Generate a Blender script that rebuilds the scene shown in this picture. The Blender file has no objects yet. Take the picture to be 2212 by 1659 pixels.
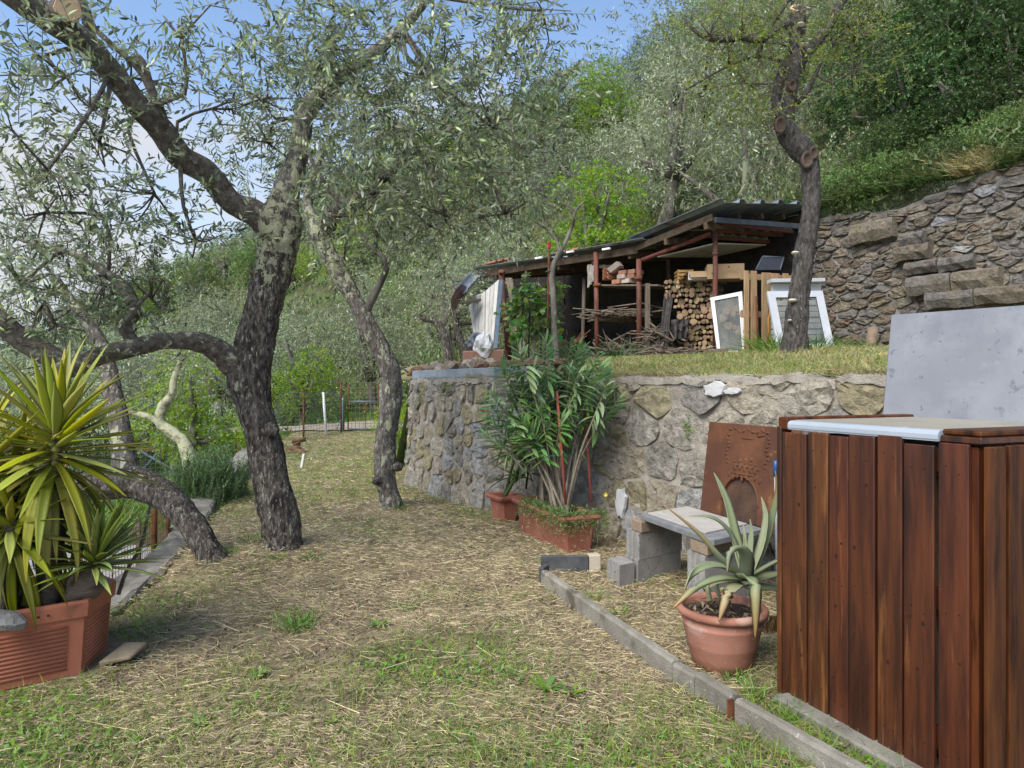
import bpy, bmesh, math, random
import numpy as np
from mathutils import Vector, Matrix, noise

SC = bpy.context.scene
COL = SC.collection
random.seed(7); RNG = np.random.default_rng(7)

# ---------------------------------------------------------------- camera
F, CX, CY, EYE = 1495.0, 1106.0, 829.5, 1.5      # focal length and centre of the survey frame (2212 px wide), eye height
cam_d = bpy.data.cameras.new('camera'); cam = bpy.data.objects.new('camera', cam_d); COL.objects.link(cam)
cam.location = (0, 0, EYE); cam.rotation_euler = (math.radians(90), 0, 0)
cam_d.sensor_width = 36.0; cam_d.lens = 36.0 * F / 2212.0
cam_d.clip_start = 0.05; cam_d.clip_end = 900
SC.camera = cam

# ---------------------------------------------------------------- sky, sun, exposure
SUN_EL, SUN_AZ = math.radians(48), math.radians(215)    # azimuth measured clockwise from +Y: behind the camera, to the left
SKY_STRENGTH, SUN_STRENGTH, SUN_ANGLE, EXPOSURE = 0.072, 1.5, math.radians(42), 1.84
SC.view_settings.view_transform = 'Standard'; SC.view_settings.look = 'None'
SC.view_settings.gamma = 1.0; SC.view_settings.use_curve_mapping = False
SC.view_settings.exposure = EXPOSURE
world = bpy.data.worlds.new('World'); SC.world = world; world.use_nodes = True
wn, wl = world.node_tree.nodes, world.node_tree.links
wn.clear()
w_out = wn.new('ShaderNodeOutputWorld'); w_bg = wn.new('ShaderNodeBackground'); w_bg.inputs['Strength'].default_value = SKY_STRENGTH
sky = wn.new('ShaderNodeTexSky'); sky.sky_type = 'NISHITA'; sky.sun_disc = False
sky.sun_elevation = SUN_EL; sky.sun_rotation = SUN_AZ; sky.air_density = 1.0; sky.dust_density = 0.6; sky.ozone_density = 1.6
w_tc = wn.new('ShaderNodeTexCoord'); w_map = wn.new('ShaderNodeMapping'); w_map.inputs['Scale'].default_value = (1.0, 1.0, 2.2); w_map.inputs['Location'].default_value = (0.35, 0.1, 0.0)
w_noise = wn.new('ShaderNodeTexNoise'); w_noise.inputs['Scale'].default_value = 2.1; w_noise.inputs['Detail'].default_value = 7; w_noise.inputs['Roughness'].default_value = 0.52
w_sep = wn.new('ShaderNodeSeparateXYZ')
w_el = wn.new('ShaderNodeMapRange'); w_el.inputs['From Min'].default_value = 0.02; w_el.inputs['From Max'].default_value = 0.50
w_el.inputs['To Min'].default_value = 0.30; w_el.inputs['To Max'].default_value = -0.10
w_add = wn.new('ShaderNodeMath'); w_add.operation = 'ADD'
w_ramp = wn.new('ShaderNodeValToRGB'); w_ramp.color_ramp.elements[0].position = 0.52; w_ramp.color_ramp.elements[1].position = 0.72
w_mix = wn.new('ShaderNodeMix'); w_mix.data_type = 'RGBA'
w_mix.inputs['B'].default_value = (2.9, 3.02, 3.28, 1)
wl.new(w_tc.outputs['Generated'], w_map.inputs['Vector']); wl.new(w_map.outputs['Vector'], w_noise.inputs['Vector'])
wl.new(w_tc.outputs['Generated'], w_sep.inputs[0]); wl.new(w_sep.outputs['Z'], w_el.inputs['Value'])
wl.new(w_noise.outputs['Fac'], w_add.inputs[0]); wl.new(w_el.outputs['Result'], w_add.inputs[1])
wl.new(w_add.outputs[0], w_ramp.inputs['Fac']); wl.new(w_ramp.outputs['Color'], w_mix.inputs['Factor'])
wl.new(sky.outputs['Color'], w_mix.inputs['A']); wl.new(w_mix.outputs['Result'], w_bg.inputs['Color'])
wl.new(w_bg.outputs[0], w_out.inputs['Surface'])
sun_d = bpy.data.lights.new('sun', 'SUN'); sun_d.energy = SUN_STRENGTH; sun_d.angle = SUN_ANGLE; sun_d.color = (1.0, 0.95, 0.87)
sun = bpy.data.objects.new('sun', sun_d); COL.objects.link(sun)
sun_dir = Vector((math.sin(SUN_AZ) * math.cos(SUN_EL), math.cos(SUN_AZ) * math.cos(SUN_EL), math.sin(SUN_EL)))
sun.rotation_euler = (-sun_dir).to_track_quat('-Z', 'Y').to_euler()

# ---------------------------------------------------------------- helpers
def P(px, py, d): return Vector(((px - CX) / F * d, d, EYE - (py - CY) / F * d))
def G(px, py, z=0.0): return P(px, py, (EYE - z) * F / (py - CY))
def lerp(a, b, t): return a + (b - a) * t
def sstep(a, b, x):
    t = min(1.0, max(0.0, (x - a) / (b - a))); return t * t * (3 - 2 * t)
def npstep(a, b, x):
    t = np.clip((x - a) / (b - a), 0, 1); return t * t * (3 - 2 * t)

def tag(o, label=None, cat=None, group=None, kind=None):
    if label: o['label'] = label
    if cat: o['category'] = cat
    if group: o['group'] = group
    if kind: o['kind'] = kind
    return o
def thing(name, label, cat, loc, group=None):
    o = bpy.data.objects.new(name, None); COL.objects.link(o); o.location = loc
    o.empty_display_size = 0.1
    return tag(o, label, cat, group)
def origin(o):
    v = Vector((0, 0, 0))
    while o is not None: v = v + o.location; o = o.parent
    return v
def link(name, me, m, parent=None):
    o = bpy.data.objects.new(name, me); COL.objects.link(o)
    if m is not None and len(me.materials) == 0: me.materials.append(m)
    if parent is not None: o.parent = parent
    return o
def mesh_np(name, V, faces_n, idx, smooth=False):
    """V (n,3); faces_n: corners per face; idx: flat corner indices"""
    me = bpy.data.meshes.new(name)
    V = np.asarray(V, dtype=np.float32); idx = np.asarray(idx, dtype=np.int32); fn = np.asarray(faces_n, dtype=np.int32)
    me.vertices.add(len(V)); me.vertices.foreach_set('co', V.ravel())
    me.loops.add(len(idx)); me.loops.foreach_set('vertex_index', idx)
    me.polygons.add(len(fn)); st = np.zeros(len(fn), dtype=np.int32); st[1:] = np.cumsum(fn)[:-1]
    me.polygons.foreach_set('loop_start', st)
    me.polygons.foreach_set('use_smooth', np.full(len(fn), smooth))
    me.update(calc_edges=True); me.validate()
    return me

class MB:
    def __init__(self): self.v = []; self.f = []
    def add(self, vs, fs):
        b = len(self.v); self.v += [tuple(x) for x in vs]; self.f += [tuple(i + b for i in f) for f in fs]; return self
    def hexa(self, c):      # 8 corners: bottom 4 ccw, top 4 ccw
        return self.add(c, [(3, 2, 1, 0), (4, 5, 6, 7), (0, 1, 5, 4), (1, 2, 6, 5), (2, 3, 7, 6), (3, 0, 4, 7)])
    def obox(self, o, a, b, c):   # corner o and three edge vectors
        o, a, b, c = map(Vector, (o, a, b, c))
        if a.cross(b).dot(c) < 0: a, b = b, a
        return self.hexa([o, o + a, o + a + b, o + b, o + c, o + a + c, o + a + b + c, o + b + c])
    def cbox(self, o, a, b, c, bev=0.006):  # chamfered box: every edge cut
        o, a, b, c = map(Vector, (o, a, b, c))
        if a.cross(b).dot(c) < 0: a, b = b, a
        la, lb, lc = a.length, b.length, c.length
        bev = min(bev, la * .3, lb * .3, lc * .3)
        A, B, Cc = a / la, b / lb, c / lc
        bm = bmesh.new()
        for i in (0, 1):
            for j in (0, 1):
                for k in (0, 1): bm.verts.new(o + a * i + b * j + c * k)
        bmesh.ops.convex_hull(bm, input=bm.verts)
        bmesh.ops.dissolve_limit(bm, angle_limit=0.01, verts=bm.verts, edges=bm.edges)
        bmesh.ops.bevel(bm, geom=list(bm.edges), offset=bev, segments=1, affect='EDGES', profile=0.5)
        bm.verts.index_update()
        self.add([v.co.copy() for v in bm.verts], [[v.index for v in f.verts] for f in bm.faces]); bm.free(); return self
    def tube(self, pts, radii, seg=8, rough=0.0, freq=6.0, step=None, cap=True, lump=0.0, ridge=0.0):
        pts = [Vector(p) for p in pts]
        if not isinstance(radii, (list, tuple)): radii = [radii] * len(pts)
        if step:
            np_, nr = [], []
            n = len(pts)
            for i in range(n - 1):
                p0, p1, p2, p3 = pts[max(i - 1, 0)], pts[i], pts[i + 1], pts[min(i + 2, n - 1)]
                k = max(1, int((p2 - p1).length / step))
                for j in range(k):
                    t = j / k; t2 = t * t; t3 = t2 * t
                    np_.append(0.5 * ((2 * p1) + (p2 - p0) * t + (2 * p0 - 5 * p1 + 4 * p2 - p3) * t2 + (3 * p1 - p0 - 3 * p2 + p3) * t3))
                    nr.append(radii[i] + (radii[i + 1] - radii[i]) * (t * t * (3 - 2 * t)))
            np_.append(pts[-1]); nr.append(radii[-1]); pts, radii = np_, nr
        n = len(pts)
        T = [(pts[min(i + 1, n - 1)] - pts[max(i - 1, 0)]).normalized() for i in range(n)]
        ref = Vector((1, 0, 0)) if abs(T[0].x) < .9 else Vector((0, 1, 0))
        N = (ref - T[0] * ref.dot(T[0])).normalized()
        vs = []; arc = 0.0
        for i in range(n):
            if i: arc += (pts[i] - pts[i - 1]).length
            N = (N - T[i] * N.dot(T[i])).normalized(); B = T[i].cross(N)
            for j in range(seg):
                a = 2 * math.pi * j / seg
                d = N * math.cos(a) + B * math.sin(a); r = radii[i]
                if rough or lump or ridge:
                    q = pts[i] + d * r
                    k = 0.0
                    if lump: k += lump * noise.noise(q * 3.1)
                    if rough:
                        q2 = q * freq; k += rough * noise.noise(q2) + rough * .55 * noise.noise(q2 * 2.6)
                    if ridge: k += ridge * (abs(noise.noise(Vector((math.cos(a) * 3.2, math.sin(a) * 3.2, arc * 2.2 + 7)))) * -1.6 + .3 + .6 * noise.noise(Vector((math.cos(a) * 7, math.sin(a) * 7, arc * 7))))
                    r *= 1 + k
                vs.append(pts[i] + d * r)
        fs = []
        for i in range(n - 1):
            for j in range(seg):
                j2 = (j + 1) % seg
                fs.append((i * seg + j, i * seg + j2, (i + 1) * seg + j2, (i + 1) * seg + j))
        if cap:
            fs.append(tuple(range(seg - 1, -1, -1))); fs.append(tuple((n - 1) * seg + j for j in range(seg)))
        return self.add(vs, fs)
    def lathe(self, c, prof, seg=32, cap0=True, cap1=False):
        c = Vector(c); vs = []; fs = []
        for r, z in prof:
            for j in range(seg):
                a = 2 * math.pi * j / seg; vs.append(c + Vector((r * math.cos(a), r * math.sin(a), z)))
        for i in range(len(prof) - 1):
            for j in range(seg):
                j2 = (j + 1) % seg; fs.append((i * seg + j, i * seg + j2, (i + 1) * seg + j2, (i + 1) * seg + j))
        if cap0: fs.append(tuple(range(seg - 1, -1, -1)))
        if cap1: fs.append(tuple((len(prof) - 1) * seg + j for j in range(seg)))
        return self.add(vs, fs)
    def prism(self, poly, ext):     # polygon (list of 3-D points) extruded by ext
        n = len(poly); ext = Vector(ext); poly = [Vector(p) for p in poly]
        return self.add(poly + [p + ext for p in poly], [tuple(range(n - 1, -1, -1)), tuple(range(n, 2 * n))] + [(i, (i + 1) % n, n + (i + 1) % n, n + i) for i in range(n)])
    def jitter(self, amt, freq):
        self.v = [tuple(Vector(p) + noise.noise_vector(Vector(p) * freq) * amt) for p in self.v]; return self
    def mesh(self, name, off=Vector((0, 0, 0)), smooth=False):
        me = bpy.data.meshes.new(name)
        me.from_pydata([(x - off.x, y - off.y, z - off.z) for x, y, z in self.v], [], self.f)
        if smooth: me.polygons.foreach_set('use_smooth', [True] * len(self.f))
        me.update(); return me
    def build(self, name, m, parent=None, smooth=False, fix=False):
        me = self.mesh(name, origin(parent) if parent is not None else Vector((0, 0, 0)), smooth)
        if fix:
            bm = bmesh.new(); bm.from_mesh(me); bmesh.ops.recalc_face_normals(bm, faces=bm.faces); bm.to_mesh(me); bm.free()
        return link(name, me, m, parent)
    def solo(self, name, m, label, cat, group=None, smooth=False, fix=False):     # a thing of one mesh, its origin at its own base
        z0 = min(p[2] for p in self.v); n = len(self.v)
        off = Vector((sum(p[0] for p in self.v) / n, sum(p[1] for p in self.v) / n, z0))
        me = self.mesh(name, off, smooth)
        if fix:
            bm = bmesh.new(); bm.from_mesh(me); bmesh.ops.recalc_face_normals(bm, faces=bm.faces); bm.to_mesh(me); bm.free()
        o = link(name, me, m); o.location = off
        return tag(o, label, cat, group)

# ---------------------------------------------------------------- materials
def M(name, c1, c2=None, scale=6.0, rough=0.85, bump=0.3, bscale=40.0, stretch=(1, 1, 1), spots=(), rand=0.0, metal=0.0, detail=5, bdist=0.01, lo=.35, hi=.65, island=False, spec=0.3, attr=None):
    """two colours mixed by noise, spots = [(colour, noise scale, threshold, softness)], rand: brightness spread between objects (or between mesh islands)"""
    m = bpy.data.materials.new(name); m.use_nodes = True
    n, l = m.node_tree.nodes, m.node_tree.links
    b = n['Principled BSDF']; b.inputs['Roughness'].default_value = rough; b.inputs['Metallic'].default_value = metal; b.inputs['Specular IOR Level'].default_value = spec
    tc = n.new('ShaderNodeTexCoord'); oi = n.new('ShaderNodeObjectInfo')
    add = n.new('ShaderNodeVectorMath'); add.operation = 'MULTIPLY_ADD'
    comb = n.new('ShaderNodeCombineXYZ')
    for i in range(3): l.new(oi.outputs['Random'], comb.inputs[i])
    l.new(comb.outputs[0], add.inputs[0]); add.inputs[1].default_value = (7.3, 3.1, 5.7); l.new(tc.outputs['Object'], add.inputs[2])
    mp = n.new('ShaderNodeMapping'); mp.inputs['Scale'].default_value = stretch; l.new(add.outputs[0], mp.inputs['Vector'])
    vec = mp.outputs['Vector']
    def nz(s, d=detail, r=.6):
        t = n.new('ShaderNodeTexNoise'); t.inputs['Scale'].default_value = s; t.inputs['Detail'].default_value = d; t.inputs['Roughness'].default_value = r
        l.new(vec, t.inputs['Vector']); return t
    def ramp(src, a, c):
        r = n.new('ShaderNodeMapRange'); r.inputs['From Min'].default_value = a; r.inputs['From Max'].default_value = c; r.clamp = True
        l.new(src, r.inputs['Value']); return r.outputs['Result']
    def mix(fac, A, B):
        x = n.new('ShaderNodeMix'); x.data_type = 'RGBA'
        if isinstance(fac, float): x.inputs['Factor'].default_value = fac
        else: l.new(fac, x.inputs['Factor'])
        for s, key in ((A, 'A'), (B, 'B')):
            if isinstance(s, tuple): x.inputs[key].default_value = (*s, 1)
            else: l.new(s, x.inputs[key])
        return x.outputs['Result']
    col = mix(ramp(nz(scale).outputs['Fac'], lo, hi), tuple(c1), tuple(c2 or c1))
    for sc_, s, th, soft in spots:
        col = mix(ramp(nz(s).outputs['Fac'], th, th + soft), col, tuple(sc_))
    if attr:    # (attribute name, colour): a colour that grows with a per-vertex value such as the distance to a leaf's tip
        at = n.new('ShaderNodeAttribute'); at.attribute_name = attr[0]; col = mix(at.outputs['Fac'], col, tuple(attr[1]))
    if rand:
        hsv = n.new('ShaderNodeHueSaturation')
        if island:
            g = n.new('ShaderNodeNewGeometry'); rs = g.outputs['Random Per Island']
        else: rs = oi.outputs['Random']
        mr = n.new('ShaderNodeMapRange'); l.new(rs, mr.inputs['Value']); mr.inputs['To Min'].default_value = 1 - rand; mr.inputs['To Max'].default_value = 1 + rand
        l.new(mr.outputs['Result'], hsv.inputs['Value'])
        wn_ = n.new('ShaderNodeTexWhiteNoise'); wn_.noise_dimensions = '1D'; l.new(rs, wn_.inputs['W'])
        mh = n.new('ShaderNodeMapRange'); l.new(wn_.outputs['Value'], mh.inputs['Value']); mh.inputs['To Min'].default_value = .5 - rand * .05; mh.inputs['To Max'].default_value = .5 + rand * .05
        l.new(mh.outputs['Result'], hsv.inputs['Hue']); l.new(col, hsv.inputs['Color']); col = hsv.outputs['Color']
    l.new(col, b.inputs['Base Color'])
    if bump:
        bp = n.new('ShaderNodeBump'); bp.inputs['Strength'].default_value = bump; bp.inputs['Distance'].default_value = bdist
        l.new(nz(bscale, 6, .65).outputs['Fac'], bp.inputs['Height']); l.new(bp.outputs[0], b.inputs['Normal'])
    return m

def LEAF(name, top, under, var=.35, hue=.04, rough=.5, trans=.3, obj_rand=.0, tip=None, spec=.4, alt=None):
    """a leaf: upper and lower side differ, every leaf (mesh island) a little; light comes through"""
    m = bpy.data.materials.new(name); m.use_nodes = True
    n, l = m.node_tree.nodes, m.node_tree.links
    b = n['Principled BSDF']; out = n['Material Output']; b.inputs['Roughness'].default_value = rough; b.inputs['Specular IOR Level'].default_value = spec
    g = n.new('ShaderNodeNewGeometry')
    x = n.new('ShaderNodeMix'); x.data_type = 'RGBA'; x.inputs['A'].default_value = (*top, 1); x.inputs['B'].default_value = (*under, 1); l.new(g.outputs['Backfacing'], x.inputs['Factor'])
    col = x.outputs['Result']
    if tip:
        at = n.new('ShaderNodeAttribute'); at.attribute_name = 'tip'
        y = n.new('ShaderNodeMix'); y.data_type = 'RGBA'; l.new(at.outputs['Fac'], y.inputs['Factor']); l.new(col, y.inputs['A']); y.inputs['B'].default_value = (*tip, 1); col = y.outputs['Result']
    oi = n.new('ShaderNodeObjectInfo')
    sm = n.new('ShaderNodeMath'); sm.operation = 'ADD'; l.new(g.outputs['Random Per Island'], sm.inputs[0]); l.new(oi.outputs['Random'], sm.inputs[1])
    wn_ = n.new('ShaderNodeTexWhiteNoise'); wn_.noise_dimensions = '1D'; l.new(sm.outputs[0], wn_.inputs['W'])
    wsep = n.new('ShaderNodeSeparateColor'); l.new(wn_.outputs['Color'], wsep.inputs[0])
    if alt:      # a share of the leaves is of another colour (young shoots, old leaves)
        gt = n.new('ShaderNodeMath'); gt.operation = 'LESS_THAN'; wa = n.new('ShaderNodeTexWhiteNoise'); wa.noise_dimensions = '1D'
        ad = n.new('ShaderNodeMath'); ad.operation = 'ADD'; ad.inputs[1].default_value = 3.7; l.new(sm.outputs[0], ad.inputs[0]); l.new(ad.outputs[0], wa.inputs['W'])
        l.new(wa.outputs['Value'], gt.inputs[0]); gt.inputs[1].default_value = alt[1]
        mz = n.new('ShaderNodeMix'); mz.data_type = 'RGBA'; l.new(gt.outputs[0], mz.inputs['Factor']); l.new(col, mz.inputs['A']); mz.inputs['B'].default_value = (*alt[0], 1); col = mz.outputs['Result']
    h = n.new('ShaderNodeHueSaturation'); l.new(col, h.inputs['Color'])
    for k, sock, lo_, hi_ in ((0, 'Value', 1 - var, 1 + var), (1, 'Hue', .5 - hue, .5 + hue), (2, 'Saturation', .85, 1.15)):
        r = n.new('ShaderNodeMapRange'); l.new(wsep.outputs[k], r.inputs['Value']); r.inputs['To Min'].default_value = lo_; r.inputs['To Max'].default_value = hi_
        l.new(r.outputs['Result'], h.inputs[sock])
    col = h.outputs['Color']
    if obj_rand:
        h2 = n.new('ShaderNodeHueSaturation'); l.new(col, h2.inputs['Color'])
        r = n.new('ShaderNodeMapRange'); l.new(oi.outputs['Random'], r.inputs['Value']); r.inputs['To Min'].default_value = 1 - obj_rand; r.inputs['To Max'].default_value = 1 + obj_rand
        l.new(r.outputs['Result'], h2.inputs['Value'])
        r2 = n.new('ShaderNodeMapRange'); wn2 = n.new('ShaderNodeTexWhiteNoise'); wn2.noise_dimensions = '1D'; l.new(oi.outputs['Random'], wn2.inputs['W'])
        l.new(wn2.outputs['Value'], r2.inputs['Value']); r2.inputs['To Min'].default_value = .5 - obj_rand * .07; r2.inputs['To Max'].default_value = .5 + obj_rand * .07
        l.new(r2.outputs['Result'], h2.inputs['Hue']); col = h2.outputs['Color']
    l.new(col, b.inputs['Base Color'])
    if trans:
        t = n.new('ShaderNodeBsdfTranslucent'); l.new(col, t.inputs['Color'])
        mx = n.new('ShaderNodeMixShader'); mx.inputs[0].default_value = trans
        l.new(b.outputs[0], mx.inputs[1]); l.new(t.outputs[0], mx.inputs[2]); l.new(mx.outputs[0], out.inputs['Surface'])
    return m

MT = {}
MT['bark'] = M('olive_bark', (.040, .033, .028), (.175, .150, .125), 24, .95, 1.0, 42, (1.4, 1.4, .5), [((.030, .025, .022), 4, .56, .10), ((.28, .26, .23), 34, .57, .05), ((.42, .43, .29), 13, .63, .02), ((.37, .40, .34), 24, .64, .03)], bdist=.05, lo=.38, hi=.62)
MT['bark_pale'] = M('lichened_bark', (.07, .06, .05), (.21, .19, .165), 20, .95, .9, 40, (1.4, 1.4, .6), [((.30, .285, .25), 28, .56, .06), ((.45, .46, .30), 9, .58, .03), ((.40, .43, .37), 18, .62, .03)], bdist=.035)
MT['bark_branch'] = M('branch_bark', (.060, .050, .040), (.17, .148, .12), 22, .95, .7, 34, (1, 1, 1), [((.25, .23, .19), 13, .60, .07), ((.42, .44, .32), 6, .65, .04)], bdist=.02)
MT['bark_plum'] = M('plum_bark', (.034, .030, .027), (.125, .112, .10), 20, .95, 1.0, 36, (1.6, 1.6, .6), [((.16, .15, .14), 14, .58, .08), ((.5, .5, .34), 38, .70, .02)], bdist=.035)
MT['bark_far'] = M('far_bark', (.07, .06, .05), (.22, .20, .17), 5, .95, .3, 20, (1, 1, .5), [((.40, .40, .28), 4, .6, .05)])
MT['twig'] = M('twig_bark', (.12, .10, .075), (.22, .20, .15), 12, .9, 0)
def lichen_crust(m, colour=(.43, .44, .29)):
    """crusts of lichen whose cover follows the mesh value 'lichen' (bark near the crown carries more)"""
    n, l = m.node_tree.nodes, m.node_tree.links; b = n['Principled BSDF']; src = b.inputs['Base Color'].links[0].from_socket
    at = n.new('ShaderNodeAttribute'); at.attribute_name = 'lichen'; tc = n.new('ShaderNodeTexCoord'); t = n.new('ShaderNodeTexNoise'); t.inputs['Scale'].default_value = 15; t.inputs['Detail'].default_value = 7; t.inputs['Roughness'].default_value = .68
    l.new(tc.outputs['Object'], t.inputs['Vector']); ma = n.new('ShaderNodeMath'); ma.operation = 'MULTIPLY_ADD'; l.new(at.outputs['Fac'], ma.inputs[0]); ma.inputs[1].default_value = .20; l.new(t.outputs['Fac'], ma.inputs[2])
    r = n.new('ShaderNodeMapRange'); r.inputs['From Min'].default_value = .66; r.inputs['From Max'].default_value = .70; l.new(ma.outputs[0], r.inputs['Value'])
    t2 = n.new('ShaderNodeTexNoise'); t2.inputs['Scale'].default_value = 45; l.new(tc.outputs['Object'], t2.inputs['Vector'])
    cm = n.new('ShaderNodeMix'); cm.data_type = 'RGBA'; l.new(t2.outputs['Fac'], cm.inputs['Factor']); cm.inputs['A'].default_value = (*[c * .6 for c in colour], 1); cm.inputs['B'].default_value = (*[c * 1.25 for c in colour], 1)
    x = n.new('ShaderNodeMix'); x.data_type = 'RGBA'; l.new(r.outputs['Result'], x.inputs['Factor']); l.new(src, x.inputs['A']); l.new(cm.outputs['Result'], x.inputs['B']); l.new(x.outputs['Result'], b.inputs['Base Color'])
for k_ in ('bark', 'bark_pale', 'bark_branch'): lichen_crust(MT[k_])
MT['cut'] = M('cut_wood', (.42, .29, .16), (.56, .42, .26), 14, .85, .3, 60)
# ================================================================ the lie of the land
LOWER_WALL = [(-1.62, 10.45), (-1.02, 9.3), (-.5, 8.45), (.40, 7.52), (1.10, 6.62), (2.02, 5.5), (3.2, 4.02), (4.6, 2.3)]
WALL_TOP = 1.55
KERB = [(-4.4, 1.6), (-3.45, 3.2), (-2.60, 4.5), (-2.76, 5.6), (-3.07, 6.7), (-3.6, 8.4), (-4.3, 11.2), (-5.2, 14.6), (-5.9, 17.5), (-6.4, 20)]
UPPER_WALL = [(9.6, 5.6), (5.40, 12.0), (4.55, 13.25), (2.6, 15.1), (1.4, 16.3)]

def interp_line(poly, y):          # x on a polyline that runs in y
    pts = sorted(poly, key=lambda p: p[1])
    if y <= pts[0][1]: a, b = pts[0], pts[1]
    elif y >= pts[-1][1]: a, b = pts[-2], pts[-1]
    else:
        for a, b in zip(pts, pts[1:]):
            if a[1] <= y <= b[1]: break
    return a[0] + (b[0] - a[0]) * (y - a[1]) / (b[1] - a[1])
def wall_x(y): return interp_line(LOWER_WALL, y)
def kerb_x(y): return interp_line(KERB, y)
def upper_x(y): return interp_line(UPPER_WALL, y)

def z_lawn(x, y):
    z = .035 * noise.noise(Vector((x * .5, y * .5, 0))) + .018 * noise.noise(Vector((x * 1.9, y * 1.9, 3)))
    for cx, cy, r, h in ((-1.9, 5.85, .8, .10), (-1.45, 8.25, .6, .07), (-2.5, 5.8, .6, .05)):
        d = math.hypot(x - cx, y - cy); z += h * math.exp(-(d / r) ** 2)
    z *= sstep(2.0, 4.5, y) * .9 + .1
    return z + .012 * max(0, y - 12)
def z_low(x, y):
    k = kerb_x(y)
    if x > k + .05: return z_lawn(x, y)
    drop = -1.25 + .9 * sstep(13, 24, y) - .04 * max(0, k - x - 4)
    t = sstep(0, .35, k - x)
    return lerp(z_lawn(k, y) - .05, drop, t)
def z_terrace(x, y):
    s = (x - 1.1) * .774 + (y - 6.6) * .633
    z = WALL_TOP - .02 + .15 * min(s, 2.2) + .038 * max(0, s - 2.2)
    return z + .03 * noise.noise(Vector((x * .8, y * .8, 9)))
def z_hillraw(x, y):
    s2 = (x - 5.4) * .83 + (y - 12) * .55
    return 4.5 + .62 * s2 + 5.0 * sstep(15, 60, y) - 8.0 * math.exp(-((x / max(y, 1) - .14) / .13) ** 2) * sstep(35, 75, y) + .045 * max(0.0, -x - 8) * sstep(30, 90, y)
def z_hill(x, y):
    t = sstep(-3.2, 1.0, x)
    w = sstep(lerp(20, 13.5, t), lerp(58, 20, t), y)
    base = lerp(z_low(x, y), z_terrace(x, y) - .02, sstep(-1.85, -1.55, x + .1 * (y - 10.4)) if y > 10 else 0)
    z = lerp(base, z_hillraw(x, y), w)
    if x > 1.0:                     # behind the upper wall the bank is held up at once
        ux = upper_x(y)
        if x > ux - .7 and y < 15.5: z = z_hillraw(x, y)
    z += (1.6 * noise.noise(Vector((x * .05, y * .05, 2))) + .5 * noise.noise(Vector((x * .2, y * .2, 5)))) * sstep(24, 60, y)
    return z

def grid_obj(name, xs, ys, zf, m, keep=None, lift=0.0):
    nx, ny = len(xs), len(ys)
    V = np.array([(x, y, zf(x, y) + lift) for y in ys for x in xs])
    n, idx = [], []
    for j in range(ny - 1):
        for i in range(nx - 1):
            cx, cy = (xs[i] + xs[i + 1]) / 2, (ys[j] + ys[j + 1]) / 2
            if keep and not keep(cx, cy): continue
            a = j * nx + i; idx += [a, a + 1, a + nx + 1, a + nx]; n.append(4)
    o = link(name, mesh_np(name, V, n, idx, True), m); o['kind'] = 'structure'; return o

MT['lawn'] = M('lawn_soil', (.125, .095, .058), (.30, .24, .14), 3.2, .95, .7, 55, (1, 1, 1), [((.09, .115, .03), 1.1, .60, .12), ((.30, .25, .15), 9, .58, .1), ((.052, .040, .030), 14, .63, .08)], bdist=.03)
MT['terrace'] = M('terrace_grass', (.17, .16, .055), (.30, .25, .12), 3, .95, .6, 50, (1, 1, 1), [((.12, .17, .03), 2.2, .55, .12)], bdist=.03)
MT['hill'] = M('hillside_earth', (.05, .055, .022), (.10, .10, .045), 1.2, .95, .6, 9, (1, 1, 1), [((.07, .12, .025), .5, .5, .15), ((.17, .14, .09), .9, .66, .06)], bdist=.1)
MT['gravel'] = M('pale_gravel', (.24, .20, .155), (.36, .31, .255), 5, .95, .8, 60, (1, 1, 1), [((.22, .2, .16), 30, .6, .08), ((.16, .19, .07), 2, .66, .05)], bdist=.02)
MT['concrete'] = M('worn_concrete', (.155, .142, .118), (.26, .245, .21), 5, .95, .6, 70, (1, 1, 1), [((.15, .14, .12), 3, .6, .1), ((.32, .305, .27), 24, .62, .05), ((.13, .14, .07), 2.4, .68, .05)], bdist=.012, rand=.1)
MT['drive'] = M('driveway_concrete', (.24, .23, .215), (.32, .31, .295), 2, .95, .4, 80, (1, 1, 1), [((.25, .24, .22), 1.2, .6, .1)], bdist=.01)

def seq(a, b, st): return list(np.arange(a, b + st * .5, st))
grid_obj('lawn', seq(-7.6, 5.0, .12), seq(.2, 23.6, .12), lambda x, y: z_low(x, y) if x < wall_x(y) + .3 or y > 10.6 else 0.0,
         MT['lawn'], lambda x, y: kerb_x(y) - .05 < x < (wall_x(y) + .25 if y < 10.45 else -1.5 + .25 * (y - 10.45)))
grid_obj('terrace_ground', seq(-3.2, 10.2, .2), seq(1.6, 17.4, .2), z_terrace, MT['terrace'],
         lambda x, y: (x > wall_x(y) + .22 if y < 10.45 else x > -1.75 - .1 * (y - 10.4)) and (x < upper_x(y) + .15 or x < 1.4) and not (y > 10.4 and x < -1.5 and y > 14.6))
_ys = seq(-1, 30, .35) + list(30 * (1.05 ** np.arange(1, 38)))
_xs = sorted(set([-v for v in list(14 * (1.09 ** np.arange(1, 30)))] + seq(-14, 16, .35) + list(16 * (1.09 ** np.arange(1, 30)))))
def keep_hill(x, y):
    if kerb_x(y) < x < -1.75 - .1 * max(0, y - 10.4) and y < 22.8: return False
    if y < 10.6 and kerb_x(y) < x < upper_x(y) + .27: return False
    if 10.4 <= y < (13.7 if x < 1.4 else 15.4) and -1.55 - .1 * (y - 10.4) < x < upper_x(y) + .27: return False
    return True
def z_hill2(x, y): return z_hill(x, y) - (.05 if (x > kerb_x(y) and y < 24) else 0)
grid_obj('hillside', _xs, _ys, z_hill2, MT['hill'], keep_hill)
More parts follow.
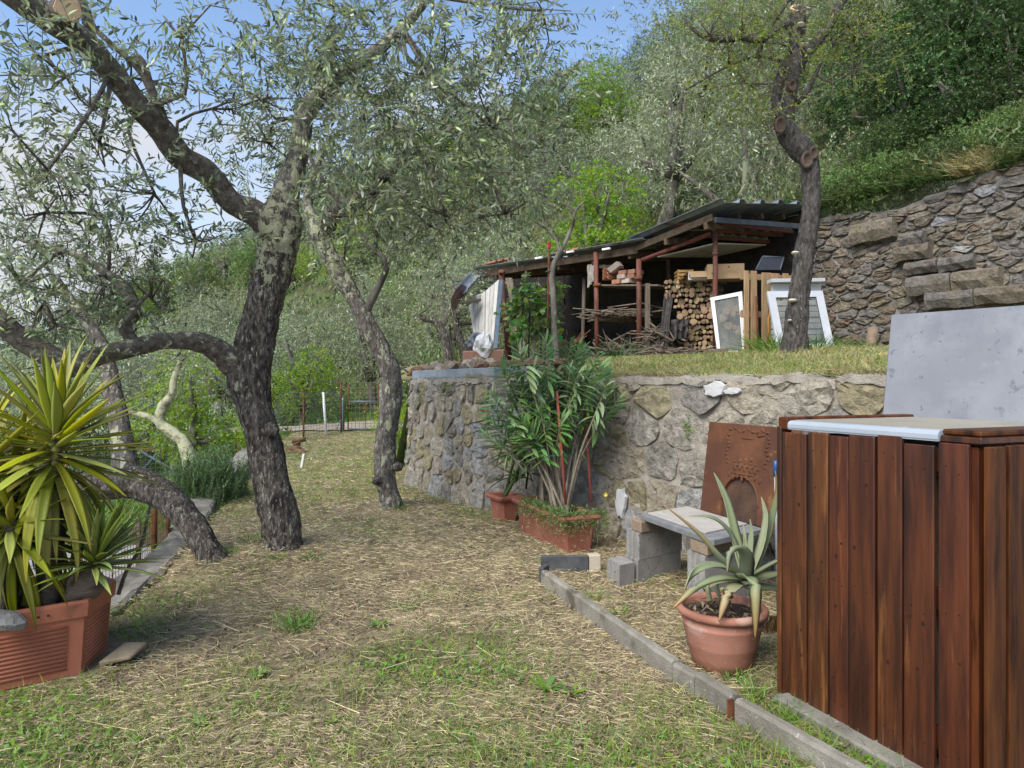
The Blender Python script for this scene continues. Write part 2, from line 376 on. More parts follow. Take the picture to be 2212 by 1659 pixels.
# pale concrete driveway below the kerb, gravel track beyond the fence
grid_obj('driveway', seq(-8.6, -2.4, .3), seq(3, 17.0, .3), lambda x, y: z_hill(x, y) + .03, MT['drive'], lambda x, y: kerb_x(y) - 3.9 < x < kerb_x(y) - .36 and y < 11.6)
grid_obj('gravel_path', seq(-9, 1, .2), seq(20.2, 27, .2), lambda x, y: max(z_hill(x, y), z_lawn(x, y)) + .035, MT['gravel'], lambda x, y: 20.9 + .30 * (x + 4.2) < y < 23.6 + .42 * (x + 4.2) and -8.6 < x < -2.4)

# ---------------------------------------------------------------- kerb: rough concrete lengths along the lawn's left edge
def ribbon_block(line, t0, t1, w, h, zf, name, m, parent, rough=.012, nseg=6, zoff=0):
    mb = MB(); rows = []
    for k in range(nseg + 1):
        y = lerp(t0, t1, k / nseg); x = interp_line(line, y); z = zf(x, y) + zoff
        j = lambda s: rough * noise.noise(Vector((x * 4 + s, y * 4, s * 3.3)))
        rows.append([(x - w + j(1), y, z - .5), (x + j(2) + .02, y, z - .5), (x + j(3), y, z + h + j(4) - .02), (x - .025, y, z + h + j(4)), (x - w / 2, y, z + h + j(5) * 1.5), (x - w + .025, y, z + h + j(6)), (x - w + j(7), y, z + h - .02)])
    vs = [v for r in rows for v in r]; n = 7; fs = []
    for k in range(nseg):
        for i in range(n): fs.append((k * n + i, k * n + (i + 1) % n, (k + 1) * n + (i + 1) % n, (k + 1) * n + i))
    fs += [tuple(range(n - 1, -1, -1)), tuple(nseg * n + i for i in range(n))]
    mb.add(vs, fs); return mb.build(name, m, parent, False, True)
kr = thing('kerb_wall', 'low rough concrete wall along the left edge of the lawn', 'wall', (-3.3, 7.2, -.4))
for a, b, w, h in ((1.8, 3.4, .34, .0), (3.43, 4.45, .34, .01), (4.48, 5.5, .30, .03), (5.52, 6.9, .28, .02), (6.93, 7.95, .30, .05), (7.98, 8.55, .34, .10), (8.58, 11.6, .42, .22), (11.63, 14.4, .40, .2), (14.43, 17, .4, .18)):
    ribbon_block(KERB, a, b, w, h, lambda x, y: z_lawn(x, y) * .3, 'concrete_length', MT['concrete'], kr, .045, max(3, int((b - a) / .12)))

# ================================================================ stone walls: every stone its own piece, set in rough mortar
def clip_poly(poly, mx, my, nx, ny):
    out = []; n = len(poly)
    for i in range(n):
        a, b = poly[i], poly[(i + 1) % n]
        da = (a[0] - mx) * nx + (a[1] - my) * ny; db = (b[0] - mx) * nx + (b[1] - my) * ny
        if da <= 0: out.append(a)
        if da * db < 0:
            t = da / (da - db); out.append((a[0] + (b[0] - a[0]) * t, a[1] + (b[1] - a[1]) * t))
    return out
def voronoi(sites, box, reach, asp):
    cells = []
    for i, (u, v) in enumerate(sites):
        poly = [(max(u - reach, box[0]), max(v - reach, box[1])), (min(u + reach, box[2]), max(v - reach, box[1])), (min(u + reach, box[2]), min(v + reach, box[3])), (max(u - reach, box[0]), min(v + reach, box[3]))]
        for j, (p, q) in enumerate(sites):
            if i == j or abs(p - u) > 2 * reach or abs(q - v) > 2 * reach: continue
            nx, ny = (p - u), (q - v) * asp * asp
            poly = clip_poly(poly, (u + p) / 2, (v + q) / 2, nx, ny)
            if len(poly) < 3: break
        if len(poly) >= 3: cells.append(poly)
    return cells
def stone_mesh(poly, to3, gap, proud, rnd, off, bev=.016):
    # trim off slivers of edge, resample, round the corners
    cu = sum(p[0] for p in poly) / len(poly); cv = sum(p[1] for p in poly) / len(poly)
    q = []
    for i in range(len(poly)):
        a, b = poly[i], poly[(i + 1) % len(poly)]
        L = math.hypot(b[0] - a[0], b[1] - a[1])
        if L < .012: continue
        e = min(.3, .042 / L)
        q.append((lerp(a[0], b[0], e), lerp(a[1], b[1], e)))
        if L > .14: q.append((lerp(a[0], b[0], .5 + rnd.uniform(-.1, .1)), lerp(a[1], b[1], .5)))
        q.append((lerp(a[0], b[0], 1 - e), lerp(a[1], b[1], 1 - e)))
    if len(q) < 5: return None
    size = math.sqrt(abs(sum(poly[i][0] * poly[(i + 1) % len(poly)][1] - poly[(i + 1) % len(poly)][0] * poly[i][1] for i in range(len(poly)))) / 2)
    if size < .07: return None
    k0 = 1 - gap / (size * .5) * .5
    r0 = [(cu + (u - cu) * k0 + rnd.uniform(-.006, .006), cv + (v - cv) * k0 + rnd.uniform(-.006, .006)) for u, v in q]
    r1 = [(cu + (u - cu) * (1 - bev / size) , cv + (v - cv) * (1 - bev / size)) for u, v in r0]
    n = len(r0); tu, tv = rnd.uniform(-.16, .16), rnd.uniform(-.2, .12)
    rough = [rnd.uniform(-.020, .014) for _ in range(n)]
    vs = [to3(u, v, -.03) for u, v in r0] + [to3(u, v, proud + tu * (u - cu) + tv * (v - cv) + rough[i]) for i, (u, v) in enumerate(r1)]
    r2 = [(cu + (u - cu) * .5, cv + (v - cv) * .5) for u, v in r1][::2]
    m = len(r2)
    vs += [to3(u, v, proud + tu * (u - cu) + tv * (v - cv) + rnd.uniform(-.014, .024)) for u, v in r2]
    fs = [(i, (i + 1) % n, n + (i + 1) % n, n + i) for i in range(n)]
    for k in range(m):
        i0 = 2 * k; i1 = (2 * k + 1) % n; i2 = (2 * k + 2) % n if 2 * k + 2 < n else 0
        c0 = 2 * n + k; c1 = 2 * n + (k + 1) % m
        if 2 * k + 1 < n: fs += [(n + i0, n + i1, c0), (n + i1, n + i2, c1, c0)]
        else: fs += [(n + i0, n, c1, c0)]
    fs.append(tuple(2 * n + k for k in range(m)))
    me = bpy.data.meshes.new('stone'); me.from_pydata([tuple(Vector(p) - off) for p in vs], [], fs); me.update(); return me

class WallMap:
    """a wall plane that follows a polyline: u metres along, v height above the base, w outwards"""
    def __init__(self, line, side, batter=0.0):
        self.p = [Vector((x, y, 0)) for x, y in line]; self.side = side; self.batter = batter
        self.L = [0.0]
        for a, b in zip(self.p, self.p[1:]): self.L.append(self.L[-1] + (b - a).length)
        self.n = []
        for i in range(len(self.p)):
            t = (self.p[min(i + 1, len(self.p) - 1)] - self.p[max(i - 1, 0)]).normalized(); self.n.append(Vector((t.y, -t.x, 0)) * side)
    def __call__(self, u, z, w=0.0):
        i = 0
        while i < len(self.L) - 2 and u > self.L[i + 1]: i += 1
        t = (u - self.L[i]) / (self.L[i + 1] - self.L[i])
        q = self.p[i].lerp(self.p[i + 1], t); nn = self.n[i].lerp(self.n[i + 1], max(0, min(1, t))).normalized()
        q = q + nn * (w - self.batter * z); return Vector((q.x, q.y, z))

def core(wm, u0, u1, zb, zt, m, parent, name='mortar', thick=.35, du=.05, amp=.012):
    nu = int((u1 - u0) / du); nv = max(6, int((zt(u0) - zb(u0)) / du)); vs = []; fs = []
    for i in range(nu + 1):
        u = lerp(u0, u1, i / nu)
        for j in range(nv + 1):
            z = lerp(zb(u), zt(u), j / nv); p = wm(u, z, 0)
            vs.append(wm(u, z, -.008 + amp * 1.2 * noise.noise(p * 7) + amp * noise.noise(p * 23)))
        top = zt(u); vs.append(wm(u, top + .01 * noise.noise(Vector((u * 9, 0, 0))), -thick)); vs.append(wm(u, zb(u), -thick))
    k = nv + 3
    for i in range(nu):
        for j in range(nv + 1): fs.append((i * k + j, (i + 1) * k + j, (i + 1) * k + j + 1, i * k + j + 1))
        fs.append((i * k + nv + 1, (i + 1) * k + nv + 1, (i + 1) * k + nv + 2, i * k + nv + 2))
    fs += [tuple(range(k)), tuple(nu * k + j for j in range(k - 1, -1, -1))]
    return MB().add(vs, fs).build(name, m, parent, False, True)

MT['mortar'] = M('lime_mortar', (.27, .24, .195), (.41, .37, .31), 6, .95, 1.0, 50, (1, 1, 1), [((.17, .155, .12), 3.2, .58, .1), ((.5, .48, .44), 2.3, .66, .03)], bdist=.02)
MT['mortar_grey'] = M('grey_mortar', (.165, .155, .138), (.29, .275, .25), 6, .95, 1.0, 55, (1, 1, 1), [((.10, .092, .075), 3.2, .52, .1), ((.38, .37, .35), 2.3, .66, .03)], bdist=.025)
def stone_mat(name, cols, bumps=.9):
    m = M(name, cols[0], cols[0], 6, .93, bumps, 24, bdist=.06)
    n, l = m.node_tree.nodes, m.node_tree.links; b = n['Principled BSDF']
    oi = n.new('ShaderNodeObjectInfo'); r = n.new('ShaderNodeValToRGB'); r.color_ramp.interpolation = 'CONSTANT'
    for k, c in enumerate(cols):
        e = r.color_ramp.elements[k] if k < 2 else r.color_ramp.elements.new(k / len(cols))
        e.position = k / len(cols); e.color = (*c, 1)
    l.new(oi.outputs['Random'], r.inputs['Fac'])
    old = b.inputs['Base Color'].links[0].from_node
    tc = next(x for x in n if x.type == 'TEX_COORD')
    t1 = n.new('ShaderNodeTexNoise'); t1.inputs['Scale'].default_value = 13; t1.inputs['Detail'].default_value = 8; t1.inputs['Roughness'].default_value = .7; l.new(tc.outputs['Object'], t1.inputs['Vector'])
    mr = n.new('ShaderNodeMapRange'); mr.inputs['From Min'].default_value = .3; mr.inputs['From Max'].default_value = .72; mr.inputs['To Min'].default_value = .45; mr.inputs['To Max'].default_value = 1.5; l.new(t1.outputs['Fac'], mr.inputs['Value'])
    mul = n.new('ShaderNodeVectorMath'); mul.operation = 'SCALE'; l.new(r.outputs['Color'], mul.inputs[0]); l.new(mr.outputs['Result'], mul.inputs['Scale'])
    t2 = n.new('ShaderNodeTexNoise'); t2.inputs['Scale'].default_value = 2.6; t2.inputs['Detail'].default_value = 6; l.new(tc.outputs['Object'], t2.inputs['Vector'])
    m2 = n.new('ShaderNodeMapRange'); m2.inputs['From Min'].default_value = .54; m2.inputs['From Max'].default_value = .68; m2.inputs['To Max'].default_value = .45; l.new(t2.outputs['Fac'], m2.inputs['Value'])
    mx = n.new('ShaderNodeMix'); mx.data_type = 'RGBA'; l.new(m2.outputs['Result'], mx.inputs['Factor']); l.new(mul.outputs[0], mx.inputs['A']); mx.inputs['B'].default_value = (.17, .145, .08, 1)
    l.new(mx.outputs['Result'], b.inputs['Base Color']); return m
MT['stone_low'] = stone_mat('lower_wall_stone', [(.31, .27, .20), (.37, .325, .25), (.29, .27, .23), (.24, .22, .175), (.39, .35, .28), (.30, .26, .165), (.34, .315, .265), (.26, .245, .215)])
MT['stone_blue'] = stone_mat('blue_grey_stone', [(.27, .275, .275), (.33, .325, .31), (.30, .285, .255), (.24, .24, .245)])
MT['stone_up'] = stone_mat('upper_wall_stone', [(.165, .138, .105), (.21, .178, .135), (.145, .13, .11), (.23, .195, .15), (.18, .163, .14), (.175, .135, .10), (.165, .153, .137), (.20, .175, .135)])
MT['moss'] = M('moss', (.09, .10, .03), (.14, .15, .05), 12, .95, .6, 60)

lw = thing('stone_wall', 'low curved wall of pale irregular stones holding up the grassy terrace', 'wall', (1.1, 6.62, 0))
WM = WallMap(LOWER_WALL, 1, .05)
UE = WM.L[-1] - .2
core(WM, 0.0, UE, lambda u: -.12, lambda u: WALL_TOP + .02 * noise.noise(Vector((u * 2.5, 1, 0))), MT['mortar'], lw, amp=.014)
rs = random.Random(11); sites = []
u = .1
def seedcols(u0, u1, size, v1, rs, sites):
    u = u0
    while u < u1:
        s = size * rs.uniform(.75, 1.25); v = rs.uniform(-.1, .1)
        while v < v1 + .1:
            h = s * rs.uniform(.6, 1.15); sites.append((u + rs.uniform(-.09, .09), v + h / 2)); v += h
        u += s
seedcols(.08, 3.3, .27, WALL_TOP, rs, sites)       # upright rubble at the far end
v = -.06                                            # bigger blocks in rough courses on the near part
while v < WALL_TOP + .1:
    h = rs.uniform(.24, .38); u = 3.3 + rs.uniform(0, .2)
    while u < UE:
        w = rs.choice((rs.uniform(.14, .24), rs.uniform(.28, .58)))
        if w < .24 and rs.random() < .5: sites += [(u + w / 2, v + h * .25), (u + w / 2 + rs.uniform(-.03, .03), v + h * .75)]
        else: sites.append((u + w / 2, v + h / 2 + rs.uniform(-.07, .07)))
        u += w
    v += h
for poly in voronoi(sites, (.0, -.1, UE, WALL_TOP - .005), .6, 1.05):
    cu = sum(p[0] for p in poly) / len(poly)
    me = stone_mesh(poly, WM, .020, rs.uniform(.006, .018) if cu < 3.6 else rs.uniform(.004, .020), rs, lw.location, .012)
    if me: link('stone', me, MT['stone_blue'] if rs.random() < (.22 if cu < 3.4 else .10) else MT['stone_low'], lw)
# coping mortar on top, with the flaking white patch
cp = MB(); nn = 220
for k in range(nn + 1):
    u = lerp(0, UE, k / nn); j = .035 * noise.noise(Vector((u * 3.1, 2, 0))) + .02 * noise.noise(Vector((u * 11, 5, 0)))
    cp.v += [tuple(WM(u, WALL_TOP - .05 + j * 1.5, .012 + j * .3)), tuple(WM(u, WALL_TOP + .012 + j, .008 + j * .5)), tuple(WM(u, WALL_TOP + .03 + j, -.15)), tuple(WM(u, WALL_TOP + .02 + j, -.34))]
for k in range(nn):
    for i in range(3): cp.f.append((k * 4 + i, (k + 1) * 4 + i, (k + 1) * 4 + i + 1, k * 4 + i + 1))
cp.build('coping', MT['mortar'], lw, False, True)
MT['plaster'] = M('white_plaster', (.42, .42, .42), (.53, .53, .52), 8, .9, .5, 40)
def patch(wm, cu, cv, ru, rv, w, parent, name, m, seed):
    r_ = random.Random(seed); n = 16; vs = []
    rad = [r_.uniform(.75, 1.12) for _ in range(n)]
    for i in range(n):
        a = 2 * math.pi * i / n; vs.append(wm(cu + ru * rad[i] * math.cos(a), cv + rv * rad[i] * math.sin(a), w - .03))
    for i in range(n):
        a = 2 * math.pi * i / n; vs.append(wm(cu + ru * .92 * rad[i] * math.cos(a), cv + rv * .92 * rad[i] * math.sin(a), w + .004 * r_.random()))
    vs.append(wm(cu, cv, w + .006))
    fs = [(i, (i + 1) % n, n + (i + 1) % n, n + i) for i in range(n)] + [(n + i, n + (i + 1) % n, 2 * n) for i in range(n)]
    MB().add(vs, fs).build(name, m, parent, False, True)
def wall_u(wm, px):          # where a sight line in the survey frame meets the wall line
    a = (px - CX) / F
    for i in range(len(wm.p) - 1):
        A, B = wm.p[i], wm.p[i + 1]; fa, fb = A.x - a * A.y, B.x - a * B.y
        if fa * fb <= 0: return wm.L[i] + (wm.L[i + 1] - wm.L[i]) * fa / (fa - fb)
    return None
uu = wall_u(WM, 1540); patch(WM, uu, 1.46, .12, .07, .058, lw, 'plaster_patch', MT['plaster'], 3)
uu = wall_u(WM, 1578); patch(WM, uu, 1.44, .08, .03, .060, lw, 'plaster_patch', MT['plaster'], 5)
uu = wall_u(WM, 1345); patch(WM, uu, .36, .07, .16, .055, lw, 'plaster_patch', MT['plaster'], 8)

uw = thing('stone_wall', 'high brown rubble wall with projecting stone steps behind the plum tree', 'wall', (5.4, 12.0, 2.0))
WU = WallMap(UPPER_WALL, -1, .06)
tops = []
for px, py in ((2400, 262), (2300, 300), (2212, 336), (2162, 349), (2120, 366), (2073, 388), (2040, 402), (1993, 423), (1923, 447), (1880, 455), (1834, 459), (1775, 463)):
    u = wall_u(WU, px); tops.append((u, EYE - (py - CY) / F * WU(u, 4.4).y))
tops = sorted(tops) + [(8.6, 4.42), (14, 4.4)]
def up_top(u):
    if u <= tops[0][0]: return tops[0][1]
    for a, b in zip(tops, tops[1:]):
        if u <= b[0]: return lerp(a[1], b[1], (u - a[0]) / (b[0] - a[0])) + .03 * noise.noise(Vector((u * 3, 0, 4)))
    return tops[-1][1]
core(WU, 0, WU.L[-1], lambda u: 1.7, lambda u: up_top(u) - .02, MT['mortar_grey'], uw, thick=.4, du=.07, amp=.016)
rs = random.Random(5); sites = []; v = 1.82
while v < 5.2:
    h = rs.choice((rs.uniform(.07, .12), rs.uniform(.12, .20))); u = 4.1 + rs.uniform(0, .2)
    while u < 8.0:
        w = rs.uniform(.16, .50); sites.append((u + w / 2, v + h / 2 + rs.uniform(-.065, .065))); u += w * rs.choice((1, 1, 1.12))
    v += h
cells = voronoi(sites, (4.0, 1.8, 8.1, 5.2), .55, 2.0)
cnt = 0
for poly in cells:
    cu = sum(p[0] for p in poly) / len(poly); cv = sum(p[1] for p in poly) / len(poly)
    if cv > up_top(cu) - .05: continue
    zt_ = up_top(cu)
    poly = [(p, min(q, zt_ + .02)) for p, q in poly]
    me = stone_mesh(poly, WU, .012, rs.uniform(.008, .06), rs, uw.location, .013)
    if me: cnt += 1; o_s = link('stone', me, MT['stone_blue'] if rs.random() < .05 else MT['stone_up'], uw)
# projecting steps
for px0, px1, y0, y1 in ((1925, 2005, 531, 564), (1950, 2102, 560, 590), (1956, 2160, 590, 632), (1996, 2225, 625, 660), (1935, 1990, 505, 531), (1830, 1925, 480, 522)):
    ua, ub = sorted((wall_u(WU, px0), wall_u(WU, px1))); um = (ua + ub) / 2; d = WU(um, 3).y
    za, zb = EYE - (y1 - CY) / F * d, EYE - (y0 - CY) / F * d
    n = 2 if px1 - px0 > 120 else 1
    for k in range(n):
        a, b = lerp(ua, ub, k / n) + .01, lerp(ua, ub, (k + 1) / n) - .01
        q = MB(); r_ = random.Random(px0 + k); segs = 5; vs = []
        for i in range(segs + 1):
            u = lerp(a, b, i / segs); j = lambda: r_.uniform(-.018, .018)
            vs += [WU(u, za + j(), -.05), WU(u, za + j() * 1.5, .14 + j()), WU(u, (za + zb) / 2 + j(), .21 + j()), WU(u, zb - .03 + j() * .5, .20 + j()), WU(u, zb + j() * .5, .16 + j()), WU(u, zb + j() * .4, -.05)]
        fs = []
        for i in range(segs):
            for m_ in range(6): fs.append((i * 6 + m_, i * 6 + (m_ + 1) % 6, (i + 1) * 6 + (m_ + 1) % 6, (i + 1) * 6 + m_))
        fs += [tuple(range(6)), tuple(segs * 6 + m_ for m_ in range(5, -1, -1))]
        q.add(vs, fs).build('step_stone', MT['stone_up'], uw, False, True)
# ================================================================ foliage builders
def unit(v): return v / np.maximum(np.linalg.norm(v, axis=-1, keepdims=True), 1e-9)
def rand_dirs(n): return unit(RNG.normal(size=(n, 3)))
def leaf_arrays(pos, d, up, L, W, kind='lens', fold=.18):
    """pos,d,up (n,3); L,W (n,) -> V, faces_n, idx. lens: 6 corners and 3 faces, slightly folded down; kite: 4 corners"""
    n = len(pos); d = unit(d); s = unit(np.cross(d, up)); nn = np.cross(s, d)
    L = L[:, None]; W = W[:, None]
    if kind == 'kite':
        V = np.stack([pos, pos + d * L * .45 + s * W * .5, pos + d * L, pos + d * L * .45 - s * W * .5], 1).reshape(-1, 3)
        idx = (np.arange(n)[:, None] * 4 + np.arange(4)[None]).ravel(); return V, np.full(n, 4), idx
    bend = nn * L * RNG.uniform(-.12, .06, (n, 1))
    V = np.stack([pos, pos + d * L * .32 + s * W * .46 + nn * W * fold, pos + d * L * .32 - s * W * .46 + nn * W * fold,
                  pos + d * L * .68 + s * W * .40 + nn * W * fold + bend * .5, pos + d * L * .68 - s * W * .40 + nn * W * fold + bend * .5, pos + d * L + bend], 1).reshape(-1, 3)
    base = np.array([0, 1, 2, 1, 3, 4, 2, 3, 5, 4]); idx = (np.arange(n)[:, None] * 6 + base[None]).ravel()
    return V, np.tile([3, 4, 3], n), idx
def twig_leaves(start, dirs, length, per, L, W, spread=.9, droop=.25):
    """leaves set in pairs along curving twigs: arrays of twigs -> leaf pos, dir, up, L, W and twig polylines"""
    n = len(start); t = (np.arange(per) + RNG.uniform(.2, .8, (n, per))) / per
    dirs = unit(dirs); sag = np.array([0, 0, -1.0]) * droop
    pos = start[:, None] + dirs[:, None] * (length[:, None] * t)[..., None] + sag * ((t ** 2) * length[:, None])[..., None]
    tang = unit(dirs[:, None] + 2 * sag * t[..., None])
    side = unit(np.cross(tang, RNG.normal(size=(n, 1, 3)) + np.array([0, 0, 1.5])))
    sgn = np.where(np.arange(per) % 2 == 0, 1.0, -1.0)[None, :, None]
    ld = unit(tang * RNG.uniform(.5, 1.0, (n, per, 1)) + side * sgn * spread + RNG.normal(scale=.28, size=(n, per, 3)))
    up = unit(np.array([0, 0, 1.0]) + RNG.normal(scale=.55, size=(n, per, 3)))
    k = n * per
    poly = [start + dirs * (length * q)[:, None] + sag * (q * q * length)[:, None] for q in (0, .5, 1.0)]
    return pos.reshape(k, 3), ld.reshape(k, 3), up.reshape(k, 3), RNG.uniform(L * .65, L * 1.2, k), RNG.uniform(W * .75, W * 1.2, k), np.stack(poly, 1)
def twig_mesh_arrays(polys, r0=.0034, r1=.0014):
    """three-sided thin twigs from (n,k,3)"""
    n, k, _ = polys.shape; T = unit(polys[:, -1] - polys[:, 0]); A = unit(np.cross(T, RNG.normal(size=(n, 3)))); B = np.cross(T, A)
    V = np.zeros((n, k, 3, 3))
    for i in range(k):
        r = lerp(r0, r1, i / (k - 1))
        for j in range(3):
            a = 2 * math.pi * j / 3; V[:, i, j] = polys[:, i] + A * math.cos(a) * r + B * math.sin(a) * r
    f = []
    for i in range(k - 1):
        for j in range(3): f.append([i * 3 + j, i * 3 + (j + 1) % 3, (i + 1) * 3 + (j + 1) % 3, (i + 1) * 3 + j])
    f = np.array(f); idx = (np.arange(n)[:, None, None] * (k * 3) + f[None]).ravel()
    return V.reshape(-1, 3), np.full(n * len(f), 4), idx
def in_ellipsoid(n, c, r):
    p = rand_dirs(n) * (RNG.uniform(0, 1, (n, 1)) ** (1 / 2.4)); return np.array(c) + p * np.array(r)

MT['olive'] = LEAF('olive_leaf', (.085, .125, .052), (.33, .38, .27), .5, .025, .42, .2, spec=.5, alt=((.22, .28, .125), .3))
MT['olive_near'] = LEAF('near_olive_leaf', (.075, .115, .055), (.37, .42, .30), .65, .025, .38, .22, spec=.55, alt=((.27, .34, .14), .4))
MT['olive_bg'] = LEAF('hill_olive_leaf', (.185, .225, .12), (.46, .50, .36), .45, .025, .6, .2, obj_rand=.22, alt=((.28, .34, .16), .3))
MT['fresh'] = LEAF('fresh_green_leaf', (.22, .36, .022), (.28, .42, .05), .35, .04, .5, .42, obj_rand=.15)
MT['dark'] = LEAF('dark_broad_leaf', (.042, .085, .020), (.09, .14, .045), .5, .03, .5, .2, obj_rand=.3)
MT['mid'] = LEAF('mid_green_leaf', (.125, .195, .045), (.20, .27, .09), .45, .04, .5, .25, obj_rand=.3)
MT['pine'] = LEAF('pine_needle', (.035, .065, .040), (.06, .09, .06), .4, .02, .6, .1)
MT['plum_leaf'] = LEAF('young_plum_leaf', (.19, .26, .028), (.26, .33, .06), .4, .05, .5, .4)

def foliage_parts(root, name, m, pos, d, up, L, W, single=0, single_name='leaf', kind='lens'):
    """leaves of one tree: the SINGLE nearest the path are leaf objects, the rest one part of kind stuff"""
    o3 = np.array(origin(root))
    if single:
        dist = np.linalg.norm(pos - np.array([0, 0, EYE]), axis=1); order = np.argsort(dist)
        ux = (pos[:, 0] / np.maximum(pos[:, 1], .1)); uz = (pos[:, 2] - EYE) / np.maximum(pos[:, 1], .1)
        vis = (np.abs(ux) < .73) & (np.abs(uz) < .55); order = order[vis[order]][:single]
        for i in order:
            V, fn, ix = leaf_arrays(pos[i:i + 1] - pos[i], d[i:i + 1], up[i:i + 1], L[i:i + 1], W[i:i + 1], kind)
            o = link(single_name, mesh_np(single_name, V, fn, ix), m, root); o.location = Vector(pos[i] - o3)
        keep = np.ones(len(pos), bool); keep[order] = False; pos, d, up, L, W = pos[keep], d[keep], up[keep], L[keep], W[keep]
    V, fn, ix = leaf_arrays(pos, d, up, L, W, kind)
    o = link(name, mesh_np(name, V - o3, fn, ix), m, root); o['kind'] = 'stuff'; return o

def crown(root, blobs, leafL, leafW, m, per=22, tl=(.28, .6), single=0, dens=1.0, droop=.3, twig_m='twig', leaf_kind='lens', branch_r=.012, down=-.15, name='foliage', knum=7):
    """blobs: (anchor point on a branch, px, py, depth, rx, ry (survey px), rd (m), density)"""
    S, D, Ln = [], [], []; bmb = MB()
    for anchor, px, py, dd, rx, ry, rd, den in blobs:
        c = np.array(P(px, py, dd)); r = np.array([rx / F * dd, rd, ry / F * dd]); A = np.array(anchor)
        # boughs: from the anchor to the blob's middle and on to points spread through it
        mid = c + RNG.normal(scale=.08, size=3) - np.array([0, 0, .1 * r[2]])
        m1 = A * .5 + mid * .5 + RNG.normal(scale=.12, size=3)
        bmb.tube([A, m1, mid], [branch_r * 1.5, branch_r * 1.2, branch_r], 6, step=.12, rough=.15, freq=20)
        ends = in_ellipsoid(knum, c, r * .85); boughs = [(m1, mid)]
        for e in ends:
            q = mid * .55 + e * .45 + RNG.normal(scale=.06, size=3)
            bmb.tube([mid, q, e], [branch_r * .75, branch_r * .5, branch_r * .25], 5, step=.12, rough=.15, freq=20); boughs += [(mid, q), (q, e)]
        nt = max(4, int(rx * ry * 3.14 * .052 * den * dens / per * (5.0 / dd) ** -2 * 1.0 * (.055 * .0125) / (leafL * leafW)))
        pts = in_ellipsoid(nt, c, r)
        for p in pts:
            # start on the nearest point of a bough, no farther than the twig is long
            best = None
            for a, b in boughs:
                ab = b - a; t = np.clip(np.dot(p - a, ab) / (np.dot(ab, ab) + 1e-9), 0, 1); q = a + ab * t; dq = np.linalg.norm(p - q)
                if best is None or dq < best[0]: best = (dq, q)
            dirv = (p - best[1]) / max(best[0], .05) * .7 + RNG.normal(scale=.5, size=3) + np.array([0, 0, down])
            S.append(p - unit(dirv) * tl[0] * .3); D.append(dirv); Ln.append(random.uniform(*tl))
    S, D, Ln = np.array(S), np.array(D), np.array(Ln)
    pos, d, up, L, W, poly = twig_leaves(S, D, Ln, per, leafL, leafW, droop=droop)
    foliage_parts(root, name, m, pos, d, up, L, W, single, 'leaf', leaf_kind)
    V, fn, ix = twig_mesh_arrays(poly); o = link('twigs', mesh_np('twigs', V - np.array(origin(root)), fn, ix), MT[twig_m], root); o['kind'] = 'stuff'
    bmb.build('boughs', MT['bark_branch'], root, True)['kind'] = 'stuff'
    return len(pos)

def limb(root, name, pts, m='bark_branch', seg=14, rough=.10, freq=9, lump=.16, step=.035, lichen=None):
    """pts: (px, py, depth, width in survey px)"""
    fat = .86 if seg > 18 else 1.0
    o = MB().tube([P(a, b, d) for a, b, d, w in pts], [fat * w / F * d / 2 for a, b, d, w in pts], seg, rough, freq, step, True, lump, .11 if m in ('bark', 'bark_pale', 'bark_plum') and seg > 18 else 0).build(name, MT[m], root, True)
    if lichen:
        z0, z1, amt = lichen; oz = origin(root).z; at = o.data.attributes.new('lichen', 'FLOAT', 'POINT'); at.data.foreach_set('value', [amt * sstep(z0, z1, v.co.z + oz) for v in o.data.vertices])
    return o
def cut_face(root, c, nrm, r, name='cut_face'):
    nrm = Vector(nrm).normalized(); a = nrm.orthogonal().normalized(); b = nrm.cross(a); c = Vector(c)
    mb = MB(); k = 18; ring = [c + (a * math.cos(6.283 * i / k) + b * math.sin(6.283 * i / k)) * r * (1 + .06 * math.sin(i * 1.7)) for i in range(k)]
    mb.prism([p - nrm * .03 for p in ring], nrm * .035)
    return mb.build(name, MT['cut'], root, False, True)

# ---------------------------------------------------------------- the forked olive in the middle of the lawn
base = G(617, 1212, .10)
t1 = thing('olive_tree', 'forked olive tree with thick lichened trunk and a long low branch to the left', 'tree', (base.x, base.y, z_lawn(base.x, base.y) - .05))
D1 = 5.9
limb(t1, 'trunk', [(618, 1250, D1, 150), (617, 1214, D1, 116), (611, 1175, D1, 98), (598, 1090, D1, 92), (583, 1020, D1, 88), (568, 950, D1, 86), (550, 880, D1, 88), (540, 820, D1, 100), (545, 770, D1, 98), (556, 715, D1, 88), (571, 650, D1, 86), (590, 580, D1, 88), (602, 520, D1, 100), (606, 472, D1, 104), (612, 440, D1, 76), (620, 405, D1, 50)], 'bark', 52, .085, 10, .14, .02, (1.9, 2.75, 1.0))
limb(t1, 'branch', [(590, 500, D1, 60), (553, 463, 5.85, 58), (498, 436, 5.75, 52), (448, 375, 5.6, 50), (388, 338, 5.45, 52), (349, 281, 5.3, 50), (299, 229, 5.1, 52), (239, 154, 4.95, 50), (189, 100, 4.8, 54), (124, 50, 4.65, 62), (60, 8, 4.5, 60), (-40, -60, 4.3, 56)], 'bark_branch', 18, .08, 10, .14, .03, (2.4, 3.2, .35))
limb(t1, 'branch', [(612, 440, D1, 62), (624, 395, D1, 56), (645, 330, 5.95, 46), (660, 250, 6.0, 40), (695, 200, 6.05, 40), (740, 160, 6.1, 34), (800, 120, 6.1, 28), (870, 60, 6.1, 22), (930, -10, 6.1, 16)], 'bark_pale', 18, .09, 10, .15, .03, (2.6, 3.0, .65))
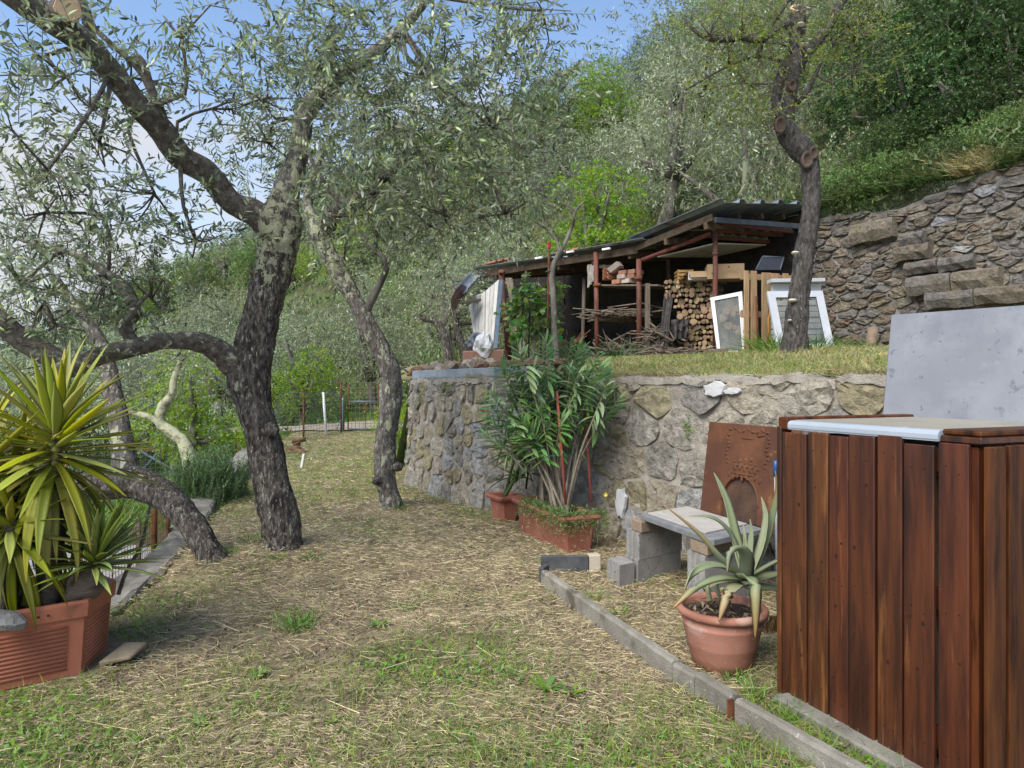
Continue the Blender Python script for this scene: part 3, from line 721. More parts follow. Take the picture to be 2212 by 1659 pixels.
limb(t1, 'branch', [(548, 830, D1, 60), (510, 790, 5.85, 58), (475, 760, 5.75, 50), (440, 742, 5.65, 44), (408, 736, 5.55, 40), (349, 737, 5.4, 37), (299, 748, 5.25, 38), (224, 767, 5.1, 40), (164, 792, 5.0, 42), (86, 812, 4.9, 34)], 'bark_branch', 18, .08, 12, .14, .028, (1.4, 1.6, .45))
limb(t1, 'branch', [(150, 790, 5.0, 30), (108, 770, 5.0, 44), (60, 742, 4.95, 44), (0, 697, 4.85, 46), (-60, 650, 4.8, 44)], 'bark_branch', 16, .08, 12, .14, .028)
limb(t1, 'branch', [(290, 752, 5.25, 20), (278, 722, 5.25, 26), (264, 697, 5.25, 26), (289, 676, 5.3, 30), (276, 630, 5.35, 28), (234, 593, 5.4, 20), (189, 563, 5.4, 15), (139, 543, 5.4, 11), (50, 520, 5.4, 7)], 'bark_branch', 12, .2, 14, .3, .02)
limb(t1, 'branch', [(360, 300, 5.3, 24), (345, 245, 5.3, 26), (325, 190, 5.25, 20), (308, 146, 5.25, 26), (296, 124, 5.25, 22)], 'bark_branch', 12, .12, 12, .1, .025)
limb(t1, 'branch', [(318, 175, 5.25, 14), (285, 135, 5.2, 13), (235, 90, 5.15, 12), (205, 60, 5.1, 10), (190, 20, 5.05, 9), (165, -30, 5.0, 8)], 'bark_branch', 8, .1, 12, .1, .03)
limb(t1, 'branch', [(205, 100, 4.85, 22), (198, 75, 4.85, 19), (185, 45, 4.8, 17), (172, -20, 4.75, 15)], 'bark_pale', 10, .06, 12, .1, .03)
limb(t1, 'stump', [(118, 42, 4.65, 60), (132, 30, 4.55, 58), (146, 18, 4.42, 54)], 'bark_branch', 14, .06, 12, .05, .02)
cut_face(t1, P(147, 17, 4.41), P(147, 17, 4.41) - P(122, 38, 4.60), .075)
kb = P(86, 812, 4.9)
cut_face(t1, P(85, 812, 4.9), (-1, -.25, -.15), .045)['label'] = 'dark weathered cut end'
limb(t1, 'knot', [(585, 930, D1 - .08, 30), (588, 928, D1 - .15, 34), (590, 926, D1 - .17, 14)], 'bark', 10, .2, 14, .2, .02)
a_ = lambda px, py, d: P(px, py, d)
bl1 = [
 (a_(870, 60, 6.1), 960, 130, 5.6, 270, 170, 1.0, 1.15), (a_(740, 160, 6.1), 850, 310, 5.6, 210, 170, .9, 1.1), (a_(870, 60, 6.1), 1060, 270, 5.7, 150, 160, .9, 1.0),
 (a_(740, 160, 6.1), 700, 90, 5.7, 190, 110, .8, 1.0), (a_(740, 160, 6.1), 960, 440, 5.5, 150, 95, .8, .95), (a_(660, 250, 6), 800, 430, 5.7, 120, 90, .7, .8),
 (a_(930, -10, 6.1), 1165, 60, 5.8, 110, 80, .7, .55), (a_(870, 60, 6.1), 1090, 440, 5.8, 80, 70, .5, .35), (a_(660, 250, 6), 560, 190, 5.8, 110, 140, .7, .75), (a_(660, 250, 6), 590, 310, 5.9, 90, 80, .6, .5),
 (a_(299, 229, 5.1), 390, 60, 5.1, 170, 90, .7, .42), (a_(388, 338, 5.45), 450, 220, 5.5, 100, 120, .6, .55), (a_(189, 100, 4.8), 100, 150, 4.5, 150, 130, .7, .85), (a_(239, 154, 4.95), 90, 330, 4.4, 140, 120, .7, .85),
 (a_(239, 154, 4.95), 210, 300, 4.9, 110, 110, .6, .6), (a_(299, 229, 5.1), 290, 440, 5.3, 150, 90, .6, .65), (a_(234, 593, 5.4), 110, 470, 4.7, 130, 100, .6, .85), (a_(388, 338, 5.45), 430, 510, 5.5, 110, 80, .5, .6),
 (a_(139, 543, 5.4), 60, 600, 4.8, 120, 80, .5, .7), (a_(234, 593, 5.4), 220, 640, 5.2, 120, 80, .5, .6), (a_(60, 742, 4.95), 120, 720, 4.9, 110, 60, .4, .4), (a_(264, 697, 5.25), 350, 640, 5.4, 90, 80, .4, .35), (a_(349, 281, 5.3), 300, 150, 5.2, 120, 90, .6, .3)]
n1 = crown(t1, bl1, .070, .0200, MT['olive_near'], single=300, droop=.1, down=.0, dens=.85)

# ---------------------------------------------------------------- the slimmer olive behind it
base = G(848, 1098, .04); D2 = base.y
t2 = thing('olive_tree', 'slim leaning olive tree with a pale spotted trunk beside the end of the stone wall', 'tree', (base.x, base.y, z_lawn(base.x, base.y) - .05))
limb(t2, 'trunk', [(850, 1124, D2, 84), (846, 1098, D2, 60), (838, 1060, D2, 50), (832, 1035, D2, 53), (833, 985, D2, 54), (834, 940, D2, 50), (842, 890, D2, 50), (846, 850, D2, 48), (842, 800, D2, 49), (825, 755, D2, 47), (800, 712, D2, 45), (770, 655, D2, 43), (740, 600, D2, 42), (715, 560, D2, 42), (698, 525, D2, 46), (688, 495, D2, 46), (676, 472, D2, 30), (664, 446, D2, 24), (668, 405, D2, 20), (690, 345, D2, 16), (720, 290, D2, 12)], 'bark_pale', 30, .09, 9, .15, .028, (1.2, 3.3, .9))
limb(t2, 'branch', [(694, 525, D2, 44), (708, 487, D2, 40), (735, 450, D2 - .1, 36), (765, 432, D2 - .2, 30), (800, 418, D2 - .3, 25), (835, 380, D2 - .4, 18), (890, 330, D2 - .5, 14)], 'bark', 14, .1, 10, .15, .035)
limb(t2, 'branch', [(788, 675, D2, 22), (815, 625, D2, 15), (835, 570, D2, 13), (800, 530, D2, 9), (770, 500, D2, 7)], 'bark_far', 8, .1, 10, .15, .05)
limb(t2, 'knot', [(820, 1040, D2 - .1, 18), (812, 1035, D2 - .14, 22), (808, 1030, D2 - .14, 8)], 'bark', 8, .2, 14, .2, .02)
limb(t2, 'knot', [(850, 1010, D2 - .08, 16), (862, 1008, D2 - .16, 20), (868, 1005, D2 - .17, 8)], 'bark', 8, .2, 14, .2, .02)
crown(t2, [(a_(890, 330, D2 - .5), 900, 330, 8.0, 230, 150, 1.2, .7), (a_(690, 345, D2), 720, 260, 8.3, 150, 150, 1.2, .7), (a_(835, 570, D2), 800, 520, 8.2, 150, 80, .8, .45), (a_(835, 380, D2 - .4), 930, 480, 7.8, 110, 70, .8, .55), (a_(660, 400, D2), 600, 400, 8.4, 120, 110, .8, .35), (a_(770, 500, D2), 740, 590, 8.4, 80, 60, .5, .3)],
        .072, .021, MT['olive_near'], per=20, droop=.1, down=.0)

# ---------------------------------------------------------------- the leaning olive by the kerb
base = G(462, 1212, .08); D3 = base.y
t3 = thing('olive_tree', 'old olive tree leaning left over the kerb, its trunk bent like an elbow', 'tree', (base.x, base.y, z_lawn(base.x, base.y) - .05))
limb(t3, 'trunk', [(478, 1252, D3, 92), (464, 1216, D3, 72), (440, 1170, D3, 62), (412, 1128, D3 + .05, 62), (378, 1092, D3 + .1, 66), (335, 1062, D3 + .15, 74), (290, 1040, D3 + .2, 76), (240, 1045, D3 + .15, 72), (180, 1050, D3 + .1, 60), (120, 1040, D3 + .1, 48), (60, 1015, D3 + .1, 44)], 'bark', 40, .09, 9, .14, .022)
limb(t3, 'branch', [(285, 1050, D3 + .2, 60), (272, 1010, D3 + .25, 50), (266, 960, D3 + .3, 47), (256, 910, D3 + .35, 42), (246, 860, D3 + .4, 38), (238, 815, D3 + .45, 36), (226, 770, D3 + .5, 34), (205, 720, D3 + .5, 26), (160, 660, D3 + .5, 20), (120, 600, D3 + .5, 15)], 'bark_pale', 16, .09, 10, .14, .035)
crown(t3, [(a_(120, 600, D3 + .5), 120, 520, 6.4, 170, 110, .8, .5), (a_(160, 660, D3 + .5), 60, 680, 6.5, 150, 90, .7, .55), (a_(205, 720, D3 + .5), 250, 560, 6.6, 130, 90, .7, .4), (a_(60, 1015, D3 + .1), 30, 830, 6.2, 100, 70, .5, .4)], .06, .014, MT['olive_near'])

# ---------------------------------------------------------------- the plum tree on the terrace
D4 = 7.5; b4 = P(1716, 752, D4)
t4 = thing('plum_tree', 'twisted dark plum tree with fresh yellow-green leaves on the terrace before the shed', 'tree', (b4.x, b4.y, z_terrace(b4.x, b4.y) - .03))
limb(t4, 'trunk', [(1716, 775, D4, 82), (1716, 748, D4, 66), (1720, 700, D4, 56), (1726, 640, D4, 50), (1732, 590, D4, 47), (1738, 540, D4, 47), (1747, 490, D4, 47), (1753, 440, D4, 46), (1751, 390, D4, 44), (1748, 350, D4, 46), (1728, 320, D4, 58), (1703, 290, D4, 50), (1696, 262, D4, 44), (1700, 225, D4, 44), (1709, 180, D4, 40), (1716, 140, D4, 44), (1722, 100, D4, 36), (1724, 60, D4, 34), (1724, 18, D4, 34)], 'bark_plum', 34, .08, 12, .1, .024)
limb(t4, 'branch', [(1715, 155, D4, 30), (1736, 122, D4, 26), (1756, 100, D4, 22), (1776, 78, D4, 21), (1796, 45, D4, 20), (1820, 0, D4, 18), (1840, -40, D4, 16)], 'bark_plum', 12, .06, 12, .1, .035)
limb(t4, 'branch', [(1722, 55, D4, 22), (1700, 53, D4, 20), (1670, 68, D4 - .05, 17), (1640, 88, D4 - .1, 18), (1600, 82, D4 - .1, 15), (1545, 86, D4 - .1, 12), (1505, 70, D4 - .1, 8), (1480, 40, D4, 6)], 'bark_plum', 10, .1, 12, .12, .035)
limb(t4, 'branch', [(1690, 250, D4, 26), (1676, 215, D4, 22), (1684, 170, D4, 18), (1694, 135, D4, 14)], 'bark_plum', 10, .1, 12, .1, .035)
limb(t4, 'branch', [(1640, 118, D4, 12), (1645, 95, D4, 10), (1662, 60, D4, 9), (1700, 5, D4, 8), (1720, -30, D4, 7)], 'bark_plum', 7, .06, 12, .1, .05)
limb(t4, 'branch', [(1694, 135, D4, 8), (1640, 122, D4, 6), (1575, 142, D4 - .1, 5), (1480, 195, D4 - .2, 3.5)], 'bark_plum', 6, .06, 12, .1, .05)
limb(t4, 'branch', [(1722, 222, D4, 12), (1745, 195, D4, 11), (1762, 160, D4, 9), (1775, 130, D4, 7)], 'bark_plum', 7, .06, 12, .1, .05)
cut_face(t4, P(1723, 17, D4 - .02), (-.1, -.75, .65), .08)['label'] = 'grey weathered sawn top'
MT['scar'] = M('scar_wood', (.055, .040, .032), (.115, .082, .06), 20, .9, .6, 50)
for px, py, w_ in ((1686, 270, 26), (1744, 345, 26), (1758, 330, 20), (1712, 185, 18)):     # healed wounds where limbs came off
    c = P(px, py, D4 - .115); mb = MB(); k = 14
    r_ = w_ / F * D4 / 2; ring = []
    for (rr, dy) in ((1.25, .03), (1.2, -.012), (.9, -.016), (.7, .01)):
        ring.append([c + Vector((math.cos(6.283 * i / k) * r_ * rr * .75, dy, math.sin(6.283 * i / k) * r_ * rr * 1.2)) for i in range(k)])
    vs = sum(ring, []) + [c + Vector((0, .014, 0))]
    fs = [(q * k + i, q * k + (i + 1) % k, (q + 1) * k + (i + 1) % k, (q + 1) * k + i) for q in range(3) for i in range(k)] + [(3 * k + i, 3 * k + (i + 1) % k, 4 * k) for i in range(k)]
    mb.add(vs, fs).build('pruning_scar', MT['scar'], t4, True, True)
MT['fungus'] = M('bracket_fungus', (.45, .40, .33), (.62, .57, .50), 20, .8, .3, 60)
for px, py, s in ((1738, 96, .05), (1730, 52, .045), (1712, 649, .05), (1706, 692, .028), (1748, 108, .03), (1718, 546, .045)):
    c = P(px, py, D4 - .105); mb = MB(); k = 12
    for sgn, zz in ((1, 0),):
        rim = [c + Vector((math.cos(math.pi * i / (k - 1)) * s, -math.sin(math.pi * i / (k - 1)) * s * .8, 0)) for i in range(k)]
        top = [c + Vector((math.cos(math.pi * i / (k - 1)) * s * .6, -math.sin(math.pi * i / (k - 1)) * s * .4, s * .35)) for i in range(k)]
        bot = [c + Vector((math.cos(math.pi * i / (k - 1)) * s * .5, -math.sin(math.pi * i / (k - 1)) * s * .3 + .03, -s * .3)) for i in range(k)]
        back = [c + Vector((0, .05, s * .35)), c + Vector((0, .05, -s * .3))]
        vs = rim + top + bot + back
        fs = [(i, i + 1, k + i + 1, k + i) for i in range(k - 1)] + [(i + 1, i, 2 * k + i, 2 * k + i + 1) for i in range(k - 1)]
        fs += [(k + i, k + i + 1, 3 * k) for i in range(k - 1)] + [(2 * k + i + 1, 2 * k + i, 3 * k + 1) for i in range(k - 1)]
        mb.add(vs, fs)
    mb.build('bracket_fungus', MT['fungus'], t4, True, True)
crown(t4, [(a_(1660, 62, D4), 1600, 60, 7.3, 160, 80, .8, .32), (a_(1640, 118, D4), 1610, 190, 7.4, 130, 80, .7, .38), (a_(1796, 45, D4), 1800, 60, 7.6, 120, 70, .8, .38), (a_(1762, 160, D4), 1830, 150, 7.6, 110, 80, .7, .28), (a_(1694, 135, D4), 1690, 100, 7.5, 90, 90, .6, .42), (a_(1575, 142, D4), 1520, 60, 7.3, 90, 80, .6, .18), (a_(1640, 118, D4), 1650, 270, 7.5, 80, 50, .4, .18)],
      .045, .017, MT['plum_leaf'], per=12, tl=(.2, .5), droop=-.1, down=.15, branch_r=.009, knum=11)

# ================================================================ trees of the hillside: a few of each kind, then copies
def proto_crown(kind, seed, n_cl, per, leafL, leafW, m, R=(1, 1, .8), lobes=9):
    global RNG
    RNG = np.random.default_rng(seed)
    cs = in_ellipsoid(lobes, (0, 0, 0), np.array(R) * .72); rr = RNG.uniform(.3, .52, lobes)
    li = RNG.integers(0, lobes, n_cl)
    dirn = rand_dirs(n_cl); p = cs[li] + dirn * (rr[li] * RNG.uniform(.45, 1.0, n_cl) ** .5)[:, None] * np.array([1, 1, .85])
    dv = dirn + RNG.normal(scale=.5, size=(n_cl, 3)) + np.array([0, 0, -.1])
    pos, d, up, L, W, poly = twig_leaves(p, dv, RNG.uniform(.12, .24, n_cl), per, leafL, leafW, droop=.2)
    V, fn, ix = leaf_arrays(pos, d, up, L, W, 'kite')
    me = mesh_np(kind + '_crown', V, fn, ix); me.materials.append(m)
    mb = MB()
    for c in cs: mb.tube([(0, 0, -.95), tuple(Vector(c) * .4 + Vector((0, 0, -.35))), tuple(c)], [.05, .035, .012], 6, step=.15, rough=.1)
    return me, cs
def proto_trunk(kind, seed, m, cs):
    rnd = random.Random(seed); mb = MB()
    lean = Vector((rnd.uniform(-.25, .25), rnd.uniform(-.2, .2), 0))
    mb.tube([(-lean.x, -lean.y, -1.35), (-lean.x * .9, -lean.y * .9, -1.1), (-lean.x * .3, -lean.y * .3, -.8), (0, 0, -.5)], [.12, .085, .07, .06], 9, step=.12, rough=.14, freq=5, lump=.2)
    for c in cs[:7]: mb.tube([(0, 0, -.55), tuple(Vector(c) * .45 + Vector((rnd.uniform(-.08, .08), 0, -.25))), tuple(c)], [.06, .038, .01], 6, step=.2, rough=.12, freq=6)
    me = mb.mesh(kind + '_trunk', smooth=True); me.materials.append(m); return me
PROTO = {}
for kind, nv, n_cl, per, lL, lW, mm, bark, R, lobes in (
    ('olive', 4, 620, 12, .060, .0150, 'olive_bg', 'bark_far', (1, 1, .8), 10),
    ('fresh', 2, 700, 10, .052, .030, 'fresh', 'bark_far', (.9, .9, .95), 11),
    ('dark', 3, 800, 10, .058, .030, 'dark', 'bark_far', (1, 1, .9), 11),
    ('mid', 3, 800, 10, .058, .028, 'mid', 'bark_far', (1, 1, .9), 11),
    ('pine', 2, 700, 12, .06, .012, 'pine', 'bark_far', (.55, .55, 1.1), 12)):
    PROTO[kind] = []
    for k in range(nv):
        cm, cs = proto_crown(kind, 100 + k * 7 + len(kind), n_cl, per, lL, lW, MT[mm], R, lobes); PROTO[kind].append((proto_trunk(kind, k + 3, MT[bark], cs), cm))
RNG = np.random.default_rng(77)
NAMES = {'olive': 'olive_tree', 'fresh': 'leafy_tree', 'dark': 'evergreen_oak', 'mid': 'woodland_tree', 'pine': 'pine_tree'}
def hill_tree(kind, x, y, R, label, group=None, z=None, var=None, sink=.0, trunk=True, squash=1.0):
    if z is None: z = z_hill2(x, y)
    z -= .15
    t = thing(NAMES[kind], label, 'tree', (x, y, z), group)
    tm, cm = PROTO[kind][random.randrange(len(PROTO[kind])) if var is None else var]
    rz = random.uniform(0, 6.28)
    h = 1.12 * R * (1 - sink)
    for nm, me in (('trunk', tm), ('crown', cm)):
        if nm == 'trunk' and not trunk: continue
        o = bpy.data.objects.new(nm, me); COL.objects.link(o); o.parent = t
        o.location = (0, 0, h); o.scale = (R, R, R * squash); o.rotation_euler = (0, 0, rz)
        if nm == 'crown': o['kind'] = 'stuff'
    return t
def at_px(px, d): return (px - CX) / F * d
# named specimens
sp = [
 ('olive', 1455, 18.6, 2.4, 'broad silver olive tree close behind the left half of the shed roof'),
 ('olive', 1610, 16.2, 2.6, 'broad silver olive tree right behind the top of the plum tree'),
 ('olive', 1810, 15.5, 2.2, 'silver olive tree on the bank above the stone wall'),
 ('olive', 1520, 24.0, 3.2, 'tall silver olive tree high on the slope above the shed'),
 ('olive', 1740, 23.0, 3.1, 'tall silver olive tree on the slope right of the plum tree top'),
 ('fresh', 1275, 17.2, 1.95, 'bright yellow-green tree standing just above the shed roof'),
 ('fresh', 868, 13.2, .72, 'bright green bush behind the slim olive trunk'),
 ('fresh', 415, 13.9, 1.45, 'bright green young tree beyond the low branch, left of the forked trunk'),
 ('fresh', 560, 17.5, .95, 'bright green young tree glimpsed right behind the forked trunk'),
 ('fresh', 655, 23.4, 1.5, 'bright green shrub by the mesh fence between the two olive trunks'),
 ('dark', 2010, 14.6, 1.5, 'dense dark green bush on top of the right end of the stone wall'),
 ('dark', 2150, 13.2, 1.7, 'dark shaded thicket above the stone wall at the right edge'),
 ('dark', 1930, 18.0, 2.2, 'dark green broadleaf tree behind the bush above the stone wall'),
 ('dark', 2110, 18.5, 2.6, 'tall dark tree at the upper right corner'),
 ('dark', 1955, 13.4, 1.25, 'dark green shrub tree crowding the top of the high wall, right of the plum tree'),
 ('dark', 2065, 12.6, 1.2, 'dark green shrub tree crowding the middle of the high wall top'),
 ('dark', 2185, 12.2, 1.3, 'dark green shrub tree at the right edge, just above the high wall'),
 ('mid', 2220, 16.5, 2.3, 'mid green tree at the right edge above the dark thicket'),
 ('pine', 1312, 62.0, 4.3, 'blue-green pine standing up on the ridge against the sky'),
 ('pine', 1400, 66.0, 4.6, 'second blue-green pine on the ridge, behind the plum branches'),
 ('olive', 960, 16.5, 1.9, 'silver olive tree with dark bent stems left of the shed'),
 ('olive', 1060, 21.0, 2.4, 'silver olive tree rising behind the low end of the shed roof'),
 ('olive', 800, 25.5, 2.3, 'silver olive tree beyond the garden gate'),
 ('olive', 650, 26.0, 2.4, 'silver olive tree beyond the mesh fence, right of the forked trunk'),
 ('olive', 470, 24.0, 2.3, 'silver olive tree beyond the rosemary, left of the forked trunk'),
 ('olive', 330, 19.5, 2.1, 'silver olive tree with a yellow lichened trunk beyond the leaning olive'),
 ('olive', 120, 17.0, 2.2, 'silver olive tree behind the yucca at the left edge'),
 ('mid', 930, 30.0, 2.3, 'mid green tree among the olives left of the shed'),
 ('mid', 1190, 30.0, 2.5, 'mid green tree above the middle of the shed'),
]
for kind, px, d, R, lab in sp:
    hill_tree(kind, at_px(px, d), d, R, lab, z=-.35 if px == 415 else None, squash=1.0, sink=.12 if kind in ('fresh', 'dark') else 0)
GROUP = {'olive': ('silver olive tree among its like on the terraced hillside', 'olive trees on the hillside'), 'fresh': ('bright spring-green tree on the wooded hillside', 'bright green trees on the hillside'),
         'dark': ('dark evergreen tree in the woods on the hillside', 'dark trees on the hillside'), 'mid': ('mid green tree in the woods on the hillside', 'green trees on the hillside')}
rt = random.Random(21); taken = [(at_px(px, d), d, R) for _k, px, d, R, _l in sp]; ntree = 0
d = 17.0
while d < 150:
    a = -.86
    while a < .86:
        aa = a + rt.uniform(-.03, .03); y = d * rt.uniform(.94, 1.06); x = aa * y
        far = y > 62
        px = CX + aa * F
        R = rt.uniform(1.7, 2.7) if not far else rt.uniform(2.4, 3.8)
        if y < 26: R = rt.uniform(1.4, 2.2)
        a += (1.25 if y < 62 else 1.15) * R / d
        if kerb_x(min(y, 20)) - 1.5 < x < 2 and y < 24: continue
        if kerb_x(min(y, 20)) - 5 < x < 0 and y < 15: continue
        if x >= 0 and y < 20 and x < upper_x(y) + 1.5: continue
        if any(math.hypot(x - p, y - q) < (R + s) * .55 for p, q, s in taken): continue
        v = noise.noise(Vector((x * .035, y * .035, 7)))
        if y < 45 and px < 1750: kind = 'olive' if rt.random() < .82 else rt.choice(['mid', 'mid', 'fresh'])
        elif px > 1750 and y < 45: kind = rt.choice(['olive', 'olive', 'dark', 'mid'])
        else: kind = 'dark' if v > .16 else ('mid' if rt.random() < .45 else rt.choice(['olive', 'olive', 'olive', 'fresh', 'dark']))
        taken.append((x, y, R)); ntree += 1
        lab, grp = GROUP[kind]
        where = 'behind the leaning olive' if px < 440 else 'between the olive trunks' if px < 830 else 'left of the shed' if px < 1080 else 'above the shed roof' if px < 1690 else 'right of the plum tree'
        row = 'on the near slope' if y < 32 else 'half way up the slope' if y < 62 else 'high on the far slope'
        hill_tree(kind, x, y, R, f"{lab.split(' among')[0].split(' on the')[0].split(' in the')[0]} {row}, {where}", f"{grp.split(' on the')[0]} {row}, {where}", trunk=y < 60, sink=.1 + (.3 if far else 0))
    d *= 1.115 if d < 62 else 1.10
# ================================================================ the timber chest at the right
MT['plank'] = M('stained_plank', (.040, .0120, .0065), (.100, .0310, .0110), 3.0, .36, .35, 26, (8, 8, .7), [((.018, .008, .006), 1.3, .50, .16), ((.19, .072, .022), 2.2, .60, .12), ((.17, .085, .04), 11, .72, .04)], rand=.16, bdist=.004, spec=.5)
MT['plank_dark'] = M('dark_stained_plank', (.045, .014, .007), (.11, .034, .012), 3.0, .45, .25, 26, (9, 9, .8), [((.02, .008, .005), 2.2, .55, .12)], rand=.2, bdist=.004, spec=.15)
MT['knot'] = M('wood_knot', (.02, .009, .006), (.035, .014, .008), 30, .6, 0)
MT['lid_white'] = M('white_enamel', (.32, .36, .405), (.37, .41, .455), 3, .3, .02, 20, spec=.5)
MT['lid_cream'] = M('cream_worktop', (.27, .245, .185), (.33, .30, .235), 5, .5, .1, 60, (1, 1, 1), [((.38, .35, .28), 20, .62, .06)])
A = Vector((1.272, 3.32, .03)); Bc = Vector((1.632, 2.44, .03)); e1 = (Bc - A).normalized(); e2 = Vector((-e1.y, e1.x, 0)); UP = Vector((0, 0, 1)); H = 1.255
if e2.x < 0: e2 = -e2
LEN = (Bc - A).length
ch = thing('wooden_chest', 'tall reddish-brown slatted timber chest at the right, of upright stained planks', 'chest', tuple(A + e1 * .45 + e2 * .45 - UP * .03))
widths = [.058, .092, .010, .112, .006, .100, .006, .126, .012, .110, .010, .124, .016, .114, .010]
pos = .032; k = 0
rp = random.Random(4)
def knots(parent, o, du, dn, w, h, n, r_):
    for _ in range(n):
        c = o + du * r_.uniform(.2, .8) * w + UP * r_.uniform(.1, .95) * h + dn * .0005; s = r_.uniform(.004, .0085); mb = MB(); q = 9
        ring = [c + du * math.cos(6.283 * i / q) * s * .8 + UP * math.sin(6.283 * i / q) * s * 1.2 for i in range(q)]
        mb.prism(ring, dn * .0012); mb.build('knot', MT['knot'], parent, False, True)
for w in widths:
    if w > .03:
        t_ = rp.uniform(.018, .022); out = rp.uniform(0, .006); dz = rp.uniform(-.012, .012)
        o = A + e1 * pos - e2 * out + UP * (rp.uniform(0, .015))
        pl = MB().cbox(o, e1 * w, e2 * t_, UP * (H - .012 + dz), .004).build('plank', MT['plank'], ch, False, True)
        knots(pl, o, e1, -e2, w, H, rp.randint(1, 4), rp)
        # nail heads, two near each rail
        for hz in (.10, .62, 1.16):
            for fx in (.28, .7):
                c = o + e1 * w * fx + UP * (hz + rp.uniform(-.02, .02)); q = 6; s = .0032
                MB().prism([c - e2 * .0002 + e1 * math.cos(6.283 * i / q) * s + UP * math.sin(6.283 * i / q) * s for i in range(q)], -e2 * .0012).build('nail', MT['knot'], pl, False, True)
    pos += w
# corner posts and rails behind the planks, then the right-hand front of wider dark planks
MB().cbox(A + e1 * .0 - e2 * .004, e1 * .028, e2 * .07, UP * (H + .012), .004).build('corner_post', MT['plank'], ch, False, True)
MB().cbox(A + e1 * (LEN - .052) + e2 * .02, e1 * .05, e2 * .05, UP * (H - .01), .004).build('corner_post', MT['plank_dark'], ch, False, True)
for hz in (.10, .62, 1.14):
    MB().cbox(A + e1 * .03 + e2 * .023 + UP * hz, e1 * (LEN - .09), e2 * .022, UP * .085, .003).build('rail', MT['plank_dark'], ch, False, True)
MB().cbox(A + e1 * (LEN + .002) + e2 * .042, e1 * .02, e2 * .9, UP * .09, .003).build('rail', MT['plank_dark'], ch, False, True)
pos = .006
for w in (.096, .014, .118, .006, .104, .008, .122, .006, .11, .006, .12, .006, .11):
    if w > .03:
        o = A + e1 * (LEN + .024) + e2 * pos
        pl = MB().cbox(o, e2 * w, e1 * rp.uniform(.018, .022), UP * (H - .004 + rp.uniform(-.01, .01)), .004).build('plank', MT['plank_dark'], ch, False, True)
    pos += w
# back and far sides, closed
MB().cbox(A + e2 * .86, e1 * LEN, e2 * .02, UP * (H - .03), .003).build('back_panel', MT['plank_dark'], ch, False, True)
MB().cbox(A + e1 * .003 + e2 * .068, e1 * .02, e2 * .79, UP * (H - .03), .003).build('side_panel', MT['plank'], ch, False, True)
# top battens either side of the lid
MB().cbox(A + UP * (H - .002) + e2 * .004, e1 * .062, e2 * .85, UP * .06, .006).build('top_batten', MT['plank_dark'], ch, False, True)
MB().cbox(A + e1 * (LEN - .135) + UP * (H + .0) + e2 * .004, e1 * .155, e2 * .85, UP * .026, .005).build('top_batten', MT['plank'], ch, False, True)
MB().cbox(A + e1 * (LEN - .128) + UP * (H + .027) + e2 * .006, e1 * .146, e2 * .84, UP * .022, .007).build('top_batten', MT['plank_dark'], ch, False, True)
fr = thing('freezer', 'appliance inside the timber chest, only its pale blue-white lid showing on top', 'freezer', tuple(A + e1 * .4 + e2 * .45))
MB().cbox(A + e1 * .09 + e2 * .10 + UP * .03, e1 * (LEN - .26), e2 * .70, UP * (H - .06), .01).build('cabinet', MT['lid_cream'], fr, False, True)
lid = MB(); o = A + e1 * .066 + e2 * .004 + UP * (H + .002); la, lb = LEN - .066 - .139, .84
prof = [(0, .002), (-.003, .008), (-.003, .024), (.002, .034), (.012, .040), (.03, .042)]      # rolled front edge
rows = [[o + e2 * p + UP * z for p, z in prof] + [o + e2 * lb + UP * .042, o + e2 * lb + UP * .002, o + UP * .0], [o + e1 * la + e2 * p + UP * z for p, z in prof] + [o + e1 * la + e2 * lb + UP * .042, o + e1 * la + e2 * lb + UP * .002, o + e1 * la]]
n = len(rows[0]); lid.add(rows[0] + rows[1], [(i, (i + 1) % n, n + (i + 1) % n, n + i) for i in range(n)] + [tuple(range(n)), tuple(range(2 * n - 1, n - 1, -1))])
lo_ = lid.build('lid', MT['lid_white'], fr, False, True)
MB().obox(o + e1 * .012 + e2 * .036 + UP * .0405, e1 * (la - .024), e2 * (lb - .06), UP * .004).build('lid_top', MT['lid_cream'], fr, False, True)
MB().cbox(A - e2 * .085 - UP * .05 - e1 * -.06, e1 * 1.6, e2 * 1.2, UP * .068, .008).solo('concrete_pad', MT['concrete'], 'pale concrete strip the timber chest stands on', 'concrete slab', fix=True)

# ================================================================ marble slab leaning behind the chest
MT['marble'] = M('grey_marble', (.165, .175, .195), (.225, .235, .255), 2.5, .5, .08, 60, (1, 1, 1), [((.135, .145, .17), 1.6, .54, .12), ((.085, .09, .10), 55, .66, .03), ((.10, .105, .12), 18, .66, .03), ((.28, .285, .30), 3, .64, .12), ((.12, .13, .15), 9, .63, .05)], spec=.4)
wdir = (Vector((2.9, 4.0 + .38, 0)) - Vector((2.02, 5.5, 0))).normalized()
wdir = Vector((.630, -.777, 0)); wout = Vector((-.777, -.630, 0))
tl, bl = P(1925, 680, 4.42), P(1905, 915, 4.30)
dn = (bl - tl).normalized(); bl = tl + dn * ((tl.z - .08) / -dn.z)
MB().cbox(bl, (wdir * 2.0), (tl - bl), (wdir.cross(tl - bl)).normalized() * -.025, .004).solo('marble_slab', MT['marble'], 'large pale grey marble slab leaning on the wall behind the chest', 'slab', fix=True)

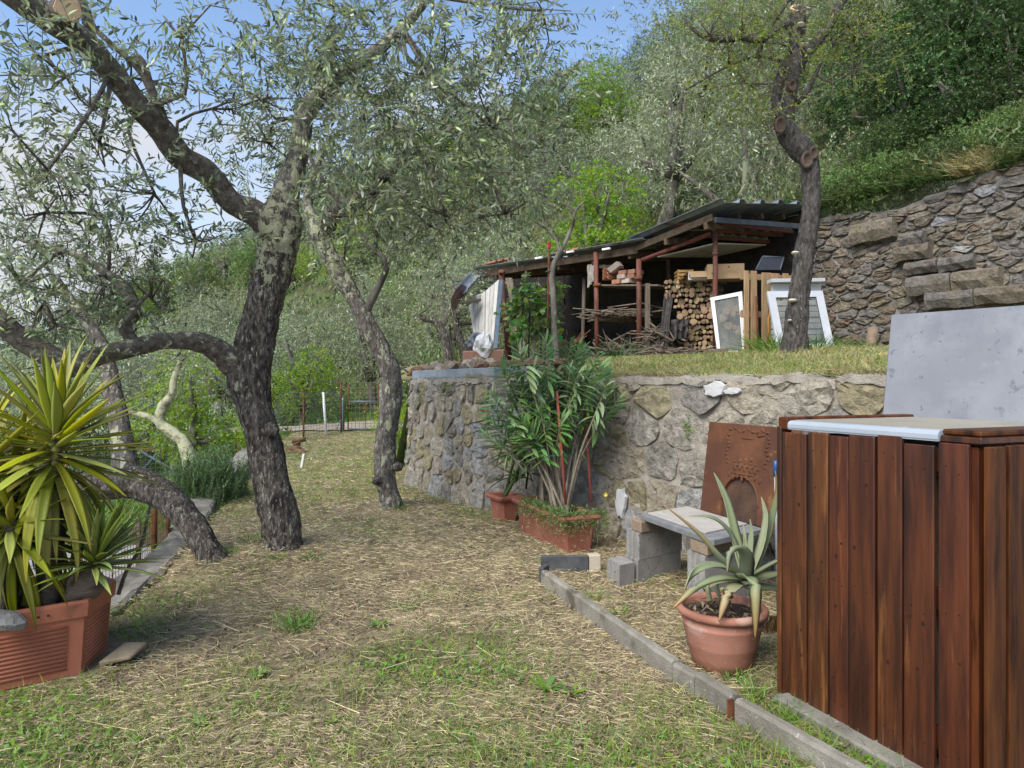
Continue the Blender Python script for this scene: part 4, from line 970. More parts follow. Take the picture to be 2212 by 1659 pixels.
# ================================================================ concrete edging, black slab, small cream block
MT['edging'] = M('edging_concrete', (.17, .155, .125), (.28, .26, .215), 5, .95, .8, 80, (1, 1, 1), [((.10, .09, .065), 3, .58, .1), ((.36, .34, .30), 26, .64, .05), ((.11, .12, .06), 2.2, .66, .05)], bdist=.012, rand=.12)
MT['slate'] = M('dark_slate', (.045, .047, .05), (.085, .088, .09), 10, .7, .4, 70, rand=.1)
E = [Vector((.215, 5.15, 0)), Vector((.80, 3.45, 0)), Vector((.87, 3.29, 0)), Vector((.975, 3.06, 0)), Vector((1.62, 1.75, 0))]
def edging(a, b, label, dz=0.0, h=.17, w=.058):
    d = (b - a); n = d.normalized(); s = Vector((-n.y, n.x, 0)); s = -s if s.x < 0 else s
    k = max(2, int(d.length / .05)); rows = []
    for i in range(k + 1):
        c = a + d * (i / k); z0 = z_lawn(c.x, c.y); j = lambda q: .006 * noise.noise(Vector((c.x * 9, c.y * 9, q * 5)))
        zt = lerp(z_lawn(a.x, a.y), z_lawn(b.x, b.y), i / k) + h - .06 + dz
        rows.append([c + UP * (z0 - .08), c + s * w + UP * (z0 - .08), c + s * (w + j(1)) + UP * (zt - .012), c + s * (w - .012) + UP * (zt + j(2)), c + s * .014 + UP * (zt + j(3)), c + s * j(4) + UP * (zt - .012 + j(5))])
    vs = [v for r in rows for v in r]; fs = [(i * 6 + q, i * 6 + (q + 1) % 6, (i + 1) * 6 + (q + 1) % 6, (i + 1) * 6 + q) for i in range(k) for q in range(6)]
    fs += [tuple(range(6)), tuple(k * 6 + q for q in range(5, -1, -1))]
    return MB().add(vs, fs).solo('edging_slab', MT['edging'], label, 'edging', 'concrete edging along the bed', fix=True)
edging(E[0], E[1] - (E[1] - E[0]).normalized() * .008, 'longest concrete edging slab, running from the black slab to the agave pot')
edging(E[1], E[2] - (E[2] - E[1]).normalized() * .006, 'short stub of concrete edging just before the agave pot', -.01)
edging(E[2], E[3] - (E[3] - E[2]).normalized() * .012, 'middle concrete edging piece, ending at the rusty iron stake', .004)
edging(E[3] + (E[4] - E[3]).normalized() * .012, E[4], 'nearest concrete edging slab, running past the chest to the bottom of the picture', -.004)
MT['rust'] = M('rusty_iron', (.085, .032, .014), (.17, .062, .024), 12, .85, .4, 70, (1, 1, 1), [((.05, .022, .013), 5, .56, .1)], rand=.1)
c = E[3] + UP * -.05; MB().cbox(c - e1 * .003, e1 * .01, e2 * -.03, UP * .16, .001).solo('iron_stake', MT['rust'], 'short rusty flat iron stake wedged between two edging slabs', 'stake', fix=True)
c0, c1 = G(1168, 1221, .06), G(1271, 1222, .06); c0.z = z_lawn(c0.x, c0.y) - .03; dd = (c1 - c0); dd.z = 0
MB().cbox(c0, dd, Vector((.01, .04, 0)), UP * .145, .003).solo('slate_slab', MT['slate'], 'black slate offcut on edge in front of the long planter', 'slab', fix=True)
c0 = G(1164, 1262, 0); MB().cbox(c0 + Vector((-.0, .02, -.05)), Vector((.035, -.02, 0)), Vector((.05, .12, 0)), UP * .17, .004).solo('slate_slab', MT['slate'], 'black end piece at the far tip of the long edging slab', 'slab', fix=True)
MT['cream_block'] = M('cream_stone', (.42, .36, .27), (.52, .46, .36), 6, .9, .4, 60)
c0 = G(1273, 1224, .05); c0.z = z_lawn(c0.x, c0.y) - .03; MB().cbox(c0, Vector((.095, .012, 0)), Vector((-.01, .09, 0)), UP * .16, .006).solo('stone_block', MT['cream_block'], 'small cream stone block at the right end of the black slate', 'block', fix=True)

# ================================================================ block bench with slate top
MT['cinder'] = M('cinder_block_grey', (.24, .23, .215), (.33, .32, .30), 8, .95, 1.0, 110, (1, 1, 1), [((.16, .15, .14), 40, .6, .05)], bdist=.008, rand=.08)
MT['tuff'] = M('brown_block', (.22, .16, .115), (.31, .235, .17), 7, .95, .9, 90, (1, 1, 1), [((.16, .115, .085), 30, .6, .06)], bdist=.008, rand=.1)
MT['slate_top'] = M('grey_slate', (.15, .155, .16), (.22, .225, .23), 8, .75, .4, 50)
MT['tile_top'] = M('pale_tile', (.33, .31, .275), (.42, .395, .35), 5, .8, .25, 60, (1, 1, 1), [((.24, .22, .19), 12, .62, .08)])
bu = Vector((.331, -.944, 0)); bv = Vector((.79, .613, 0))
def cinder(C, length, h, z, label, parent=None):
    """hollow-ended block: corner C nearest the viewer, end face towards -bv grooved"""
    mb = MB(); w = .2; g = .022
    # plan outline with two grooves in the end face
    prof = [(0, 0), (0, .045), (g, .055), (g, .085), (0, .095), (0, .105), (g, .115), (g, .145), (0, .155), (0, .2), (length, .2), (length, 0)]
    poly = [C + bv * p - bu * q + UP * z for p, q in prof]
    mb.prism(poly, UP * h)
    return mb.solo('cinder_block', MT['cinder'], label, 'cinder block', 'blocks of the low bench', fix=True)
C1 = Vector((.957, 5.20, 0)); C2 = Vector((1.255, 4.50, 0))
z0 = z_lawn(C1.x, C1.y) - .03
cinder(C1 - bu * .0 - bv * .015, .5, .20, z0, 'lower grey cinder block under the left end of the slate bench')
cinder(C1, .5, .20, z0 + .203, 'upper grey cinder block under the left end of the slate bench')
cinder(C1 - bv * .20 - bu * .02, .16, .21, z0 - .02, 'short broken cinder block jutting out at the left foot of the bench')
cinder(C2 - bv * .01, .5, .20, z0, 'lower grey cinder block under the right end of the bench, behind the agave')
cinder(C2, .5, .20, z0 + .203, 'upper grey cinder block under the right end of the bench, behind the agave')
zt = z0 + .406
MB().cbox(C1 + bv * .01 + bu * .012 + UP * zt, bv * .46, -bu * .15, UP * .085, .006).jitter(.003, 20).solo('brown_block', MT['tuff'], 'brown stone block on the left cinder blocks, carrying the slate', 'block', fix=True)
MB().cbox(C2 + bv * .01 + bu * .012 + UP * zt, bv * .50, -bu * .19, UP * .085, .006).jitter(.003, 20).solo('brown_block', MT['tuff'], 'brown stone block on the right cinder blocks behind the agave', 'block', fix=True)
zt += .0875
so = Vector((1.286, 4.41, zt)); MB().cbox(so, -bu * .92, bv * .56, UP * .040, .004).solo('slate_slab', MT['slate_top'], 'grey slate slab laid across the blocks as a bench top', 'slab', fix=True)
MB().cbox(so - bu * .14 + bv * .05 + UP * .0415, -bu * .74, bv * .47, UP * .012, .002).solo('stone_tile', MT['tile_top'], 'pale worn tile lying on the slate bench top', 'tile', fix=True)
zt += .041
# ---- cast-iron fireback standing on the bench's rear edge
MT['fireback'] = M('rusted_cast_iron', (.080, .031, .015), (.135, .054, .023), 5, .8, .4, 60, (1, 1, 1), [((.075, .030, .016), 2.2, .52, .12), ((.19, .08, .032), 9, .64, .06)], bdist=.004, spec=.35)
MT['fireback_dark'] = M('dark_cast_iron', (.045, .026, .018), (.085, .045, .028), 7, .85, .5, 70)  # darker tone for the plate behind the arched opening
fb0 = P(1517, 1082, 5.42); fb0.z = zt + .004
ftl = P(1537, 912, 5.58); fup = (ftl - fb0); FW, FH = .98, fup.length; fv = fup.normalized(); fu = Vector((.36, -.933, 0)).normalized(); fn = fv.cross(fu).normalized()
if fn.y > 0: fn = -fn
fbk = thing('iron_fireback', 'rusty cast-iron fireback with raised figures and an arched opening, standing on the bench', 'fireback', tuple(fb0 + fu * FW / 2))
arch_c, arch_r, arch_h = .44, .195, .12
poly = [(0, 0), (arch_c - arch_r, 0)] + [(arch_c - arch_r * math.cos(math.pi * i / 20), arch_h + arch_r * math.sin(math.pi * i / 20)) for i in range(21)] + [(arch_c + arch_r, 0), (FW, 0), (FW, FH), (0, FH)]
def fp(u, v, w=0): return fb0 + fu * u + fv * v + fn * w
MB().prism([fp(u, v, .0) for u, v in poly], fn * .02).build('plate', MT['fireback'], fbk, False, True)
MB().prism([fp(u, v, -.006) for u, v in ((arch_c - arch_r - .03, 0), (arch_c + arch_r + .03, 0), (arch_c + arch_r + .03, arch_h + arch_r + .03), (arch_c - arch_r - .03, arch_h + arch_r + .03))], fn * .004).build('recess_plate', MT['fireback_dark'], fbk, False, True)
ring = MB(); ring.tube([fp(arch_c - arch_r * math.cos(math.pi * i / 20) * 1.02, arch_h + arch_r * 1.02 * math.sin(math.pi * i / 20), .021) for i in range(21)], .006, 6); ring.build('arch_rim', MT['fireback'], fbk, True)
rr = random.Random(9); rel = MB()
def lump(u, v, a, b, h, ang=0):
    ca, sa = math.cos(ang), math.sin(ang); k = 10; vs = []
    for s, z in ((1, 0), (.8, .6), (.4, .95)):
        for i in range(k):
            x, y = a * s * math.cos(6.283 * i / k), b * s * math.sin(6.283 * i / k); vs.append(fp(u + x * ca - y * sa, v + x * sa + y * ca, .0195 + h * z))
    vs.append(fp(u, v, .0195 + h)); fs = [(q * k + i, q * k + (i + 1) % k, (q + 1) * k + (i + 1) % k, (q + 1) * k + i) for q in range(2) for i in range(k)] + [(2 * k + i, 2 * k + (i + 1) % k, 3 * k) for i in range(k)]
    rel.add(vs, fs)
cx = .47
for i in range(9): lump(cx - .20 + i * .05, FH - .045 + .012 * math.sin(i * 2), .026, .012, .010, rr.uniform(-.8, .8))     # scrolls along the top
for s in (-1, 1):
    for i in range(8): lump(cx + s * (.215 + .012 * math.sin(i * 1.7)), FH - .09 - i * .03, .018, .011, .010, rr.uniform(-1, 1))
lump(cx, FH - .105, .085, .006, .008); lump(cx + .14, FH - .075, .05, .010, .011, .2)
for i in range(5):      # a row of seated and standing figures: head, body, arms
    u = cx - .11 + i * .055; v = .375 + rr.uniform(-.012, .02)
    lump(u, v + .05, .012, .014, .014); lump(u, v + .012, .022, .034, .013, rr.uniform(-.3, .3)); lump(u + .02, v + .02, .024, .008, .012, rr.uniform(-.9, .9))
for i in range(3): lump(cx - .06 + i * .06, .432 + rr.uniform(0, .02), .016, .020, .012)
lump(cx - .02, .335, .15, .008, .010)
for i in range(8): lump(cx - .17 + i * .048, .318 - .012 * (i % 2), .012, .026, .010, rr.uniform(-.5, .5))
rel.build('relief', MT['fireback'], fbk, True, True)
MT['white_board'] = M('white_board', (.7, .7, .68), (.78, .78, .76), 5, .7, .1, 40)
MB().cbox(fp(-.02, -.02, -.035), fu * .5, fv * (FH * .62), fn * .012, .002).solo('white_board', MT['white_board'], 'thin white board showing as a sliver behind the iron fireback', 'board', fix=True)

# ================================================================ terracotta pot and its agave
MT['terra'] = M('terracotta_pink', (.29, .125, .080), (.37, .175, .12), 4, .8, .25, 60, (1, 1, 1), [((.44, .27, .21), 6, .58, .08), ((.22, .10, .07), 3.2, .56, .1), ((.42, .33, .28), 30, .66, .04)], bdist=.006)
MT['soil'] = M('potting_soil', (.045, .034, .024), (.09, .068, .046), 14, .98, 1.0, 40, bdist=.03)
pc = Vector((1.122, 3.70, .0)); pc.z = z_lawn(pc.x, pc.y) + .005
pot = thing('terracotta_pot', 'round pink terracotta pot with a rolled rim and faint rings, holding the agave', 'pot', tuple(pc))
body = [(.142, 0), (.150, .005), (.166, .06), (.181, .118), (.1825, .121), (.1832, .127), (.1865, .138), (.1870, .144), (.1905, .155), (.1915, .162), (.2045, .222), (.2105, .240), (.2045, .241), (.2070, .272), (.212, .285)]
MB().lathe(pc, body, 56).build('body', MT['terra'], pot, True)
rim = [(.205, .274), (.226, .277), (.236, .287), (.2385, .300), (.234, .313), (.222, .320), (.208, .318), (.203, .305), (.200, .26), (.198, .24)]
MB().lathe(pc, rim, 56, False).build('rim', MT['terra'], pot, True)
mb = MB(); n = 28; vs = [(pc.x, pc.y, pc.z + .29)]
for q, r in enumerate((.06, .12, .17, .2)):
    for i in range(n):
        a = 6.283 * i / n; vs.append((pc.x + r * math.cos(a), pc.y + r * math.sin(a), pc.z + .278 + .012 * noise.noise(Vector((r * 30 * math.cos(a), r * 30 * math.sin(a), 1)))))
fs = [(0, 1 + i, 1 + (i + 1) % n) for i in range(n)] + [(1 + q * n + i, 1 + (q + 1) * n + i, 1 + (q + 1) * n + (i + 1) % n, 1 + q * n + (i + 1) % n) for q in range(3) for i in range(n)]
mb.add(vs, fs).build('soil', MT['soil'], pot, True, True)
MT['dead'] = LEAF('dead_leaf', (.20, .135, .08), (.26, .19, .12), .45, .03, .8, .1)
mb = MB(); rr = random.Random(3)
for i in range(70):
    a, r = rr.uniform(0, 6.28), .19 * math.sqrt(rr.random()); c = pc + Vector((r * math.cos(a), r * math.sin(a), .285 + rr.uniform(0, .02))); d = Vector((rr.uniform(-1, 1), rr.uniform(-1, 1), rr.uniform(-.2, .35))).normalized(); s = d.cross(UP).normalized(); L, W = rr.uniform(.035, .085), rr.uniform(.012, .026)
    mb.add([c - d * L / 2, c + s * W / 2 + UP * .006, c + d * L / 2, c - s * W / 2 + UP * rr.uniform(-.004, .01)], [(0, 1, 2, 3)])
mb.solo('leaf_litter', MT['dead'], 'dry curled leaves lying on the soil of the agave pot', 'leaf litter')['kind'] = 'stuff'

MT['agave'] = LEAF('agave_leaf', (.20, .235, .13), (.22, .255, .145), .16, .015, .55, .05, tip=(.38, .22, .10))
def strap(pts, wid, thick=.006, tipfrom=.75, channel=.22, face=None, teeth=0.0, tipgain=1.0, sub=4):
    """a fleshy strap leaf along 3-D points; wid: widths at the points; face: direction its upper side looks to. Returns verts, faces, tip values"""
    pts = [Vector(p) for p in pts]; n = len(pts); P_, W_ = [], []
    for i in range(n - 1):
        p0, p1, p2, p3 = pts[max(i - 1, 0)], pts[i], pts[i + 1], pts[min(i + 2, n - 1)]
        for j in range(sub):
            t = j / sub; t2, t3 = t * t, t ** 3
            P_.append(0.5 * ((2 * p1) + (p2 - p0) * t + (2 * p0 - 5 * p1 + 4 * p2 - p3) * t2 + (3 * p1 - p0 - 3 * p2 + p3) * t3)); W_.append(lerp(wid[i], wid[i + 1], t))
    P_.append(pts[-1]); W_.append(wid[-1]); n = len(P_); vs, tv = [], []
    up0 = Vector(face) if face is not None else None
    for i in range(n):
        T = (P_[min(i + 1, n - 1)] - P_[max(i - 1, 0)]).normalized()
        u0 = up0 if up0 is not None else Vector((0, 0, 1))
        S = T.cross(u0); S = S.normalized() if S.length > 1e-3 else Vector((1, 0, 0)); N = S.cross(T).normalized(); w = W_[i] / 2; k = 1 + (teeth if i % 2 else 0)
        vs += [P_[i] - S * w * k + N * w * channel, P_[i] - S * w * .5 + N * w * .02, P_[i] - N * w * channel * .2, P_[i] + S * w * .5 + N * w * .02, P_[i] + S * w * k + N * w * channel,
               P_[i] + S * w * .5 - N * min(thick, w * .6), P_[i] - N * min(thick * 1.7, w * .8), P_[i] - S * w * .5 - N * min(thick, w * .6)]
        f = i / (n - 1); tv += [min(1, max(0, (f - tipfrom) / max(.01, 1 - tipfrom))) * tipgain] * 8
    fs = [(i * 8 + j, (i + 1) * 8 + j, (i + 1) * 8 + (j + 1) % 8, i * 8 + (j + 1) % 8) for i in range(n - 1) for j in range(8)]
    fs += [tuple(range(8)), tuple((n - 1) * 8 + j for j in range(7, -1, -1))]
    return vs, fs, tv
def leaf_obj(name, V, m, parent, off=None):
    vs, fs, tv = V; mb = MB().add(vs, fs); me = mb.mesh(name, origin(parent) if off is None else off, True)
    at = me.attributes.new('tip', 'FLOAT', 'POINT'); at.data.foreach_set('value', tv); return link(name, me, m, parent)
ab = P(1612, 1236, 3.72)
ag = thing('agave_plant', 'grey-green agave with long toothed leaves, some bent and brown-tipped, in the pink pot', 'agave', (pc.x + .01, pc.y, pc.z + .28))
def AG(zx, zy, d): return P(1333 + .4018 * zx, 800 + .4018 * zy, d)
K = .4018 / F * 3.7
leaves = [
 ([(690, 1120, 3.72), (640, 1075, 3.66), (555, 1005, 3.60), (430, 865, 3.55), (250, 722, 3.5)], [70, 66, 58, 40, 4], .55, 1),
 ([(690, 1110, 3.76), (650, 960, 3.80), (600, 740, 3.84), (560, 630, 3.86), (520, 550, 3.88)], [80, 92, 66, 42, 4], .9, .3),
 ([(680, 1080, 3.76), (640, 930, 3.78), (585, 840, 3.76), (500, 787, 3.72), (375, 785, 3.68)], [50, 48, 38, 26, 3], .8, .6),
 ([(690, 1120, 3.68), (695, 1010, 3.60), (655, 955, 3.54), (605, 985, 3.50), (592, 1092, 3.48)], [90, 95, 80, 48, 4], .85, .5),
 ([(705, 1080, 3.74), (718, 930, 3.74), (722, 860, 3.74), (715, 800, 3.74)], [40, 38, 24, 3], .9, .3),
 ([(690, 1080, 3.78), (690, 960, 3.80), (686, 890, 3.80), (680, 830, 3.81)], [36, 34, 22, 3], .85, .9),
 ([(715, 1090, 3.74), (775, 940, 3.74), (800, 800, 3.75), (790, 730, 3.76), (775, 680, 3.77)], [66, 62, 44, 26, 3], .9, .3),
 ([(730, 1100, 3.78), (800, 920, 3.78), (846, 740, 3.76), (862, 640, 3.74), (850, 540, 3.72)], [74, 74, 56, 34, 4], .45, .9),
 ([(710, 1110, 3.72), (790, 1060, 3.66), (870, 1020, 3.62), (960, 1010, 3.60)], [60, 62, 50, 14], .7, .5),
 ([(730, 1130, 3.74), (820, 1105, 3.74), (900, 1090, 3.76), (980, 1100, 3.78)], [60, 64, 50, 14], .7, .5),
 ([(670, 1120, 3.68), (560, 1118, 3.56), (460, 1150, 3.48), (380, 1205, 3.44), (298, 1282, 3.42)], [70, 74, 66, 48, 5], .6, 1),
 ([(660, 1095, 3.74), (560, 1050, 3.72), (470, 1052, 3.68), (400, 1100, 3.64), (358, 1195, 3.60)], [62, 60, 54, 40, 4], .75, .7),
 ([(660, 1105, 3.66), (715, 1115, 3.50), (742, 1190, 3.41), (746, 1320, 3.39), (742, 1445, 3.40)], [70, 92, 76, 48, 4], .40, .95),
 ([(690, 1150, 3.66), (640, 1160, 3.55), (595, 1210, 3.47), (568, 1280, 3.445), (548, 1352, 3.44)], [70, 84, 72, 50, 5], .15, .9),
 ([(690, 1160, 3.74), (790, 1165, 3.76), (880, 1180, 3.78), (980, 1200, 3.8)], [60, 56, 44, 10], .6, .7),
 ([(640, 1150, 3.74), (590, 1130, 3.7), (510, 1150, 3.66), (470, 1180, 3.64), (455, 1140, 3.62)], [44, 46, 34, 20, 3], .3, .9),
 ([(560, 1230, 3.6), (540, 1190, 3.58), (536, 1160, 3.58), (552, 1148, 3.58)], [30, 34, 22, 3], .9, .3),
 ([(500, 1240, 3.6), (490, 1190, 3.6), (488, 1165, 3.6), (496, 1140, 3.6)], [44, 40, 26, 3], .9, .3),
 ([(615, 1220, 3.56), (585, 1180, 3.52), (562, 1172, 3.50), (555, 1195, 3.5)], [30, 34, 24, 3], .6, .9)]
for pts, wid, tf, tg in leaves:
    p3 = [AG(*p) for p in pts]
    mid = p3[len(p3) // 2]; axis = Vector((ab.x, ab.y, mid.z + .05)); f = (axis - mid); f.z = max(.12, .6 * abs(f.length)); f = f + Vector((0, -.04, 0))
    leaf_obj('leaf', strap(p3, [w * K * .82 for w in wid], .009, tf, .28, f, .06, tg), MT['agave'], ag)

# blue-handled pole tucked behind the chest
MT['blue_grip'] = M('blue_plastic', (.015, .05, .14), (.02, .07, .18), 6, .35, 0, spec=.5); MT['grey_metal'] = M('grey_painted_metal', (.30, .32, .34), (.38, .40, .42), 6, .5, .05)
bp = thing('broom', 'grey pole with a dark blue grip standing behind the corner of the chest', 'broom', (1.5, 3.98, .02))
p0, p1 = P(1682, 1330, 3.92), P(1676, 1000, 3.92)
MB().tube([p0, p1], .011, 10).build('pole', MT['grey_metal'], bp, True)
MB().tube([p1 - UP * .075, p1 - UP * .07, p1 + UP * .01, p1 + UP * .014], [.013, .017, .017, .012], 12).build('grip', MT['blue_grip'], bp, True)
MT['bristle'] = M('straw_bristle', (.22, .13, .05), (.32, .2, .08), 20, .9, .3)
mb = MB(); rr = random.Random(8)
for i in range(90):
    q = P(1676 + rr.uniform(-26, 12), 1330, 3.92 + rr.uniform(-.03, .03)); e = q + Vector((rr.uniform(-.03, .03), rr.uniform(-.03, .03), -.09)); mb.tube([q, e], .0016, 3)
mb.build('bristles', MT['bristle'], bp)['kind'] = 'stuff'
# ================================================================ the woodshed on the terrace
MT['pipe'] = M('red_oxide_pipe', (.105, .034, .024), (.16, .058, .040), 8, .75, .4, 60, (1, 1, .3), [((.06, .032, .022), 6, .54, .1), ((.20, .11, .08), 30, .64, .05)], rand=.15)
MT['zinc'] = M('weathered_zinc', (.16, .18, .205), (.25, .275, .30), 4, .5, .1, 30, (1, 1, 1), [((.12, .10, .085), 5, .62, .1)], metal=.35, rand=.1)
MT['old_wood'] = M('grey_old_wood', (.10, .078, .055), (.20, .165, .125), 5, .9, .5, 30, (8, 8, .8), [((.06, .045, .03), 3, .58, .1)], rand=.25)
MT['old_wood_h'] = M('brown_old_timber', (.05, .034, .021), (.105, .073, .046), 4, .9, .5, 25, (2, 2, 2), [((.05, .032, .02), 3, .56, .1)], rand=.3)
MT['fascia'] = M('dark_grey_flashing', (.045, .055, .065), (.075, .088, .10), 6, .5, .1, rand=.1, metal=.2)
MT['white_sheet'] = M('dirty_white_sheet', (.42, .41, .37), (.55, .53, .48), 3, .8, .15, 30, (1, 1, 1), [((.27, .25, .21), 2.4, .58, .12)])
MT['shed_shade'] = M('shade_dark_wall', (.018, .016, .014), (.04, .036, .03), 4, .95, .9, 18, bdist=.05)  # near-black tone: the dark of the shed interior painted into the surface
RF, RB = Vector((3.17, 10.5, 4.26)), Vector((5.8, 12.6, 4.75))
LF = P(1020, 581, 14.2); LB = LF + (RB - RF) + Vector((0, 0, -.05))
MF = P(1357, 521, 12.1); MBk = MF + (RB - RF)
shed = thing('woodshed', 'long open woodshed of rusty pipes under patched corrugated roofing', 'shed', (1.8, 12.6, 2.0))
def corrug(a, b, c, d, nr, m, parent, h=.045, thick=.008, name='roof_sheet'):
    """sheet with box ribs running a->b; a,b one edge, d,c the opposite edge"""
    a, b, c, d = map(Vector, (a, b, c, d)); nrm = (b - a).cross(d - a).normalized()
    if nrm.z < 0: nrm = -nrm
    t, hh = [0.0], [h]
    for k in range(nr):
        w = 1.0 / nr; t += [(k + .10) * w, (k + .18) * w, (k + .82) * w, (k + .90) * w, (k + 1) * w]; hh += [h, 0, 0, h, h]
    mb = MB(); n = len(t); vs = []
    for s in range(3):
        f = s / 2
        for i in range(n): vs.append(a.lerp(b, f).lerp(d.lerp(c, f), t[i]) + nrm * hh[i])
    for s in range(3):
        f = s / 2
        for i in range(n): vs.append(a.lerp(b, f).lerp(d.lerp(c, f), t[i]) + nrm * (hh[i] - thick))
    o = 3 * n; fs = []
    for s in range(2):
        for i in range(n - 1): fs += [(s * n + i, s * n + i + 1, (s + 1) * n + i + 1, (s + 1) * n + i), (o + (s + 1) * n + i, o + (s + 1) * n + i + 1, o + s * n + i + 1, o + s * n + i)]
        fs += [(s * n, (s + 1) * n, o + (s + 1) * n, o + s * n), (s * n + n - 1, o + s * n + n - 1, o + (s + 1) * n + n - 1, (s + 1) * n + n - 1)]
    for i in range(n - 1): fs += [(i, o + i, o + i + 1, i + 1), (2 * n + i, 2 * n + i + 1, o + 2 * n + i + 1, o + 2 * n + i)]
    return mb.add(vs, fs).build(name, m, parent, False, True)
for k in range(3):
    f0, f1 = k / 3, (k + 1) / 3 + .015; dz = Vector((0, 0, .012 * (k % 2)))
    corrug(RF.lerp(RB, f0) + dz, MF.lerp(MBk, f0) + dz, MF.lerp(MBk, f1) + dz, RF.lerp(RB, f1) + dz, 2, MT['zinc'], shed, .06)
M0 = MF.lerp(RF, .18) + Vector((0, 0, -.075)); M0b = MBk.lerp(RB, .18) + Vector((0, 0, -.075)); mid1 = M0.lerp(LF, .52); mid1b = M0b.lerp(LB, .52)
for k in range(3):
    f0, f1 = k / 3, (k + 1) / 3 + .015; dz = Vector((0, 0, .01 * (k % 2)))
    corrug(M0.lerp(M0b, f0) + dz, mid1.lerp(mid1b, f0) + dz, mid1.lerp(mid1b, f1) + dz, M0.lerp(M0b, f1) + dz, 4, MT['zinc'], shed, .03)
    q = Vector((0, 0, -.04))
    corrug(mid1.lerp(M0, .04).lerp(mid1b.lerp(M0b, .04), f0) + dz + q, LF.lerp(LB, f0) + dz, LF.lerp(LB, f1) + dz, mid1.lerp(M0, .04).lerp(mid1b.lerp(M0b, .04), f1) + dz + q, 4, MT['zinc'], shed, .03)
e1s = (LF - RF); e1s.z = 0; e1s.normalize(); e2s = (RB - RF); e2s.z = 0; e2s.normalize(); DN = Vector((0, 0, -1))
# timbers under the roof: front plate, ragged boards along the edge, purlins
def beam(a, b, w, h, m, name, parent=shed):
    a, b = Vector(a), Vector(b); t = (b - a); s = t.cross(UP).normalized(); u = s.cross(t).normalized()
    return MB().cbox(a - s * w / 2 - u * h, t, s * w, u * h, .004).build(name, MT[m], parent, False, True)
def under(f, g, dz=-.08): return (RF.lerp(MF, f * 3.0) if f < .333 else MF.lerp(LF, (f - .333) / .667)) + (RB - RF) * g + UP * dz
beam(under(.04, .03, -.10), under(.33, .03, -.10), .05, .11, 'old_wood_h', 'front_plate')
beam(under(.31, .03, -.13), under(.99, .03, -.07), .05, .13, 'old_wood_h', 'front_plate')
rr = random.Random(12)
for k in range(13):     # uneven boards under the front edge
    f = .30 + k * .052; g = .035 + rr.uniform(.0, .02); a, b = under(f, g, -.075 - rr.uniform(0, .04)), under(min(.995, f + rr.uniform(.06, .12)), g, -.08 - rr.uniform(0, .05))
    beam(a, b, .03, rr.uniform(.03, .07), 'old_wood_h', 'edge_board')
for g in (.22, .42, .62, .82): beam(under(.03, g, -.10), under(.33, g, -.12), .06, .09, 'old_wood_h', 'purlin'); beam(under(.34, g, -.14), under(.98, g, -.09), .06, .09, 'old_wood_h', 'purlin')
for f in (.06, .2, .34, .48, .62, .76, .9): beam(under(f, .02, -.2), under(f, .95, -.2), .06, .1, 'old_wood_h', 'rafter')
for px, py in ((1155, 560), (1222, 547), (1300, 541)):
    c = P(px, py, 12.9 - (px - 1155) * .004); MB().cbox(c, e1s * -.16, e2s * .04, UP * .035, .003).build('edge_board', MT['white_board'], shed, False, True)
# end flashing on the right and the ceiling of white sheets between rusty joists
fa, fb = P(1547, 470, 10.75), P(1760, 487, 12.0)
MB().cbox(fa + DN * .075, fb - fa, e1s * .05, UP * .085, .004).build('flashing', MT['fascia'], shed, False, True)
for k, (x0, y0, x1, y1, d0, d1) in enumerate(((1560, 486, 1712, 503, 11.0, 12.3), (1548, 501, 1690, 511, 11.3, 12.5), (1540, 516, 1660, 525, 11.6, 12.6))):
    a, b = P(x0, y0, d0), P(x1, y1, d1); beam(a + UP * .05, b + UP * .05, .05, .06, 'pipe', 'steel_joist')
    s = MB(); t = (b - a); nr = 5; wv = e1s * .55; vs = []; rows = []
    prof = []
    for q in range(nr):
        prof += [(q / nr, .0), (q / nr + .10, .0), (q / nr + .14, .055), (q / nr + .18, .055)]
    prof.append((1.0, 0))
    vs = [a + t * p + UP * (.055 + z) for p, z in prof] + [a + t * p + wv + UP * (.055 + z + .05) for p, z in prof]; n = len(prof)
    s.add(vs, [(i, i + 1, n + i + 1, n + i) for i in range(n - 1)]).build('ceiling_sheet', MT['white_sheet'], shed)
c0, c1, c2, c3 = P(1420, 556, 11.9), P(1545, 527, 11.3), P(1655, 530, 12.7), P(1540, 556, 13.6)
MB().prism([c0, c1, c2, c3], UP * .02).build('ceiling_panel', MT['white_sheet'], shed, False, True)
# rusty pipe posts and rails
def pipe(name, a, b, r, m='pipe', parent=shed): return MB().tube([a, b], r, 12).build(name, MT[m], parent, True)
def clamp(c, parent): MB().tube([c + e1s * -.07, c + e1s * .07], .033, 8).build('clamp', MT['rust'], parent, True)
def zt(p): return z_terrace(p.x, p.y) - .05
pp = P(1545, 770, 11.1); post0 = Vector((pp.x, pp.y, zt(pp))); tp = P(1545, 500, 11.1)
q = pipe('post', post0, tp, .040); MB().tube([P(1545, 552, 11.1), P(1545, 545, 11.1)], .047, 12).build('collar', MT['pipe'], q, True)
pp = P(1381, 778, 12.0); q = pipe('post', Vector((pp.x, pp.y, zt(pp))), P(1380, 560, 12.0), .046); clamp(P(1379, 601, 11.95), q)
pp = P(1290, 775, 12.5); q = pipe('post', Vector((pp.x, pp.y, zt(pp))), P(1287, 545, 12.5), .042); clamp(P(1290, 616, 12.45), q)
pp = P(1101, 772, 13.5); q = pipe('post', Vector((pp.x, pp.y, zt(pp))), P(1082, 583, 13.6), .055); clamp(P(1084, 588, 13.5), q)
pipe('rail', P(1387, 562, 12.0), P(1537, 504, 11.15), .036)
pipe('rail', P(1437, 482, 11.5), P(1541, 486, 11.0), .026, 'rust')
